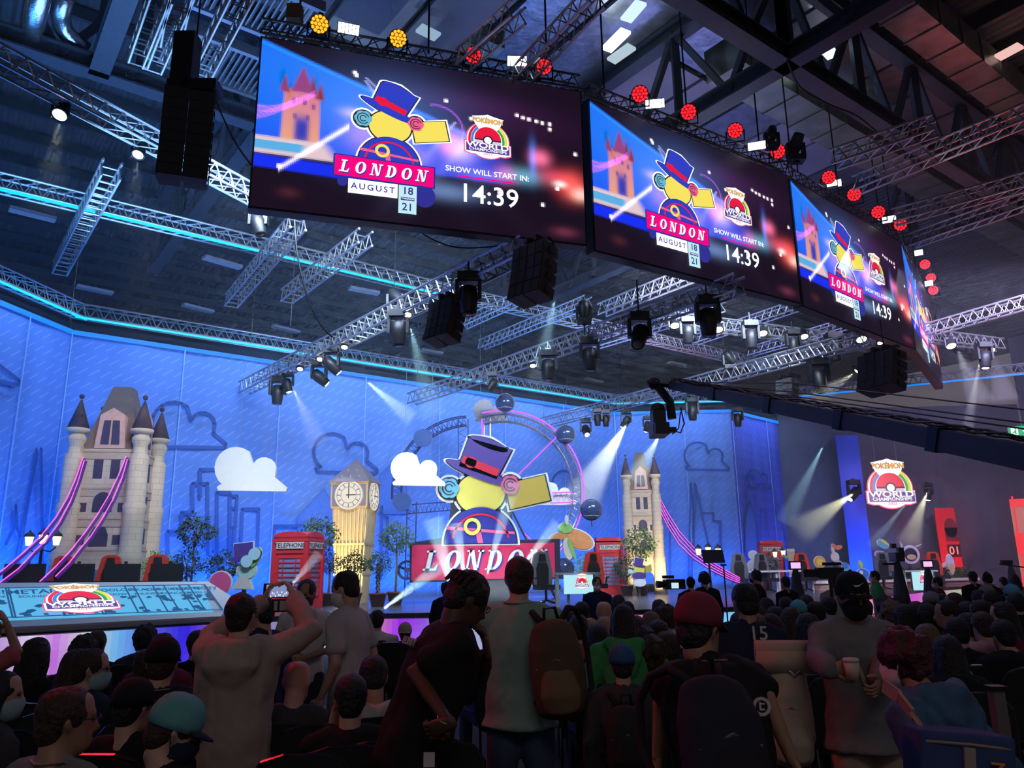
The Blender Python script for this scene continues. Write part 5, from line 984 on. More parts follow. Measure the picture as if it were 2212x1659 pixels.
# ---------------- trees
M_bark = mat('bark', (.20, .13, .08), .8, bump=.5); M_pot = mat('terracotta', (.20, .08, .05), .7)
def tree(x, y, Y, R, lab, col, s=1.0, braided=False, n=900, squash=.9):
    c = pY(x, y, Y); e = empty('potted_tree', (c.x, c.y, ZS), (0, 0, 0), lab, 'tree', 'round trees on the stage'); H = c.z-ZS; rnd = random.Random(int(x)); b = MB()
    for k in range(n):
        th, ph = rnd.uniform(0, 2*pi), math.acos(rnd.uniform(-1, 1)); r = R*(.55+.5*rnd.random()**.5)*(1+.18*sin(3*th+x)+.12*sin(5*ph)); p = Vector((r*sin(ph)*cos(th), r*sin(ph)*sin(th), r*cos(ph)*squash-(.15*R*rnd.random() if rnd.random() < .3 else 0)))+Vector((0, 0, H))
        d = Vector((rnd.uniform(-1, 1), rnd.uniform(-1, 1), rnd.uniform(-1.4, .5))).normalized(); sd = d.cross(Vector((rnd.uniform(-1, 1), rnd.uniform(-1, 1), rnd.uniform(-1, 1)))).normalized(); l = R*.20*rnd.uniform(.7, 1.3)
        b.add([p, p+d*l*.5+sd*l*.22, p+d*l, p+d*l*.5-sd*l*.22], [(0, 1, 2, 3)])
    b.build('foliage', mat('leaf_'+'_'.join('%02d' % int(v*100) for v in col), col, .55, noise_amt=.3, scale=6), e)
    b = MB()
    if braided:
        for k in range(3): b.tube([(.045*cos(t*.8+k*2.1), .045*sin(t*.8+k*2.1), .25+t*(H-.25)/16) for t in range(17)], .022, 6)
    else: b.tube([(0, 0, .25), (.02, 0, H*.6), (0, 0, H)], [.035, .03, .02], 8)
    b.build('trunk', M_bark, e); b = MB(); b.lathe([(.16, 0), (.22, .3), (.24, .3), (.24, .34), (.19, .34), (.18, .28)], 14); b.build('pot', M_pot, e, True)
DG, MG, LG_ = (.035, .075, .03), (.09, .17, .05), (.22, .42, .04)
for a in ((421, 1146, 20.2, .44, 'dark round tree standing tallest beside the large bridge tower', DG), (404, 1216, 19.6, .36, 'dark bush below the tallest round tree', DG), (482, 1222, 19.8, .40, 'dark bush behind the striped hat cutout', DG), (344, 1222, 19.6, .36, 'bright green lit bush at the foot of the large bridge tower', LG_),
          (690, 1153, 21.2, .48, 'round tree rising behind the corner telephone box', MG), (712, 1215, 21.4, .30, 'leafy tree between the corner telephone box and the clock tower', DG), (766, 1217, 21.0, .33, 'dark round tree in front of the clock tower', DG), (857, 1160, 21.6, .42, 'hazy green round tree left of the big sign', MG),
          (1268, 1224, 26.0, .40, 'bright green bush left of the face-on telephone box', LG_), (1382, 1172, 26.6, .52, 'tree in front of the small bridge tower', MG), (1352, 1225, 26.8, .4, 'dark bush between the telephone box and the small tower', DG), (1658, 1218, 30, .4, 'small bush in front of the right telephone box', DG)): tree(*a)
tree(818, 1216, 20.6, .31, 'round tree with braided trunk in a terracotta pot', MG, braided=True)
# ---------------- street lamps
def street_lamp(x, ytop, Y, lab, base=ZS):
    p = pY(x, ytop, Y); e = empty('street_lamp', (p.x, Y, base), (0, 0, 0), lab, 'street lamp', 'three-headed street lamps'); H = p.z-base; b = MB()
    b.tube([(0, 0, 0), (0, 0, H-.35)], [.05, .03], 8).tube([(-.32, 0, H-.36), (-.2, 0, H-.46), (0, 0, H-.42), (.2, 0, H-.46), (.32, 0, H-.36)], .018, 6).lathe([(.12, 0), (.1, .2), (.05, .25)], 10); b.build('post', M_black, e)
    for dx, dz in ((-.32, -.32), (0, -.28), (.32, -.32)):
        b = MB(); b.lathe([(.06, 0), (.095, .2), (.09, .21)], 8); l = b.build('lantern', emat('lantern_glow', (1, .88, .55), 1.6), e); l.location = (dx, 0, H+dz); b = MB(); b.lathe([(.13, .20), (.10, .26), (.03, .32), (.005, .36)], 8); b.build('lantern_cap', M_black, l)
street_lamp(95, 1148, 18.2, 'three-headed street lamp at far left before the light cables'); street_lamp(1529, 1177, 25.5, 'three-headed street lamp right of the small bridge tower'); street_lamp(1691, 1185, 30.5, 'street lamp with lantern beside the right telephone box')
# ---------------- observation wheel
def arc_truss(cx, cz, R0, R1, a0, a1, Y, mt, n, nm, par, dep=.25):
    b = MB()
    for R in (R0, R1):
        for yo in (0, dep): b.tube([(cx+R*cos(radians(a0+(a1-a0)*k/40)), Y+yo, cz+R*sin(radians(a0+(a1-a0)*k/40))) for k in range(41)], .022, 6)
    for k in range(n):
        A, B = radians(a0+(a1-a0)*k/n), radians(a0+(a1-a0)*(k+.5)/n); C = radians(a0+(a1-a0)*(k+1)/n)
        for yo in (0, dep): b.tube([(cx+R0*cos(A), Y+yo, cz+R0*sin(A)), (cx+R1*cos(B), Y+yo, cz+R1*sin(B)), (cx+R0*cos(C), Y+yo, cz+R0*sin(C))], .011, 4)
        b.tube([(cx+R0*cos(A), Y, cz+R0*sin(A)), (cx+R0*cos(A), Y+dep, cz+R0*sin(A))], .011, 4)
    return b.build(nm, mt, par)
e = empty('observation_wheel', (0, 0, 0), label='half wheel of silver truss with purple light rim behind the big sign', cat='wheel'); YW = 25.0; c = pY(1085, 1060, YW); k = YW/1662/cos(radians(.1))*1.03; R = 170*k
arc_truss(c.x, c.z, R*.87, R*.97, -55, 105, YW, M_alu, 30, 'rim_truss', e)
b = MB(); b.tube([(c.x+R*1.0*cos(radians(-60+t*4.1)), YW-.06, c.z+R*1.0*sin(radians(-60+t*4.1))) for t in range(41)], .028, 6); b.tube([pY(1041, 905, YW), pY(1044, 1000, YW)], .028, 6).tube([pY(1208, 939, YW), pY(1180, 966, YW), pY(1120, 1025, YW)], .024, 6)
b.tube([pY(x, y, YW) for x, y in ((1188, 1065), (1230, 1063), (1238, 1068), (1238, 1080), (1232, 1085), (1188, 1087))], .024, 6).tube([pY(1128, 1148, YW), pY(1160, 1178, YW)], .024, 6); b.build('purple_light', E_purple, e)
b = MB()
for x in (1188, 1200, 1212, 1224): b.tube([pY(x, 1065, YW+.05), pY(x+6, 1086, YW+.05), pY(x+12, 1065, YW+.05)], .01, 4)
b.tube([pY(1058, 905, YW+.1), pY(1058, 1160, YW+.1)], .05, 8); b.tube([pY(1046, 905, YW+.1), pY(1046, 1160, YW+.1)], .02, 6); b.build('spoke_truss', M_alu, e)
b = MB()
for s in (0, 1): b.tube([pY(1210, 1310, YW+s*.5), c+Vector((0, s*.5, 0)), pY(960, 1310, YW+s*.5)], .05, 8)
b.build('support_leg', M_dal, e)
M_pod = mat('pod_glass', (.10, .16, .34), .12, .6, noise_amt=.05); M_podb = mat('pod_base', (.6, .62, .6), .4)
for x, y, r, lab in ((1091, 870, .30, 'glass globe pod at the top of the wheel'), (1222, 938, .30, 'glass globe pod at the upper right of the wheel'), (1277, 1101, .32, 'glass globe pod at the right side of the wheel'), (1218, 1228, .30, 'glass globe pod low behind the racing chairs')):
    p = pY(x, y, YW-.1); e2 = empty('wheel_pod', p, label=lab, cat='wheel pod', group='glass globe pods of the wheel'); b = MB(); b.ell((0, 0, 0), (r, r, r), 24, 14); b.build('globe', M_pod, e2, True); b = MB(); b.lathe([(r*.55, -r*.80), (r*.8, -r*.62), (r*.8, -r*.58)], 18, None); b.build('globe_floor', M_podb, e2, True)
    b = MB(); b.tube([(r*1.03*cos(t*.3), 0, r*1.03*sin(t*.3)) for t in range(21)], .02, 6, closed=True); b.tube([(0, 0, -r), (0, 0, -r-.22)], .02, 5); b.build('globe_ring', M_dal, e2)
M_navyt = mat('navy_truss', (.02, .04, .16), .5)
e = empty('dark_half_wheel', (0, 0, 0), label='unlit dark blue half wheel truss left of the big cutout', cat='wheel'); c2 = pY(1012, 1062, 24.6)
arc_truss(c2.x, c2.z, R*.82, R*.93, 92, 185, 24.6, M_navyt, 22, 'rim_truss', e)
b = MB()
for x in (990, 1011): b.tube([pY(x, 905, 24.6), pY(x, 1160, 24.6)], .02, 6)
for t in range(10): b.tube([pY(990, 910+t*25, 24.6), pY(1011, 922+t*25, 24.6), pY(990, 935+t*25, 24.6)], .01, 4)
b.tube([pY(890, 1090, 24.6), pY(1000, 1082, 24.6)], .02, 6).tube([pY(878, 1110, 24.6), pY(1000, 1100, 24.6)], .02, 6)
for t in range(12): b.tube([pY(885+t*9, 1109-t*.8, 24.6), pY(890+t*9, 1090-t*.7, 24.6), pY(895+t*9, 1109-t*.8, 24.6)], .01, 4)
for xx_ in (880, 900): b.tube([pY(xx_, 1085, 24.6), pY(xx_-6, 1280, 24.6)], .02, 6)
for t in range(9): b.tube([pY(880, 1100+t*20, 24.6), pY(900, 1110+t*20, 24.6), pY(880, 1120+t*20, 24.6)], .01, 4)
b.build('spoke_truss', M_navyt, e)
for x, y, lab in ((913, 946, 'flat dark blue disc pod at the upper left of the unlit half wheel'), (868, 1084, 'flat dark blue disc pod at the left of the unlit half wheel')):
    p = pY(x, y, 24.5); b = MB(); b.slab(circ(0, 0, .29, .29, 24), -.03, .03); o = b.build('disc_pod', mat('navy_board', (.03, .09, .32), .6)); o.location = p; tag(o, lab, 'wheel pod', 'flat disc pods')
# ---------------- big sign with the generic hat art
YS = 21.8; pL, pR = pY(888, 1212, YS), pY(1208, 1212, YS); xc = (pL.x+pR.x)/2; wd = pR.x-pL.x; zt, zb2 = pY(1050, 1172, YS).z, pY(1050, 1252, YS).z
e = empty('city_sign', (xc, YS, 0), label='big crimson LONDON sign board standing on the stage', cat='sign'); hh = zt-zb2
b = MB(); o_ = [(-wd/2-.03, zb2-.06), (wd/2+.03, zb2+.0), (wd/2+.03, zt+.08), (wd*.2, zt+.06), (wd*.05, zt+.16), (-wd*.1, zt+.05), (-wd*.3, zt+.14), (-wd/2-.05, zt+.02)]; b.slab(o_, .0, .14); b.build('dark_backing', I_ink['dark'], e)
slabp(e, 'crimson_board', mat('crimson', (.66, .02, .09), .5, noise_amt=.05), [[(-wd/2+.02, zb2), (wd/2-.12, zb2+.03), (wd/2-.12, zt-.02), (-wd/2+.02, zt-.04)]], -.0, .03)
london(e, I_ink, -wd/2+.30, zb2+hh*.26, wd-.62, hh*.54, -.05, .03, .22)
b = MB(); b.slab([(-1.2, ZS), (-.9, ZS), (-.6, zb2), (-.8, zb2)], .05, .2).slab([(1.2, ZS), (.9, ZS), (.6, zb2), (.8, zb2)], .05, .2).slab([(-.95, ZS), (.95, ZS), (.75, zb2), (-.75, zb2)], .16, .2); b.build('support', M_dal, e)
for s, xo in ((-1, -wd/2-.12), (1, wd/2+.1)):
    b = MB(); A = arcband(xo, zb2+.28, .20, .27, 0, 360, 24); n = len(A)//2
    for k in range(n-1): b.slab([A[k], A[k+1], A[2*n-2-k], A[2*n-1-k]], .03, .1)
    for k in range(3): a = k*2.09+.5; b.slab([(xo, zb2+.25), (xo+.22*cos(a), zb2+.28+.22*sin(a)), (xo+.22*cos(a+.25), zb2+.28+.22*sin(a+.25)), (xo+.02, zb2+.31)], .03, .1)
    b.slab(circ(xo, zb2+.28, .07, n=12), .02, .1); b.build('side_wheel', mat('navy_wheel_print', (.04, .06, .16), .6), e)
e2 = empty('hat_cutout', (xc-.12, YS-.02, zt-.02), label='tall plain cutout with purple top hat, yellow disc and two roses above the sign', cat='cutout'); art = empty('hat_art'); art.parent = e2; art.scale = (1, 1, 1)
sc = (pY(1090, 938, YS).z-zt)/1.60; hat_art(art, I_ink, sc, 0, .018)
b = MB(); b.slab([(-.5*sc, -.05), (.5*sc, -.05), (.42*sc, .8*sc), (-.42*sc, .8*sc)], .03, .08); b.build('backing_board', I_ink['dark'], e2)
spot('sign_wash', (xc, 13, 9), (xc, YS, 3.4), 900, (1, .93, .95), 26); area('sign_uplight', (xc, 20.4, .9), (xc, YS, 3), 3, .2, 40, (.7, .85, 1), 120)
# ---------------- plain coloured cutouts
def board(polys, x, y, Y, s, lab, base=None):
    c = pY(x, y, Y); e = empty('cutout_board', c, label=lab, cat='cutout', group='plain coloured cutout boards')
    k = 0
    slabp(e, 'pale_edge', M_white, [[(a*s+(a-sum(q[0] for q in p)/len(p))*s*.12, z*s+(z-sum(q[1] for q in p)/len(p))*s*.12) for a, z in p] for _, p in polys], .0, .03)
    for nm, p in polys: k += 1; slabp(e, 'painted_shape', I_ink[nm] if nm in I_ink else mat('ink_'+nm, XC[nm], .6), [[(a*s, z*s) for a, z in p]], -.012*k-.02, .012)
    b = MB(); b.box((0, .1, -(c.z-ZS)/2), (.08, .08, c.z-ZS)); b.build('prop_leg', M_dal, e); return e
XC = dict(leaf=(.25, .55, .12), brown=(.45, .24, .09), tan=(.65, .45, .22), apricot=(.85, .32, .10), mauve=(.48, .25, .62), grey=(.62, .60, .68), minty=(.45, .75, .55), coral=(.85, .2, .08), fog=(.55, .58, .6))
def E(cx, cz, rx, rz=None, r=0): return rotp(circ(cx, cz, rx, rz or rx, 20), r, (cx, cz))
board([('minty', E(.1, -.15, .32, .28)), ('rose', E(-.75, -.55, .36)), ('leaf', E(.35, .25, .16, .34, -25)), ('purple', rotp([(-.32, .25), (-.34, .75), (.30, .75), (.30, .25)], 6, (0, .4))), ('red', rotp([(-.33, .25), (-.33, .35), (.31, .35), (.31, .25)], 6, (0, .4))), ('purple', E(-.02, .24, .52, .10, 6)), ('pale', E(.36, .38, .2)), ('pale', E(.12, .14, .2)), ('cream', [(-.3, -.75), (.35, -.75), (.2, -.35), (-.1, -.35)])], 528, 1222, 18.6, .70, 'hat cutout with a pale blue bow in front of the dark bushes')
board([('apricot', E(.40, .0, .62, .34, -22)), ('apricot', E(-.35, .10, .34, .16, 20)), ('leaf', E(-.05, .42, .26, .2)), ('cream', E(.02, -.35, .18, .42, 10)), ('leaf', E(.15, -.35, .08, .4, 18)), ('fog', E(.0, .72, .07, .18))], 1225, 1165, 23.5, .78, 'orange winged cutout right of the big sign')
board([('minty', E(0, -.1, .30, .42)), ('yellow', E(.03, .18, .26, .22)), ('purple', E(0, -.12, .34, .17)), ('purple', rotp([(-.2, .36), (-.22, .72), (.22, .72), (.2, .36)], -12, (0, .5))), ('purple', E(0, .38, .34, .06, -12)), ('pale', E(-.42, .08, .10)), ('gold', rotp([(.3, .0), (.62, .1), (.6, .42), (.3, .28)], 0)), ('white', E(0, -.45, .3, .18))], 1380, 1238, 25.6, .66, 'small hat cutout lit white below the small bridge tower')
board([('grey', E(0, .45, .24, .24)), ('grey', E(.0, .0, .22, .38, -10)), ('grey', E(.30, .18, .12, .18, -20)), ('grey', E(-.25, -.1, .14, .35, -30)), ('mauve', E(-.75, -.05, .16, .48, 35)), ('grey', E(.05, -.45, .2, .2))], 1628, 1218, 28, .66, 'pale lilac cutout standing left of the right telephone box')
board([('tan', [(-.2, -.8), (.2, -.8), (.2, .75), (-.2, .75)]), ('cream', E(0, .75, .24, .08)), ('leaf', E(-.35, .35, .22, .08, -30))], 1710, 1215, 30, .60, 'tan log shaped cutout right of the street lamp lantern')
board([('brown', E(0, -.35, .42, .34)), ('coral', E(-.02, -.05, .34, .22)), ('leaf', E(0, .34, .34, .14)), ('leaf', E(.02, .40, .13, .28)), ('brown', E(.5, -.6, .16))], 1737, 1235, 29, .56, 'brown and green cutout with a leafy top')
board([('orange', E(0, 0, .4)), ('yellow', E(0, 0, .24)), ('coral', E(.55, -.1, .14, .08))], 1770, 1214, 30, .52, 'orange sun shaped disc cutout')
board([('cream', E(0, -.1, .26, .30)), ('cream', E(-.1, .35, .10, .3, 10)), ('coral', E(.02, .60, .22, .12, -40)), ('coral', E(.32, .52, .24, .12, 20)), ('fog', E(.2, -.5, .3, .16, -30))], 1803, 1200, 30, .56, 'cream and red cutout right of the orange disc')
board([('teal', E(0, -.2, .30, .5)), ('sky', E(0, .1, .22)), ('cream', E(.1, -.5, .3, .2))], 1826, 1225, 29.5, .50, 'teal umbrella-like cutout left of the blue banner')
board([('sky', E(0, -.3, .42, .34)), ('white', E(-.12, -.2, .14)), ('lime', E(-.08, .32, .12, .28, 10))], 1862, 1230, 29, .52, 'sky blue round cutout at the foot of the blue banner')
board([('mauve', E(-.1, -.1, .36, .22, -15)), ('mauve', E(.25, -.5, .22, .5, -20)), ('teal', E(.1, .55, .36, .26, -35)), ('yellow', E(.2, .68, .34, .08, -35))], 1905, 1195, 30, .60, 'purple cutout below a tilted teal bowl shape')
board([('lilac', E(0, 0, .50)), ('dark', E(0, 0, .40)), ('tan', E(.02, -.15, .28, .16)), ('pale', rotp([(.25, .45), (.75, .62), (.5, .48), (.8, .5)], 0)), ('pale', [(-.5, .3), (-.55, .8), (-.45, .5), (-.38, .62)])], 1966, 1198, 30, .62, 'round lilac ring cutout with pale streaks')
board([('cream', E(-.45, .0, .16, .5)), ('cream', E(.0, -.15, .3, .1, 30)), ('coral', E(-.35, -.15, .1, .3)), ('grey', E(.45, -.1, .24, .6)), ('tan', E(.45, -.35, .2, .3))], 2036, 1216, 30, .60, 'pair of cream and grey rounded cutouts at the right end')
# ---------------- caster desk, chairs, brick wall, hedge, emblem at right
eb = empty('championship_emblem', pY(1922, 1054, 35.2), label='glowing championship emblem hanging on the grey drape at right', cat='sign'); emblem(eb, I_led, 2.12, 0, .02); b = MB(); b.tube([(-.5, .05, .9), (-.5, .05, 4)], .01, 4).tube([(.5, .05, .9), (.5, .05, 4)], .01, 4); b.build('wire', M_alu, eb)
area('emblem_glow', pY(1922, 1054, 34.6), pY(1922, 1040, 37), 2, 2, 60, (1, .6, .6), 170)
p0, p1 = pY(1735, 1262, 29.0), pY(2110, 1262, 32.0); p0.z = p1.z = 0
mb = mat('brick', (.3, .12, .08), .8); nt = mb.node_tree; bk = nt.nodes.new('ShaderNodeTexBrick'); bk.inputs['Scale'].default_value = 3.2; bk.inputs['Color1'].default_value = (.36, .14, .09, 1); bk.inputs['Color2'].default_value = (.25, .10, .07, 1); bk.inputs['Mortar'].default_value = (.40, .36, .33, 1)
tc = nt.nodes.new('ShaderNodeTexCoord'); mp = nt.nodes.new('ShaderNodeMapping'); mp.inputs['Rotation'].default_value = (pi/2, 0, 0); nt.links.new(tc.outputs['Object'], mp.inputs[0]); nt.links.new(mp.outputs[0], bk.inputs['Vector']); nt.links.new(bk.outputs['Color'], nt.nodes['Principled BSDF'].inputs['Base Color'])
e = empty('garden_wall', (0, 0, 0), label='low brick wall with pale coping along the right end of the stage', cat='wall'); b = MB(); b.beam(p0+Vector((0, 0, ZS+.12)), p1+Vector((0, 0, ZS+.12)), .2, .26); b.build('brickwork', mb, e); b = MB(); b.beam(p0+Vector((0, 0, ZS+.30)), p1+Vector((0, 0, ZS+.30)), .34, .10); b.build('coping', M_cream, e)
rnd = random.Random(5); b = MB()
for k in range(3500):
    t = .45+.55*rnd.random(); p = p0.lerp(p1, t)+Vector((rnd.uniform(-.2, .2), rnd.uniform(.25, .7), ZS+.3+.42*rnd.random())); d = Vector((rnd.uniform(-1, 1), rnd.uniform(-1, 1), rnd.uniform(-.2, 1))).normalized(); s_ = d.cross(Vector((rnd.random(), rnd.random(), 1))).normalized(); b.add([p, p+d*.05+s_*.025, p+d*.1, p+d*.05-s_*.025], [(0, 1, 2, 3)])
tag(b.build('hedge', mat('hedge_leaf', (.12, .20, .07), .6, noise_amt=.3)), 'low clipped hedge behind the brick wall at right', 'hedge')
def desk_screen(x, y, Y, w, h, lab, em=(.45, .85, .95)):
    p = pY(x, y, Y); e = empty('presenter_desk', (p.x, Y, ZS), label=lab, cat='desk'); H = p.z-ZS
    b = MB(); b.box((0, .1, H+h/2+.03), (w*1.6, .6, .05)).box((-w*.7, .2, H/2), (.08, .4, H+h)).box((w*.7, .2, H/2), (.08, .4, H+h)); b.build('desk_top', mat('pale_laminate', (.6, .6, .62), .4), e)
    b = MB(); b.box((0, -.22, H), (w, .04, h)); b.build('glowing_front', emat('desk_glow', em, 1.0), e); q = empty('emblem_graphic'); q.parent = e; q.location = (w*.12, -.26, H+h*.1); emblem(q, I_led, h*.75, 0, .004); return e
desk_screen(1248, 1262, 19.2, .70, .44, 'presenter desk with pale glowing front between the man with the backpack and the telephone box'); desk_screen(1987, 1255, 28, .72, .62, 'presenter desk with glowing front at the right end of the stage')
for x, y, Y, yaw, c_, lab in ((1172, 1262, 20.6, .4, 'grey', 'black racing chair in front of the right end of the big sign'), (1283, 1250, 21.5, .1, 'red', 'orange-red racing chair left of the face-on telephone box'), (1600, 1270, 27, -.3, 'grey', 'dark racing chair in front of the lilac cutout'), (1650, 1265, 27.5, .4, 'grey', 'grey racing chair in front of the right telephone box'), (1736, 1258, 27.8, .1, 'red', 'red racing chair in front of the brown and green cutout'), (1912, 1250, 28.5, -.8, 'grey', 'tilted dark racing chair below the purple cutout'), (2022, 1248, 29, .0, 'red', 'red racing chair in front of the cream cutout')):
    p = pY(x, y, Y); race_chair((p.x, Y, ZS), yaw, lab, 'racing chairs on the stage', c_)
for x, Y, lab in ((1625, 28.2, 'white desk in front of the lilac cutout'), (1700, 28.4, 'white desk below the street lamp lantern')):
    p = pY(x, 1240, Y); e = empty('caster_desk', (p.x, Y-.6, ZS), label=lab, cat='desk'); b = MB(); b.box((0, 0, .72), (1.3, .6, .06)); b.build('top', M_white, e); b = MB()
    for s in (-1, 1): b.box((s*.58, 0, .35), (.06, .5, .7))
    b.build('leg', M_white, e)
# low stage amps behind the mask man
for x, y, lab in ((1402, 1272, 'small black floor lamp box at the foot of the small bridge tower'), (748, 1282, 'dark floor case behind the masked man'), (690, 1275, 'dark floor case at the foot of the corner telephone box')):
    p = pz(x, y+6, ZS); b = MB(); b.box((0, 0, .14), (.5, .3, .28)); b.box((0, -.16, .14), (.4, .02, .18)); o = b.build('floor_case', M_black); o.location = p; tag(o, lab, 'case')
# ---------------- camera crane
e = empty('camera_crane', (0, 0, 0), label='long black camera crane arm reaching in from the right with camera hanging at its tip', cat='camera crane')
A, B_ = pY(1452, 832, 11.8), pY(2330, 1010, 6.0); d = B_-A; up = Vector((0, 0, 1)); side = d.cross(up).normalized(); vert = side.cross(d).normalized()
def qp(b, a, c, w0, w1, h0, h1):
    vs = [p+side*s*w/2+vert*t*h/2 for p, w, h in ((a, w0, h0), (c, w1, h1)) for s, t in ((-1, -1), (1, -1), (1, 1), (-1, 1))]; b.add(vs, [(3, 2, 1, 0), (4, 5, 6, 7), (0, 1, 5, 4), (1, 2, 6, 5), (2, 3, 7, 6), (3, 0, 4, 7)])
b = MB(); 
for k in range(5): qp(b, A+d*(k/5), A+d*((k+1)/5-.004), .12+.02*k, .13+.02*k, .13+.018*k, .14+.018*k)
b.build('arm', mat('crane_grey', (.045, .045, .055), .5, .2), e)
for k in range(1, 6): b = MB(); qp(b, A+d*(k/5-.012), A+d*(k/5+.006), .15+.02*k, .15+.02*k, .165+.018*k, .165+.018*k); b.build('joint_collar', M_blackm, e)
b = MB()
for off in (.14, .19, .30): b.tube([A+vert*.05+d*.02, A+d*.45+vert*(off+.02), A+d+vert*(off+.10)], .007, 4)
b.build('stay_cable', M_cable, e); b = MB()
for k in range(3): b.tube([A+d*t+vert*(.10+.025*t*2)+side*(k-1)*.03+vert*.02*sin(t*60+k*2) for t in [i/60 for i in range(61)]], .012, 4)
b.build('wiring', M_cable, e)
h1, h2, h3 = pY(1413, 828, 11.9), pY(1447, 868, 11.9), pY(1452, 905, 11.9)
b = MB(); b.tube([A, h1], .05, 8).tube([h1+Vector((.02, 0, 0)), h2, h3], .07, 8); b.ell(h1, (.12, .1, .1)); b.build('hanging_bracket', M_blackm, e)
pc_ = pY(1423, 932, 11.9); b = MB(); b.box(pc_, (.24, .42, .16)); b.box(pc_+Vector((0, -.25, .0)), (.22, .14, .18)); b.box(pc_+Vector((.0, .0, .2)), (.2, .28, .24)); b.ell(pc_+Vector((.0, 0, .34)), (.12, .14, .12)); b.box(pc_+Vector((.18, 0, .02)), (.18, .1, .08)); cm = b.build('camera_body', M_black, e)
b = MB(); b.tube([pY(1470, 880, 11.9), pY(1478, 915, 11.9), pY(1470, 935, 11.9), pY(1455, 930, 11.9)], .012, 5).tube([pY(1470, 890, 11.8), pY(1466, 925, 11.8), pY(1452, 938, 11.8)], .01, 5); b.build('cable_loop', M_cable, e)
# ---------------- black cloth tripod cones with small screens
M_cone = mat('cone_cloth', (.05, .06, .08), .8)
for x, yt, yb, Y, w, lab in ((1718, 1222, 1335, 16.5, .9, 'black draped camera tripod with small pink screen, left of the cap man'), (1938, 1205, 1335, 18, .85, 'black draped tripod with a camera, middle of the three at right'), (2003, 1218, 1335, 18.5, .85, 'black draped tripod with small pink screen, right of the middle one'), (2183, 1215, 1310, 22, .9, 'black draped tripod with boom near the right frame edge')):
    p = pz(x, yt, CZ+.0) if False else pY(x, yt+8, Y); e = empty('draped_tripod', (p.x, Y, 0), label=lab, cat='tripod', group='black draped tripods'); H = p.z; b = MB(); b.lathe([(w*.40, 0), (w*.22, H*.5), (.08, H*.93), (.05, H)], 9); b.build('drape', M_cone, e)
    if 'pink' in lab: b = MB(); b.box((0, 0, H+.08), (.26, .08, .18)); s_ = b.build('monitor', M_black, e); b = MB(); b.box((0, -.045, H+.08), (.2, .01, .12)); b.build('monitor_screen', emat('mon_pink', (.9, .5, .9), 1.1), s_)
    elif 'camera' in lab: b = MB(); b.box((0, 0, H+.1), (.2, .35, .2)).box((.1, 0, H+.25), (.12, .12, .12)).box((-.2, 0, H-.05), (.3, .05, .05)).box((0, .1, H+.35), (.1, .1, .1)); b.build('camera', M_black, e)
    else: b = MB(); b.tube([(-.3, 0, H+.06), (.8, 0, H-.1)], .02, 5).box((-.1, 0, H+.1), (.3, .1, .12)); b.build('boom', M_black, e)
# teleprompter stand
p = pY(1546, 1215, 15.5); e = empty('teleprompter', (p.x+.15, 15.5, 0), label='teleprompter glass on a thin black stand left of the cutouts', cat='teleprompter'); b = MB(); b.tube([(0, 0, 0), (0, 0, p.z-.05)], .015, 6); b.tube([(0, 0, .02), (.3, .2, 0)], .015, 5).tube([(0, 0, .02), (-.3, .2, 0)], .015, 5).box((0, 0, p.z-.05), (.1, .08, .03)); b.build('stand', M_black, e)
b = MB(); b.box((-.18, .05, p.z+.12), (.42, .02, .28), Matrix.Rotation(-.5, 3, 'X')); b.build('glass', mat('prompter_glass', (.10, .12, .18), .2), e)
# ================================================================ people
def cloth(name, c, n=.12): return mat('cloth_'+name, c, .85, noise_amt=n, scale=7, bump=.25, spec=.25)
def skinm(k): return mat('skin_'+k, {'fair': (.52, .31, .23), 'tan': (.36, .20, .13), 'brown': (.20, .10, .06), 'dark': (.10, .05, .035), 'rosy': (.56, .30, .24)}[k], .5, noise_amt=.05, scale=20)
def hairm(k): return mat('hair_'+k, {'black': (.010, .009, .011), 'brown': (.035, .020, .013), 'light': (.14, .08, .045), 'blond': (.38, .24, .14), 'red': (.06, .010, .018), 'grey': (.2, .19, .18)}[k], .6, noise_amt=.35, scale=45, bump=.8)
def limb(b, pts, rads, n=12, ref=(1, 0, 0), cap=True):
    pts = [Vector(p) for p in pts]; rads = [r if isinstance(r, tuple) else (r, r) for r in rads]; m = len(pts); ref = Vector(ref)
    if cap:
        t0 = (pts[1]-pts[0]).normalized(); t1 = (pts[-1]-pts[-2]).normalized(); a, c = rads[0], rads[-1]
        pts = [pts[0]-t0*min(a)*.55, pts[0]-t0*min(a)*.3]+pts+[pts[-1]+t1*min(c)*.3, pts[-1]+t1*min(c)*.55]
        rads = [(a[0]*.45, a[1]*.45), (a[0]*.85, a[1]*.85)]+rads+[(c[0]*.85, c[1]*.85), (c[0]*.45, c[1]*.45)]
    rg = []; m = len(pts)
    for i, p in enumerate(pts):
        t = (pts[min(i+1, m-1)]-pts[max(i-1, 0)]).normalized(); x = ref-t*ref.dot(t)
        if x.length < .2: x = Vector((0, 1, 0))-t*t.y
        x.normalize(); y = t.cross(x); rg.append([p+x*cos(2*pi*k/n)*rads[i][0]+y*sin(2*pi*k/n)*rads[i][1] for k in range(n)])
    b.rings(rg); return b
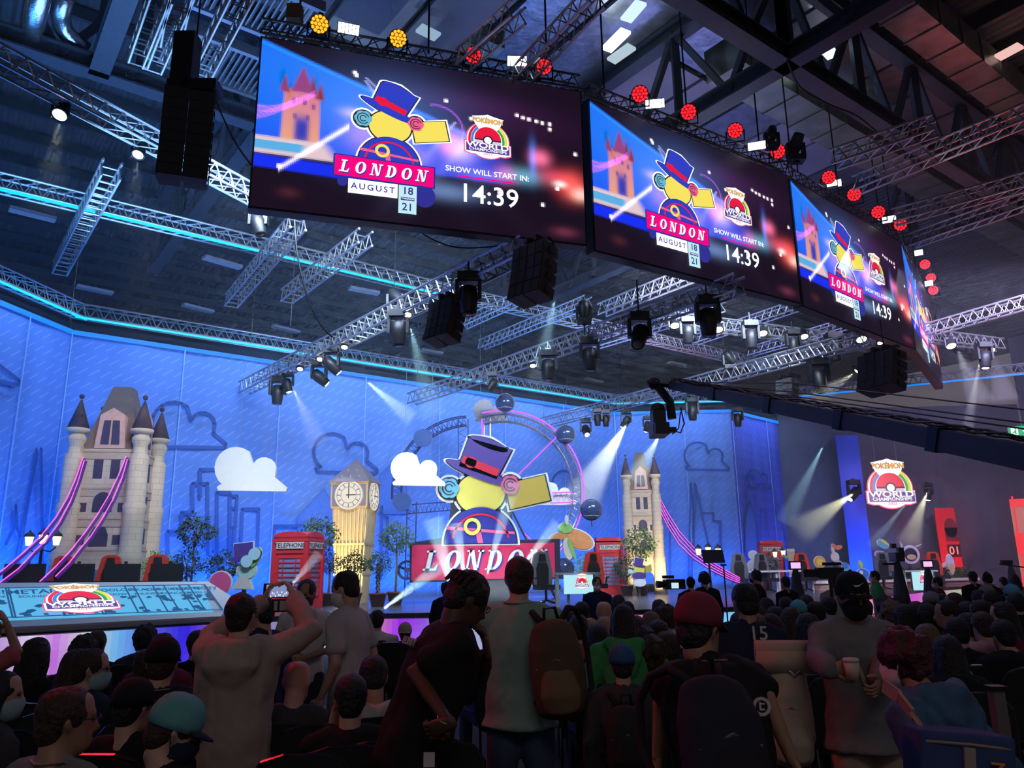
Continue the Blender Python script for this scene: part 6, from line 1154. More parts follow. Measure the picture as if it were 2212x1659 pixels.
def remesh(b, vox, smooth=3, fold=0.0, seed=0, fs=7.0):
    me = b.mesh('t', []); o = bpy.data.objects.new('t', me); COL.objects.link(o)
    bm = bmesh.new(); bm.from_mesh(me); bmesh.ops.recalc_face_normals(bm, faces=bm.faces); bm.to_mesh(me); bm.free()
    r = o.modifiers.new('r', 'REMESH'); r.mode = 'VOXEL'; r.voxel_size = vox; r.use_smooth_shade = True
    if smooth: s = o.modifiers.new('s', 'SMOOTH'); s.iterations = smooth; s.factor = .5
    out = bpy.data.meshes.new_from_object(o.evaluated_get(bpy.context.evaluated_depsgraph_get())); bpy.data.objects.remove(o); bpy.data.meshes.remove(me)
    if fold:
        nm = [v.normal.copy() for v in out.vertices]
        for v, n_ in zip(out.vertices, nm):
            c = v.co; f = noise.noise(Vector((c.x*fs+seed, c.y*fs, c.z*fs*.55)))+.5*abs(noise.noise(Vector((c.x*fs*2, c.y*fs*2+seed, c.z*fs*1.1)))); v.co = c+n_*f*fold
    return out
HP = [(-.125, .022, .060, .0), (-.112, .038, .088, .02), (-.085, .054, .098, -.02), (-.05, .064, .096, -.062), (-.01, .071, .094, -.085), (.03, .075, .094, -.097), (.065, .075, .090, -.1), (.09, .068, .078, -.09), (.108, .052, .055, -.07), (.118, .028, .02, -.04)]
def head(b, M4, n=18, ears=True):
    def T(v): return M4@Vector(v)
    rg = []
    for z, w, f, bk in HP:
        cy, ry = (f+bk)/2 if bk < f-.03 else f*.5, (f-bk)/2; rg.append([T((w*cos(2*pi*k/n), cy+ry*sin(2*pi*k/n), z)) for k in range(n)])
    b.rings(rg)
    limb(b, [T((0, .092, .02)), T((0, .104, -.01)), T((0, .116, -.032))], [.009, .012, .014], 8); limb(b, [T((-.016, .098, -.036)), T((.016, .098, -.036))], [.009, .009], 6)
    limb(b, [T((-.022, .092, -.068)), T((0, .100, -.066)), T((.022, .092, -.068))], [.006, .009, .006], 8, (0, 0, 1)); limb(b, [T((-.02, .088, -.078)), T((0, .097, -.079)), T((.02, .088, -.078))], [.006, .008, .006], 8, (0, 0, 1))
    for s in (-1, 1):
        limb(b, [T((s*.048, .085, .032)), T((s*.014, .095, .030))], [.007, .007], 6)
        if ears: limb(b, [T((s*.072, -.005, -.03)), T((s*.084, -.014, .0)), T((s*.078, -.008, .03))], [(.006, .014), (.007, .020), (.006, .013)], 8, (1, 0, 0))
def eyes(name, M4, par, k='dark'):
    b = MB()
    for s in (-1, 1): b.ell(M4@Vector((s*.031, .084, .010)), (.013, .010, .009), 8, 6)
    return b.build('eye', mat('eye', (.03, .02, .02), .2), par, True)
def hand(b, w, d, nrm, s, curl=.5, sc=1.0):
    """palm with four bent fingers and a side thumb; w wrist, d direction, nrm palm-facing normal, s=+1 thumb towards d x nrm"""
    w, d, nrm = Vector(w), Vector(d).normalized(), Vector(nrm); nrm = (nrm-d*nrm.dot(d)).normalized(); x = d.cross(nrm)*s
    limb(b, [w-d*.02*sc, w+d*.02*sc, w+d*.055*sc, w+d*.085*sc], [(.026*sc, .018*sc), (.036*sc, .016*sc), (.042*sc, .015*sc), (.040*sc, .012*sc)], 10, x)
    for k, (off, L) in enumerate(((.031, .072), (.011, .080), (-.010, .075), (-.030, .058))):
        p = w+d*.083*sc+x*off*sc; q = [p]; a = curl*.35
        for j, f in enumerate((.45, .32, .26)):
            p = p+(d*cos(a)+nrm*sin(a))*L*f*sc; q.append(p); a += curl*.95
        limb(b, q, [.0098*sc, .0094*sc, .0086*sc, .0074*sc], 8, x)
    p = w+d*.025*sc+x*.030*sc; q = [p, p+(x*.75+d*.6+nrm*.25).normalized()*.034*sc]; q.append(q[-1]+(x*.35+d*.8+nrm*.45).normalized()*.030*sc); q.append(q[-1]+(d*.7+nrm*.7).normalized()*.022*sc); limb(b, q, [.014*sc, .0125*sc, .0105*sc, .008*sc], 8, nrm)
class P: pass
def skel(c):
    """joints in the figure's own space; y forward, z up, 1.75 m tall standing"""
    k = P(); seated = c.get('seated'); dz = -.455 if seated else 0; piv = Vector((0, 0, .95+dz)); k.lean = radians(c.get('lean', 4 if seated else 2)); k.dz = dz
    RL = Matrix.Rotation(-k.lean, 4, 'X'); RS = Matrix.Rotation(radians(c.get('side', 0)), 4, 'Y')
    k.T = lambda v: piv+((RS@RL)@(Vector(v)+Vector((0, 0, dz))-piv))
    k.M = Matrix.Translation(k.T((0, .02, 1.635)))@Matrix.Rotation(radians(c.get('hyaw', 0)), 4, 'Z')@Matrix.Rotation(-radians(c.get('hpitch', 4)), 4, 'X')
    k.sh = {s: k.T((s*.185, -.0, 1.425)) for s in (-1, 1)}
    inv = c.get('inv')
    k.el, k.wr = {}, {}
    for s, nm in ((-1, 'L'), (1, 'R')):
        a = c.get('arm'+nm)
        if a is None: a = ((s*.27, .05, 1.14+dz), (s*.15, .30, 1.02+dz)) if seated else ((s*.245, -.03, 1.14), (s*.25, .05, .89))
        if len(a) > 2 or isinstance(a[0], Vector): a = tuple(inv@Vector(q) for q in a[:2])
        k.el[s], k.wr[s] = Vector(a[0]), Vector(a[1])
    if seated:
        k.leg = {s: [Vector((s*.09, -.02, .5)), Vector((s*.13, .20, .51)), Vector((s*.15, .42, .50)), Vector((s*.15, .42, .3)), Vector((s*.15, .44, .09))] for s in (-1, 1)}
    else:
        st = c.get('stride', .0); k.leg = {s: [Vector((s*.09, 0, .93)), Vector((s*.10, .0+s*st*.3, .72)), Vector((s*.11, .02+s*st*.6, .50)), Vector((s*.115, -.0+s*st*.8, .28)), Vector((s*.12, -.01+s*st, .09))] for s in (-1, 1)}
    return k
def torso(b, k, g, z0=.88, coat=0):
    T = k.T; w = g; R = [(.90, .165, .118), (.98, .165, .118), (1.07, .150, .108), (1.17, .155, .112), (1.27, .168, .120), (1.35, .178, .118), (1.41, .175, .100), (1.455, .130, .078), (1.485, .078, .064)]
    pts = [T((0, -.005+.015*(z > 1.3), z)) for z, _, _ in R]; rr = [(a+w, c+w*.9) for _, a, c in R]
    if z0 < .9: pts = [Vector((0, -.005, z0+k.dz))]+pts; rr = [(rr[0][0]+coat, rr[0][1]+coat)]+rr
    limb(b, pts, rr, 18, cap=False)
    for s in (-1, 1): limb(b, [T((s*.08, 0, 1.44)), T((s*.135, -.002, 1.425)), T((s*.17, -.004, 1.40))], [.055+w*.8, .056+w*.8, .056+w*.8], 10, (0, 1, 0))
def arm(b, k, s, g, stop=1.0, r=(.056, .050, .044, .036, .028)):
    sh, el, wr = k.sh[s], k.el[s], k.wr[s]; pts = [sh, sh.lerp(el, .5), el, el.lerp(wr, .5), wr]; rr = [x+g for x in r]
    if stop < 1: n = 3 if stop > .5 else 2; pts = pts[:2]+([el] if n == 3 else [sh.lerp(el, .72)]); rr = rr[:2]+[rr[2]+(.012 if n < 3 else 0)]
    limb(b, pts, rr, 12, (0, 1, .01))
def legs(b, k, g, stop=5, flare=0):
    for s in (-1, 1): limb(b, k.leg[s][:stop], [(.085+g), (.078+g+flare), (.056+g+flare), (.052+g), (.038+g)][:stop], 12, (1, 0, 0))
def body_mesh(c, k, vox):
    b = MB(); sm = c.get('slim', 1)
    limb(b, [k.T((0, -.02, 1.44)), k.T((0, -.012, 1.49)), k.M@Vector((0, -.025, -.09)), k.M@Vector((0, -.02, -.04))], [.070, .060, .056, .056], 14)
    torso(b, k, -.012); legs(b, k, -.006)
    for s in (-1, 1): arm(b, k, s, -.004)
    head(b, k.M); me = remesh(b, vox, 1)
    hb = MB()
    for s, nm in ((-1, 'L'), (1, 'R')):
        d = k.wr[s]-k.el[s]; hn = c.get('palm'+nm) or (Vector((-s, .0, -.1)) if not c.get('seated') else Vector((0, -.1, -1))); hd = c.get('hdir'+nm) or d; hand(hb, k.wr[s]+d.normalized()*.01, hd, hn, c.get('thumb'+nm, s if not c.get('seated') else -s), c.get('curl', .55))
        hb2 = hb
    for s in (-1, 1):
        f = k.leg[s][4]; limb(hb, [f+Vector((0, -.06, -.045)), f+Vector((0, .02, -.045)), f+Vector((0, .15, -.06))], [.034, .038, .026], 8)
    m2 = hb.mesh('t', []); bm = bmesh.new(); bm.from_mesh(me); bm.from_mesh(m2); bm.to_mesh(me); bm.free(); bpy.data.meshes.remove(m2)
    for p in me.polygons: p.use_smooth = True
    return me
def disp(b, M4, amp, fs, seed=0):
    out = []
    for v in b.v:
        v = Vector(v); c = M4.inverted()@v; n_ = noise.noise(Vector((c.x*fs+seed, c.y*fs, c.z*fs))); d = (v-M4.translation).normalized(); out.append(tuple(v+d*n_*amp))
    b.v = out
def hair_mesh(style, M4):
    b = MB(); R3 = M4.to_3x3(); c = lambda *v: M4@Vector(v)
    cur = style in ('curly', 'spiky', 'dreads'); g = (1.02 if style == 'dreads' else 1.12) if cur else 1.0
    b.ell(c(0, -.016, .035), (.086*g, .104*g, .098*g), 26, 18, R3); b.ell(c(0, -.050, -.012), (.072*g, .062*g, .085), 20, 12, R3)
    if style == 'long':
        limb(b, [c(0, -.045, .03), c(0, -.07, -.08), c(0, -.085, -.19), c(0, -.08, -.30)], [(.088, .075), (.092, .06), (.10, .045), (.075, .03)], 18)
        for s in (-1, 1): limb(b, [c(s*.075, .0, .03), c(s*.085, -.01, -.08), c(s*.085, -.02, -.18)], [.03, .03, .024], 10)
    if style == 'bun': b.ell(c(0, -.13, .05), (.045, .045, .045), 12, 8, R3)
    if style == 'pony': limb(b, [c(0, -.10, .04), c(0, -.15, -.02), c(0, -.14, -.14), c(0, -.12, -.24)], [.025, .035, .03, .012], 10)
    me = remesh(b, .012, 2, .010 if style == 'dreads' else .022 if cur else .007, 3.0, 26 if cur else 20)
    if style == 'dreads':
        bm = bmesh.new(); bm.from_mesh(me); q = MB(); rnd = random.Random(2)
        for k in range(46): t = rnd.uniform(0, 6.28); r = rnd.uniform(.02, .08); p = c(r*cos(t), r*sin(t)-.02, .11-.25*r); q.tube([p, c(r*1.15*cos(t), r*1.1*sin(t)-.04, .125-.5*r), c(r*1.2*cos(t), r*1.15*sin(t)-.05, .09-.8*r)], [.009, .009, .007], 5)
        m2 = q.mesh('t', []); bm.from_mesh(m2); bm.to_mesh(me); bm.free()
    return me
def cap_parts(M4, par, m, mb=None, back=False, logo=None, beanie=False):
    R = M4@Matrix.Rotation(pi if back else 0, 4, 'Z'); b = MB(); R3 = R.to_3x3(); c = lambda *v: R@Vector(v); n = 22; rg = []; oy = .016 if back else -.012
    for t in (0, .12, .3, .5, .7, .88, .97): a = t*pi/2; rg.append([c(.094*cos(a)**.8*cos(2*pi*k/n), oy+.112*cos(a)**.8*sin(2*pi*k/n), .045+.105*sin(a)) for k in range(n)])
    rg.insert(0, [c(.092*cos(2*pi*k/n), oy+.110*sin(2*pi*k/n), .012) for k in range(n)]); b.rings(rg); cp = b.build('beanie' if beanie else 'cap', m, par, True)
    b = MB(); b.ell(c(0, oy, .152), (.010, .010, .006), 8, 6); b.build('cap_button', mb or m, cp)
    if not beanie:
        vs = []; fs = []; N = 12
        for j, (rr, dz_) in enumerate(((0, 0), (.5, .004), (1, -.010))):
            for k in range(N+1): a = radians(20+140*k/N); y = .100*sin(a)+oy; vs += [c(.088*cos(a)*(1+.05*rr), y+rr*.075*sin(a)**.7, .022+dz_), c(.088*cos(a)*(1+.05*rr), y+rr*.075*sin(a)**.7, .016+dz_)]
        W2 = 2*(N+1)
        for j in range(2):
            for k in range(N): a = j*W2+2*k; fs += [(a, a+2, a+W2+2, a+W2), (a+1, a+W2+1, a+W2+3, a+3)]
        for k in range(N): a = 2*W2+2*k; fs.append((a, a+2, a+3, a+1))
        b = MB(); b.add(vs, fs); b.build('cap_brim', mb or m, cp, True)
    return cp
def part_obj(name, me, m, par):
    if m is not None and not me.materials: me.materials.append(m)
    o = bpy.data.objects.new(name, me); COL.objects.link(o); o.parent = par
    if m is not None and me.materials and me.materials[0] is not m: o.material_slots[0].link = 'OBJECT'; o.material_slots[0].material = m
    return o
def loop_band(par, name, m, pts, r): b = MB(); b.tube(pts, r, 6); return b.build(name, m, par, True)
def person(x, ytop, Y, yaw, label, **c):
    """x, ytop: where the crown shows in the photo; Y: how far away; yaw 0 = back to the camera"""
    top = pY(x, ytop, Y); k0 = skel({q: v for q, v in c.items() if not q.startswith('arm')}); s = top.z/(k0.M@Vector((0, 0, .128+(.012 if c.get('cap') or c.get('hair') in ('curly', 'dreads') else 0)))).z
    e = empty('person', (top.x, Y, 0), (0, 0, radians(yaw)), label, 'person', c.get('group')); e.scale = (s, s, s)
    Mw = Matrix.Translation((top.x, Y, 0))@Matrix.Rotation(radians(yaw), 4, 'Z')@Matrix.Scale(s, 4); c['inv'] = Mw.inverted()
    k = skel(c)
    # keep the crown on its pixel when the figure leans
    crown = Mw@(k.M@Vector((0, 0, .12))); e.location += Vector((top.x-crown.x, Y-crown.y, 0)); Mw = Matrix.Translation(Vector((top.x-crown.x, Y-crown.y, 0)))@Mw; c['inv'] = Mw.inverted(); k = skel(c)
    R3i = c['inv'].to_3x3()
    for q in ('palmL', 'palmR', 'hdirL', 'hdirR'):
        if c.get(q): c[q] = (R3i@c[q]).normalized()
    vx = .016; g = c.get('bulk', .012); sd = x*.13
    part_obj('body', body_mesh(c, k, .013), skinm(c.get('skin', 'fair')), e)
    eyes('eye', k.M, e)
    b = MB(); coat = c.get('coat'); torso(b, k, g+(.012 if coat else 0), coat or .86, .03 if coat else 0)
    lng = c.get('sleeve', 'short') == 'long'
    for s_ in (-1, 1): arm(b, k, s_, .014+(.010 if coat or c.get('hood') else 0), 1.0 if lng else .4, (.056, .052, .048, .042, .034))
    if c.get('hood'):
        pass
        limb(b, [k.T((-.12, .02, 1.47)), k.T((-.12, -.08, 1.48)), k.T((0, -.15, 1.44)), k.T((.12, -.08, 1.48)), k.T((.12, .02, 1.47))], [.03, .05, .065, .05, .03], 10, (0, 0, 1))
        limb(b, [k.T((0, -.12, 1.46)), k.T((0, -.155, 1.36)), k.T((0, -.145, 1.24))], [(.13+c.get('hb', 0), .06+c.get('hb', 0)), (.13+c.get('hb', 0), .05+c.get('hb', 0)), (.06, .03)], 12)
    else: limb(b, [k.T((0, -.008, 1.46)), k.T((0, .0, 1.505))], [.074, .066], 14)
    top_o = part_obj(c.get('topname', 'shirt'), remesh(b, vx, 3, c.get('fold', .014), sd, 11), c['shirt'], e)
    b = MB(); sh = c.get('shorts'); legs(b, k, .018, 3 if sh else 5, .015 if sh else 0)
    limb(b, [Vector((0, -.005, .86+k.dz)), Vector((0, -.005, .93+k.dz)), Vector((0, 0, 1.02+k.dz))], [(.16, .115), (.172, .125), (.16, .115)], 16)
    part_obj('shorts' if sh else 'trousers', remesh(b, .02, 3, .008, sd+4), c.get('pants') or cloth('dark_denim', (.03, .035, .055)), e)
    b = MB()
    for s_ in (-1, 1): f = k.leg[s_][4]; sb = MB(); limb(sb, [f+Vector((0, -.07, -.04)), f+Vector((0, .03, -.035)), f+Vector((0, .17, -.055))], [(.044, .05), (.048, .05), (.040, .032)], 12); sb.build('shoe', c.get('shoe') or mat('shoe_black', (.015, .015, .017), .5), e, True)
    st = c.get('hair', 'short'); 
    if st != 'bald': part_obj('hair', hair_mesh(st, k.M), hairm(c.get('hcol', 'black')), e)
    if c.get('cap'): cp = cap_parts(k.M, e, c['cap'], c.get('brim'), c.get('back', False), beanie=c.get('beanie', False)); k.cap = cp
    if c.get('mask'):
        b = MB(); cc = lambda *v: k.M@Vector(v); n = 14; rg = []
        for z, w_, f, o in ((-.125, .030, .07, .01), (-.105, .055, .108, .0), (-.07, .068, .118, .0), (-.035, .070, .124, .0), (-.008, .062, .112, .0)): rg.append([cc(w_*cos(radians(-15+210*q/(n-1))), .01+(f-.01)*max(0, sin(radians(-15+210*q/(n-1))))-.01*(sin(radians(-15+210*q/(n-1))) < 0), z) for q in range(n)])
        vs = [v for r in rg for v in r]; b.add(vs, [(i*n+q, i*n+q+1, (i+1)*n+q+1, (i+1)*n+q) for i in range(4) for q in range(n-1)]); mk = b.build('face_mask', c['mask'], e, True)
        b = MB()
        for s_ in (-1, 1): b.tube([cc(s_*.066, .03, -.01), cc(s_*.080, .0, .01), cc(s_*.082, -.025, -.01), cc(s_*.066, .015, -.09)], .0025, 5)
        b.build('mask_loop', c['mask'], mk)
    if c.get('glasses'):
        b = MB(); cc = lambda *v: k.M@Vector(v)
        for s_ in (-1, 1): b.tube([cc(s_*.033+.022*cos(t*.6283), .107, .008+.016*sin(t*.6283)) for t in range(10)], .0022, 5, closed=True).tube([cc(s_*.055, .105, .014), cc(s_*.079, .05, .014), cc(s_*.082, -.015, .01)], .0024, 5)
        b.tube([cc(-.011, .110, .012), cc(.011, .110, .012)], .0024, 5); b.build('glasses', M_black, e)
    if c.get('lanyard'):
        b = MB(); T = k.T; y = c.get('lany', 1); ml = mat('lanyard_print', (.35, .25, .2), .6, noise_amt=.8, scale=40)
        for s_ in (-1, 1): pts = [T((s_*.068, -.03, 1.505)), T((s_*.085, .06, 1.46)), T((s_*.06, .155, 1.30)), T((s_*.012, .165, 1.12))]; 
        for s_ in (-1, 1):
            pts = [T((0, -.085, 1.50)), T((s_*.072, -.04, 1.505)), T((s_*.088, .06, 1.46)), T((s_*.06, .150, 1.30)), T((s_*.010, .160, 1.12))]
            for i in range(4): b.beam(pts[i], pts[i+1], .022, .004, up=(pts[i]-T((0, 0, pts[i].z))).normalized() if i > 1 else (0, 0, 1))
        b.build('lanyard', ml, e)
    return e, k, Mw
def backpack(M, m, ms, label, w=.30, h=.46, d=.17, top=1.45, roll=False, strap=True, pocket=None, oy=-.135, parts=()):
    """M = the wearer's world matrix; the bag sits on the back"""
    e = empty('backpack', (0, 0, 0), label=label, cat='backpack'); e.matrix_world = M@Matrix.Translation((0, oy, top-h)); b = MB(); y0 = -d
    limb(b, [(0, -d/2, .05), (0, -d/2, h*.3), (0, -d/2, h*.7), (0, -d/2+.01, h-.05)], [(w*.46, d*.46), (w*.5, d*.52), (w*.48, d*.48), (w*.38, d*.36)], 20); me = remesh(b, .014, 2, .008, w*40, 9); part_obj('bag', me, m, e)
    b = MB(); limb(b, [(0, -d*.85, .06), (0, -d*.92, h*.25), (0, -d*.82, h*.5)], [(w*.34, .05), (w*.37, .055), (w*.28, .035)], 16); part_obj('front_pocket', remesh(b, .013, 2, .006, 3, 9), pocket or ms, e)
    b = MB()
    for s in (-1, 1): b.tube([(s*.05, -d*.2, h-.03), (s*.10, .05, h+.035), (s*.14, .14, h+.02), (s*.165, .23, h-.06), (s*.175, .24, h-.22), (s*.17, .10, h*.22), (s*.13, -.02, h*.15)], .018, 6)
    b.tube([(-.04, -d*.2, h-.02), (-.03, -d*.3, h+.05), (.03, -d*.3, h+.05), (.04, -d*.2, h-.02)], .010, 6); b.build('strap', ms, e, True)
    b = MB(); b.tube([(-w*.36, -d*.82, h*.52), (0, -d*1.0, h*.60), (w*.36, -d*.82, h*.52)], .006, 5); b.build('zipper', M_alu, e)
    if roll: b = MB(); b.box((0, -d*.5, h+.02), (w*1.05, d*.7, .12)); b.tube([(-w*.53, -d*.5, h+.09), (w*.53, -d*.5, h+.09)], .05, 12); b.build('roll_top', m, e, True); b = MB(); b.tube([(.02, -d*.9, h-.03), (.05, -d*.95, h-.05), (.08, -d*.9, h-.03)], .006, 5); b.build('buckle', M_alu, e)
    return e
C_ = {n: cloth(n, c) for n, c in dict(black=(.012, .012, .016), charcoal=(.045, .045, .052), navy=(.018, .025, .06), grey=(.20, .20, .21), pale=(.46, .44, .44), beige=(.36, .30, .27), teal=(.26, .40, .36), green=(.06, .34, .10), maroon=(.16, .02, .05), pink=(.50, .26, .26), white=(.60, .58, .58), blue=(.03, .10, .26), denim=(.06, .09, .16), cyan=(.10, .34, .42), khaki=(.34, .28, .20), rose=(.40, .10, .12)).items()}
# ---- the standing and nearest people
e, k, Mw = person(523, 1281, 4.25, 6, 'person seen from behind in a beige hooded coat holding a phone up with both hands', shirt=C_['beige'], topname='coat', coat=.62, sleeve='long', hood=True, hb=.03, hair='short', hcol='black', skin='fair', bulk=.045, fold=.016, glasses=True, hyaw=-14, hpitch=-6, slim=1,
    armR=(pY(672, 1362, 4.40), pY(636, 1292, 4.62), 1), armL=(pY(452, 1380, 4.5), pY(566, 1300, 4.66), 1), palmR=Vector((-1, .1, 0)), palmL=Vector((1, .1, 0)), hdirR=Vector((-.45, .15, .8)), hdirL=Vector((.35, .15, .85)), curl=.8, thumbR=-1, thumbL=1, pants=C_['khaki'], lanyard=False)
pp = pY(600, 1276, 4.72); e = empty('phone', pp, (0, 0, radians(6)), 'phone held up sideways by the person in the beige coat', 'phone'); b = MB(); b.box((0, 0, 0), (.165, .012, .085)); b.build('case', M_black, e)
b = MB(); b.box((.005, -.008, 0), (.140, .002, .070)); b.build('phone_screen', mat('phone_live', (.25, .3, .5), em=(.25, .30, .55), es=.9, noise_amt=0), e); b = MB(); 
for q in range(14): b.box((-.055+q*.009, -.0095, -.02+.012*sin(q*2.3)), (.006, .001, .010))
b.build('screen_figures', emat('phone_white', (.9, .8, .9), 1.0), e)
b = MB(); b.box((.03, 0, -.085), (.12, .010, .075)); w_ = b.build('wallet_flap', M_black, e); b = MB(); b.box((.045, -.007, -.085), (.055, .002, .055)); b.box((-.005, -.007, -.085), (.02, .002, .055)); b.build('card', C_['pale'], w_)
person(738, 1235, 5.7, 72, 'person in a grey t-shirt and white mask standing in profile facing left', shirt=C_['pale'], hair='short', hcol='black', skin='fair', mask=mat('mask_white', (.75, .74, .70), .7), hpitch=16, armL=((-.24, -.02, 1.14), (-.22, .10, .90)), armR=((.25, -.05, 1.15), (.24, .06, .9)), lean=4, pants=C_['grey'], bulk=.022)
person(660, 1253, 6.8, 172, 'person in a white shirt with dark straps facing the camera behind the raised phone', shirt=C_['white'], hair='short', hcol='black', skin='tan', armL=((-.26, .0, 1.15), (-.10, .22, 1.1)), armR=((.26, .0, 1.15), (.10, .22, 1.1)), bulk=.02, hpitch=10, mask=M_black)
e, k, Mw = person(1036, 1240, 3.8, -68, 'person in a black polo bending right, hand at the mouth, other hand on hip', shirt=C_['black'], hair='dreads', hcol='black', skin='dark', lean=20, hpitch=32, glasses=True, bulk=.05, fold=.014,
    armR=(pY(893, 1450, 3.55), pY(968, 1560, 3.35), 1), armL=(pY(1046, 1465, 3.9), pY(1052, 1412, 3.75), 1), hdirL=Vector((-.1, -.1, .95)), palmL=Vector((-1, 0, .2)), hdirR=Vector((-.7, .3, -.3)), palmR=Vector((0, 1, .3)), curl=.9, pants=C_['black'])
w_ = pY(962, 1556, 3.02); b = MB(); b.tube([Vector((.040*cos(t*.5236), .030*sin(t*.5236), .012*cos(t*.5236))) for t in range(12)], .004, 6, closed=True); o = b.build('bracelet', mat('gold_metal', (.7, .5, .25), .25, .9)); o.location = (0, 0, 0); o.parent = e; o.matrix_local = Matrix.Translation(k.wr[1]+(k.el[1]-k.wr[1])*.08)@Matrix.Rotation(.7, 4, 'Y')
t = text('lettering', 'SECURITY', C_['pale'], e, 0, 0, 0, .05, bold=.008); t.matrix_local = Matrix.Translation(k.T((0, -.185, 1.37)))@Matrix.Rotation(-k.lean, 4, 'X')
e, k, Mw = person(1120, 1203, 4.7, -4, 'tall person in a pale teal t-shirt seen from behind with a brown backpack', shirt=C_['teal'], hair='short', hcol='brown', skin='fair', armL=(pY(1082, 1428, 4.75), pY(1098, 1318, 4.95), 1), armR=((.26, .02, 1.2), (.1, .22, 1.38)), hdirL=Vector((.3, .2, .9)), palmL=Vector((1, .2, 0)), curl=.8, pants=C_['denim'], coat=.84, bulk=.018, hyaw=8, hpitch=0, lanyard=True)
backpack(Mw@Matrix.Translation((.36, -.0, 0))@Matrix.Rotation(-.12, 4, 'Y'), cloth('bag_brown', (.10, .07, .05)), cloth('bag_black', (.02, .02, .025)), 'brown backpack with a tan front pocket hanging off the right shoulder of the teal t-shirt', .30, .52, .19, 1.44, pocket=cloth('bag_tan', (.20, .13, .08)))
e, k, Mw = person(1512, 1284, 3.05, 12, 'broad person in a black t-shirt and maroon cap leaning forward at the front', shirt=C_['black'], hair='short', hcol='black', skin='tan', cap=cloth('cap_maroon', (.20, .03, .06)), brim=C_['navy'], bulk=.050, lean=14, hpitch=10, hyaw=-58, armL=(pY(1432, 1490, 3.0), pY(1420, 1640, 3.05), 1), armR=(pY(1652, 1500, 2.95), pY(1715, 1650, 2.9), 1), s=.98, pants=C_['black'], lanyard=True, fold=.014)
backpack(Mw@Matrix.Translation((-.13, -.03, .95))@Matrix.Rotation(-.24, 4, 'X')@Matrix.Translation((0, -.03, -.93)), cloth('bag_ink', (.022, .024, .04)), cloth('bag_black', (.02, .02, .025)), 'dark ink coloured backpack on the broad person in the maroon cap', .32, .52, .19, 1.42)
b = MB(); A = arcband(0, 0, .020, .030, 0, 360, 20); n = len(A)//2
for q in range(n-1): b.slab([A[q], A[q+1], A[2*n-2-q], A[2*n-1-q]], -.003, 0)
b.slab([(-.008, -.012), (-.002, -.012), (-.002, .014), (-.008, .014)], -.003, 0).slab([(-.002, .006), (.010, .006), (.010, .011), (-.002, .011)], -.003, 0).slab([(-.002, -.012), (.010, -.012), (.010, -.006), (-.002, -.006)], -.003, 0)
o = b.build('badge', C_['white']); o.parent = e; o.matrix_local = Mw.inverted()@Matrix.Translation(pY(1645, 1526, 2.72)); 
e, k, Mw = person(1604, 1259, 4.9, -10, 'person with black hair in a navy jersey with a white number and cream roll-top backpack', shirt=C_['navy'], hair='short', hcol='black', skin='tan', bulk=.03, hyaw=20, lean=6, pants=C_['black'], armR=((.27, .0, 1.16), (.24, .16, .98)))
t = text('jersey_number', '15', C_['white'], e, 0, 0, 0, .12, bold=.008); t.matrix_local = Matrix.Translation(k.T((.05, -.165, 1.43)))@Matrix.Rotation(-k.lean-.1, 4, 'X')
backpack(Mw@Matrix.Translation((.16, -.03, -.16)), cloth('bag_cream', (.50, .42, .33)), cloth('bag_cream2', (.46, .40, .32)), 'cream roll-top backpack worn over the navy jersey', .30, .58, .20, 1.44, roll=True)
e, k, Mw = person(1838, 1237, 4.35, 176, 'person in grey hoodie, black cap and black mask facing the camera', shirt=cloth('hoodie_grey', (.17, .18, .19)), topname='hoodie', hood=True, sleeve='long', hair='short', hcol='brown', skin='tan', cap=C_['black'], mask=cloth('mask_black', (.015, .015, .018)), glasses=True, lanyard=True, shorts=True, pants=C_['khaki'], coat=.80, bulk=.035, s=.985,
    armR=(pY(1768, 1425, 4.25), pY(1796, 1448, 4.08), 1), armL=(pY(1925, 1410, 4.3), pY(1900, 1470, 4.1), 1), hdirR=Vector((.9, -.25, .25)), palmR=Vector((.2, -1, 0)), curl=1.0)
R_ = k.M; b = MB(); sw = [(-.030, .000), (-.018, -.012), (.0, -.010), (.034, .016), (.002, -.001), (-.014, -.002)]; b.slab(sw, -.002, 0); o = b.build('cap_mark', C_['white']); o.parent = e; o.matrix_local = R_@Matrix.Translation((0, .100, .078))@Matrix.Rotation(pi, 4, 'Z')@Matrix.Rotation(-.35, 4, 'X')
cp = pY(1796, 1448, 4.08)+Vector((.075, -.065, .015)); e = empty('paper_cup', cp-Vector((0, 0, .05)), label='white paper cup with a lid held by the person in the grey hoodie', cat='cup'); b = MB(); b.lathe([(.028, 0), (.037, .085), (.036, .085)], 18); b.build('cup_wall', mat('paper_cup', (.60, .48, .40), .6), e, True); b = MB(); b.lathe([(.039, .083), (.039, .093), (.033, .100), (.03, .098)], 18); b.build('lid', C_['white'], e, True)
e, k, Mw = person(1935, 1357, 3.15, 32, 'child with reddish curly hair in a blue tie-dye hooded jacket carrying a sling bag', shirt=mat('tie_dye', (.04, .11, .22), .8, noise_amt=.42, scale=9, bump=.3), topname='jacket', hood=True, sleeve='long', hair='curly', hcol='red', skin='tan', bulk=.03, lean=18, hpitch=8, pants=C_['black'], coat=.8, fold=.016, mask=mat('mask_white', (.75, .74, .70), .7))
e2 = empty('sling_bag', pY(2068, 1622, 2.72), (0, radians(6), 0), 'blue and grey sling bag with an orange letter, carried by the child in tie-dye', 'bag'); b = MB(); b.box((0, 0, -.01), (.30, .13, .15)); part_obj('bag', remesh(b, .010, 6, .004, 2), cloth('bag_blue', (.04, .07, .20)), e2)
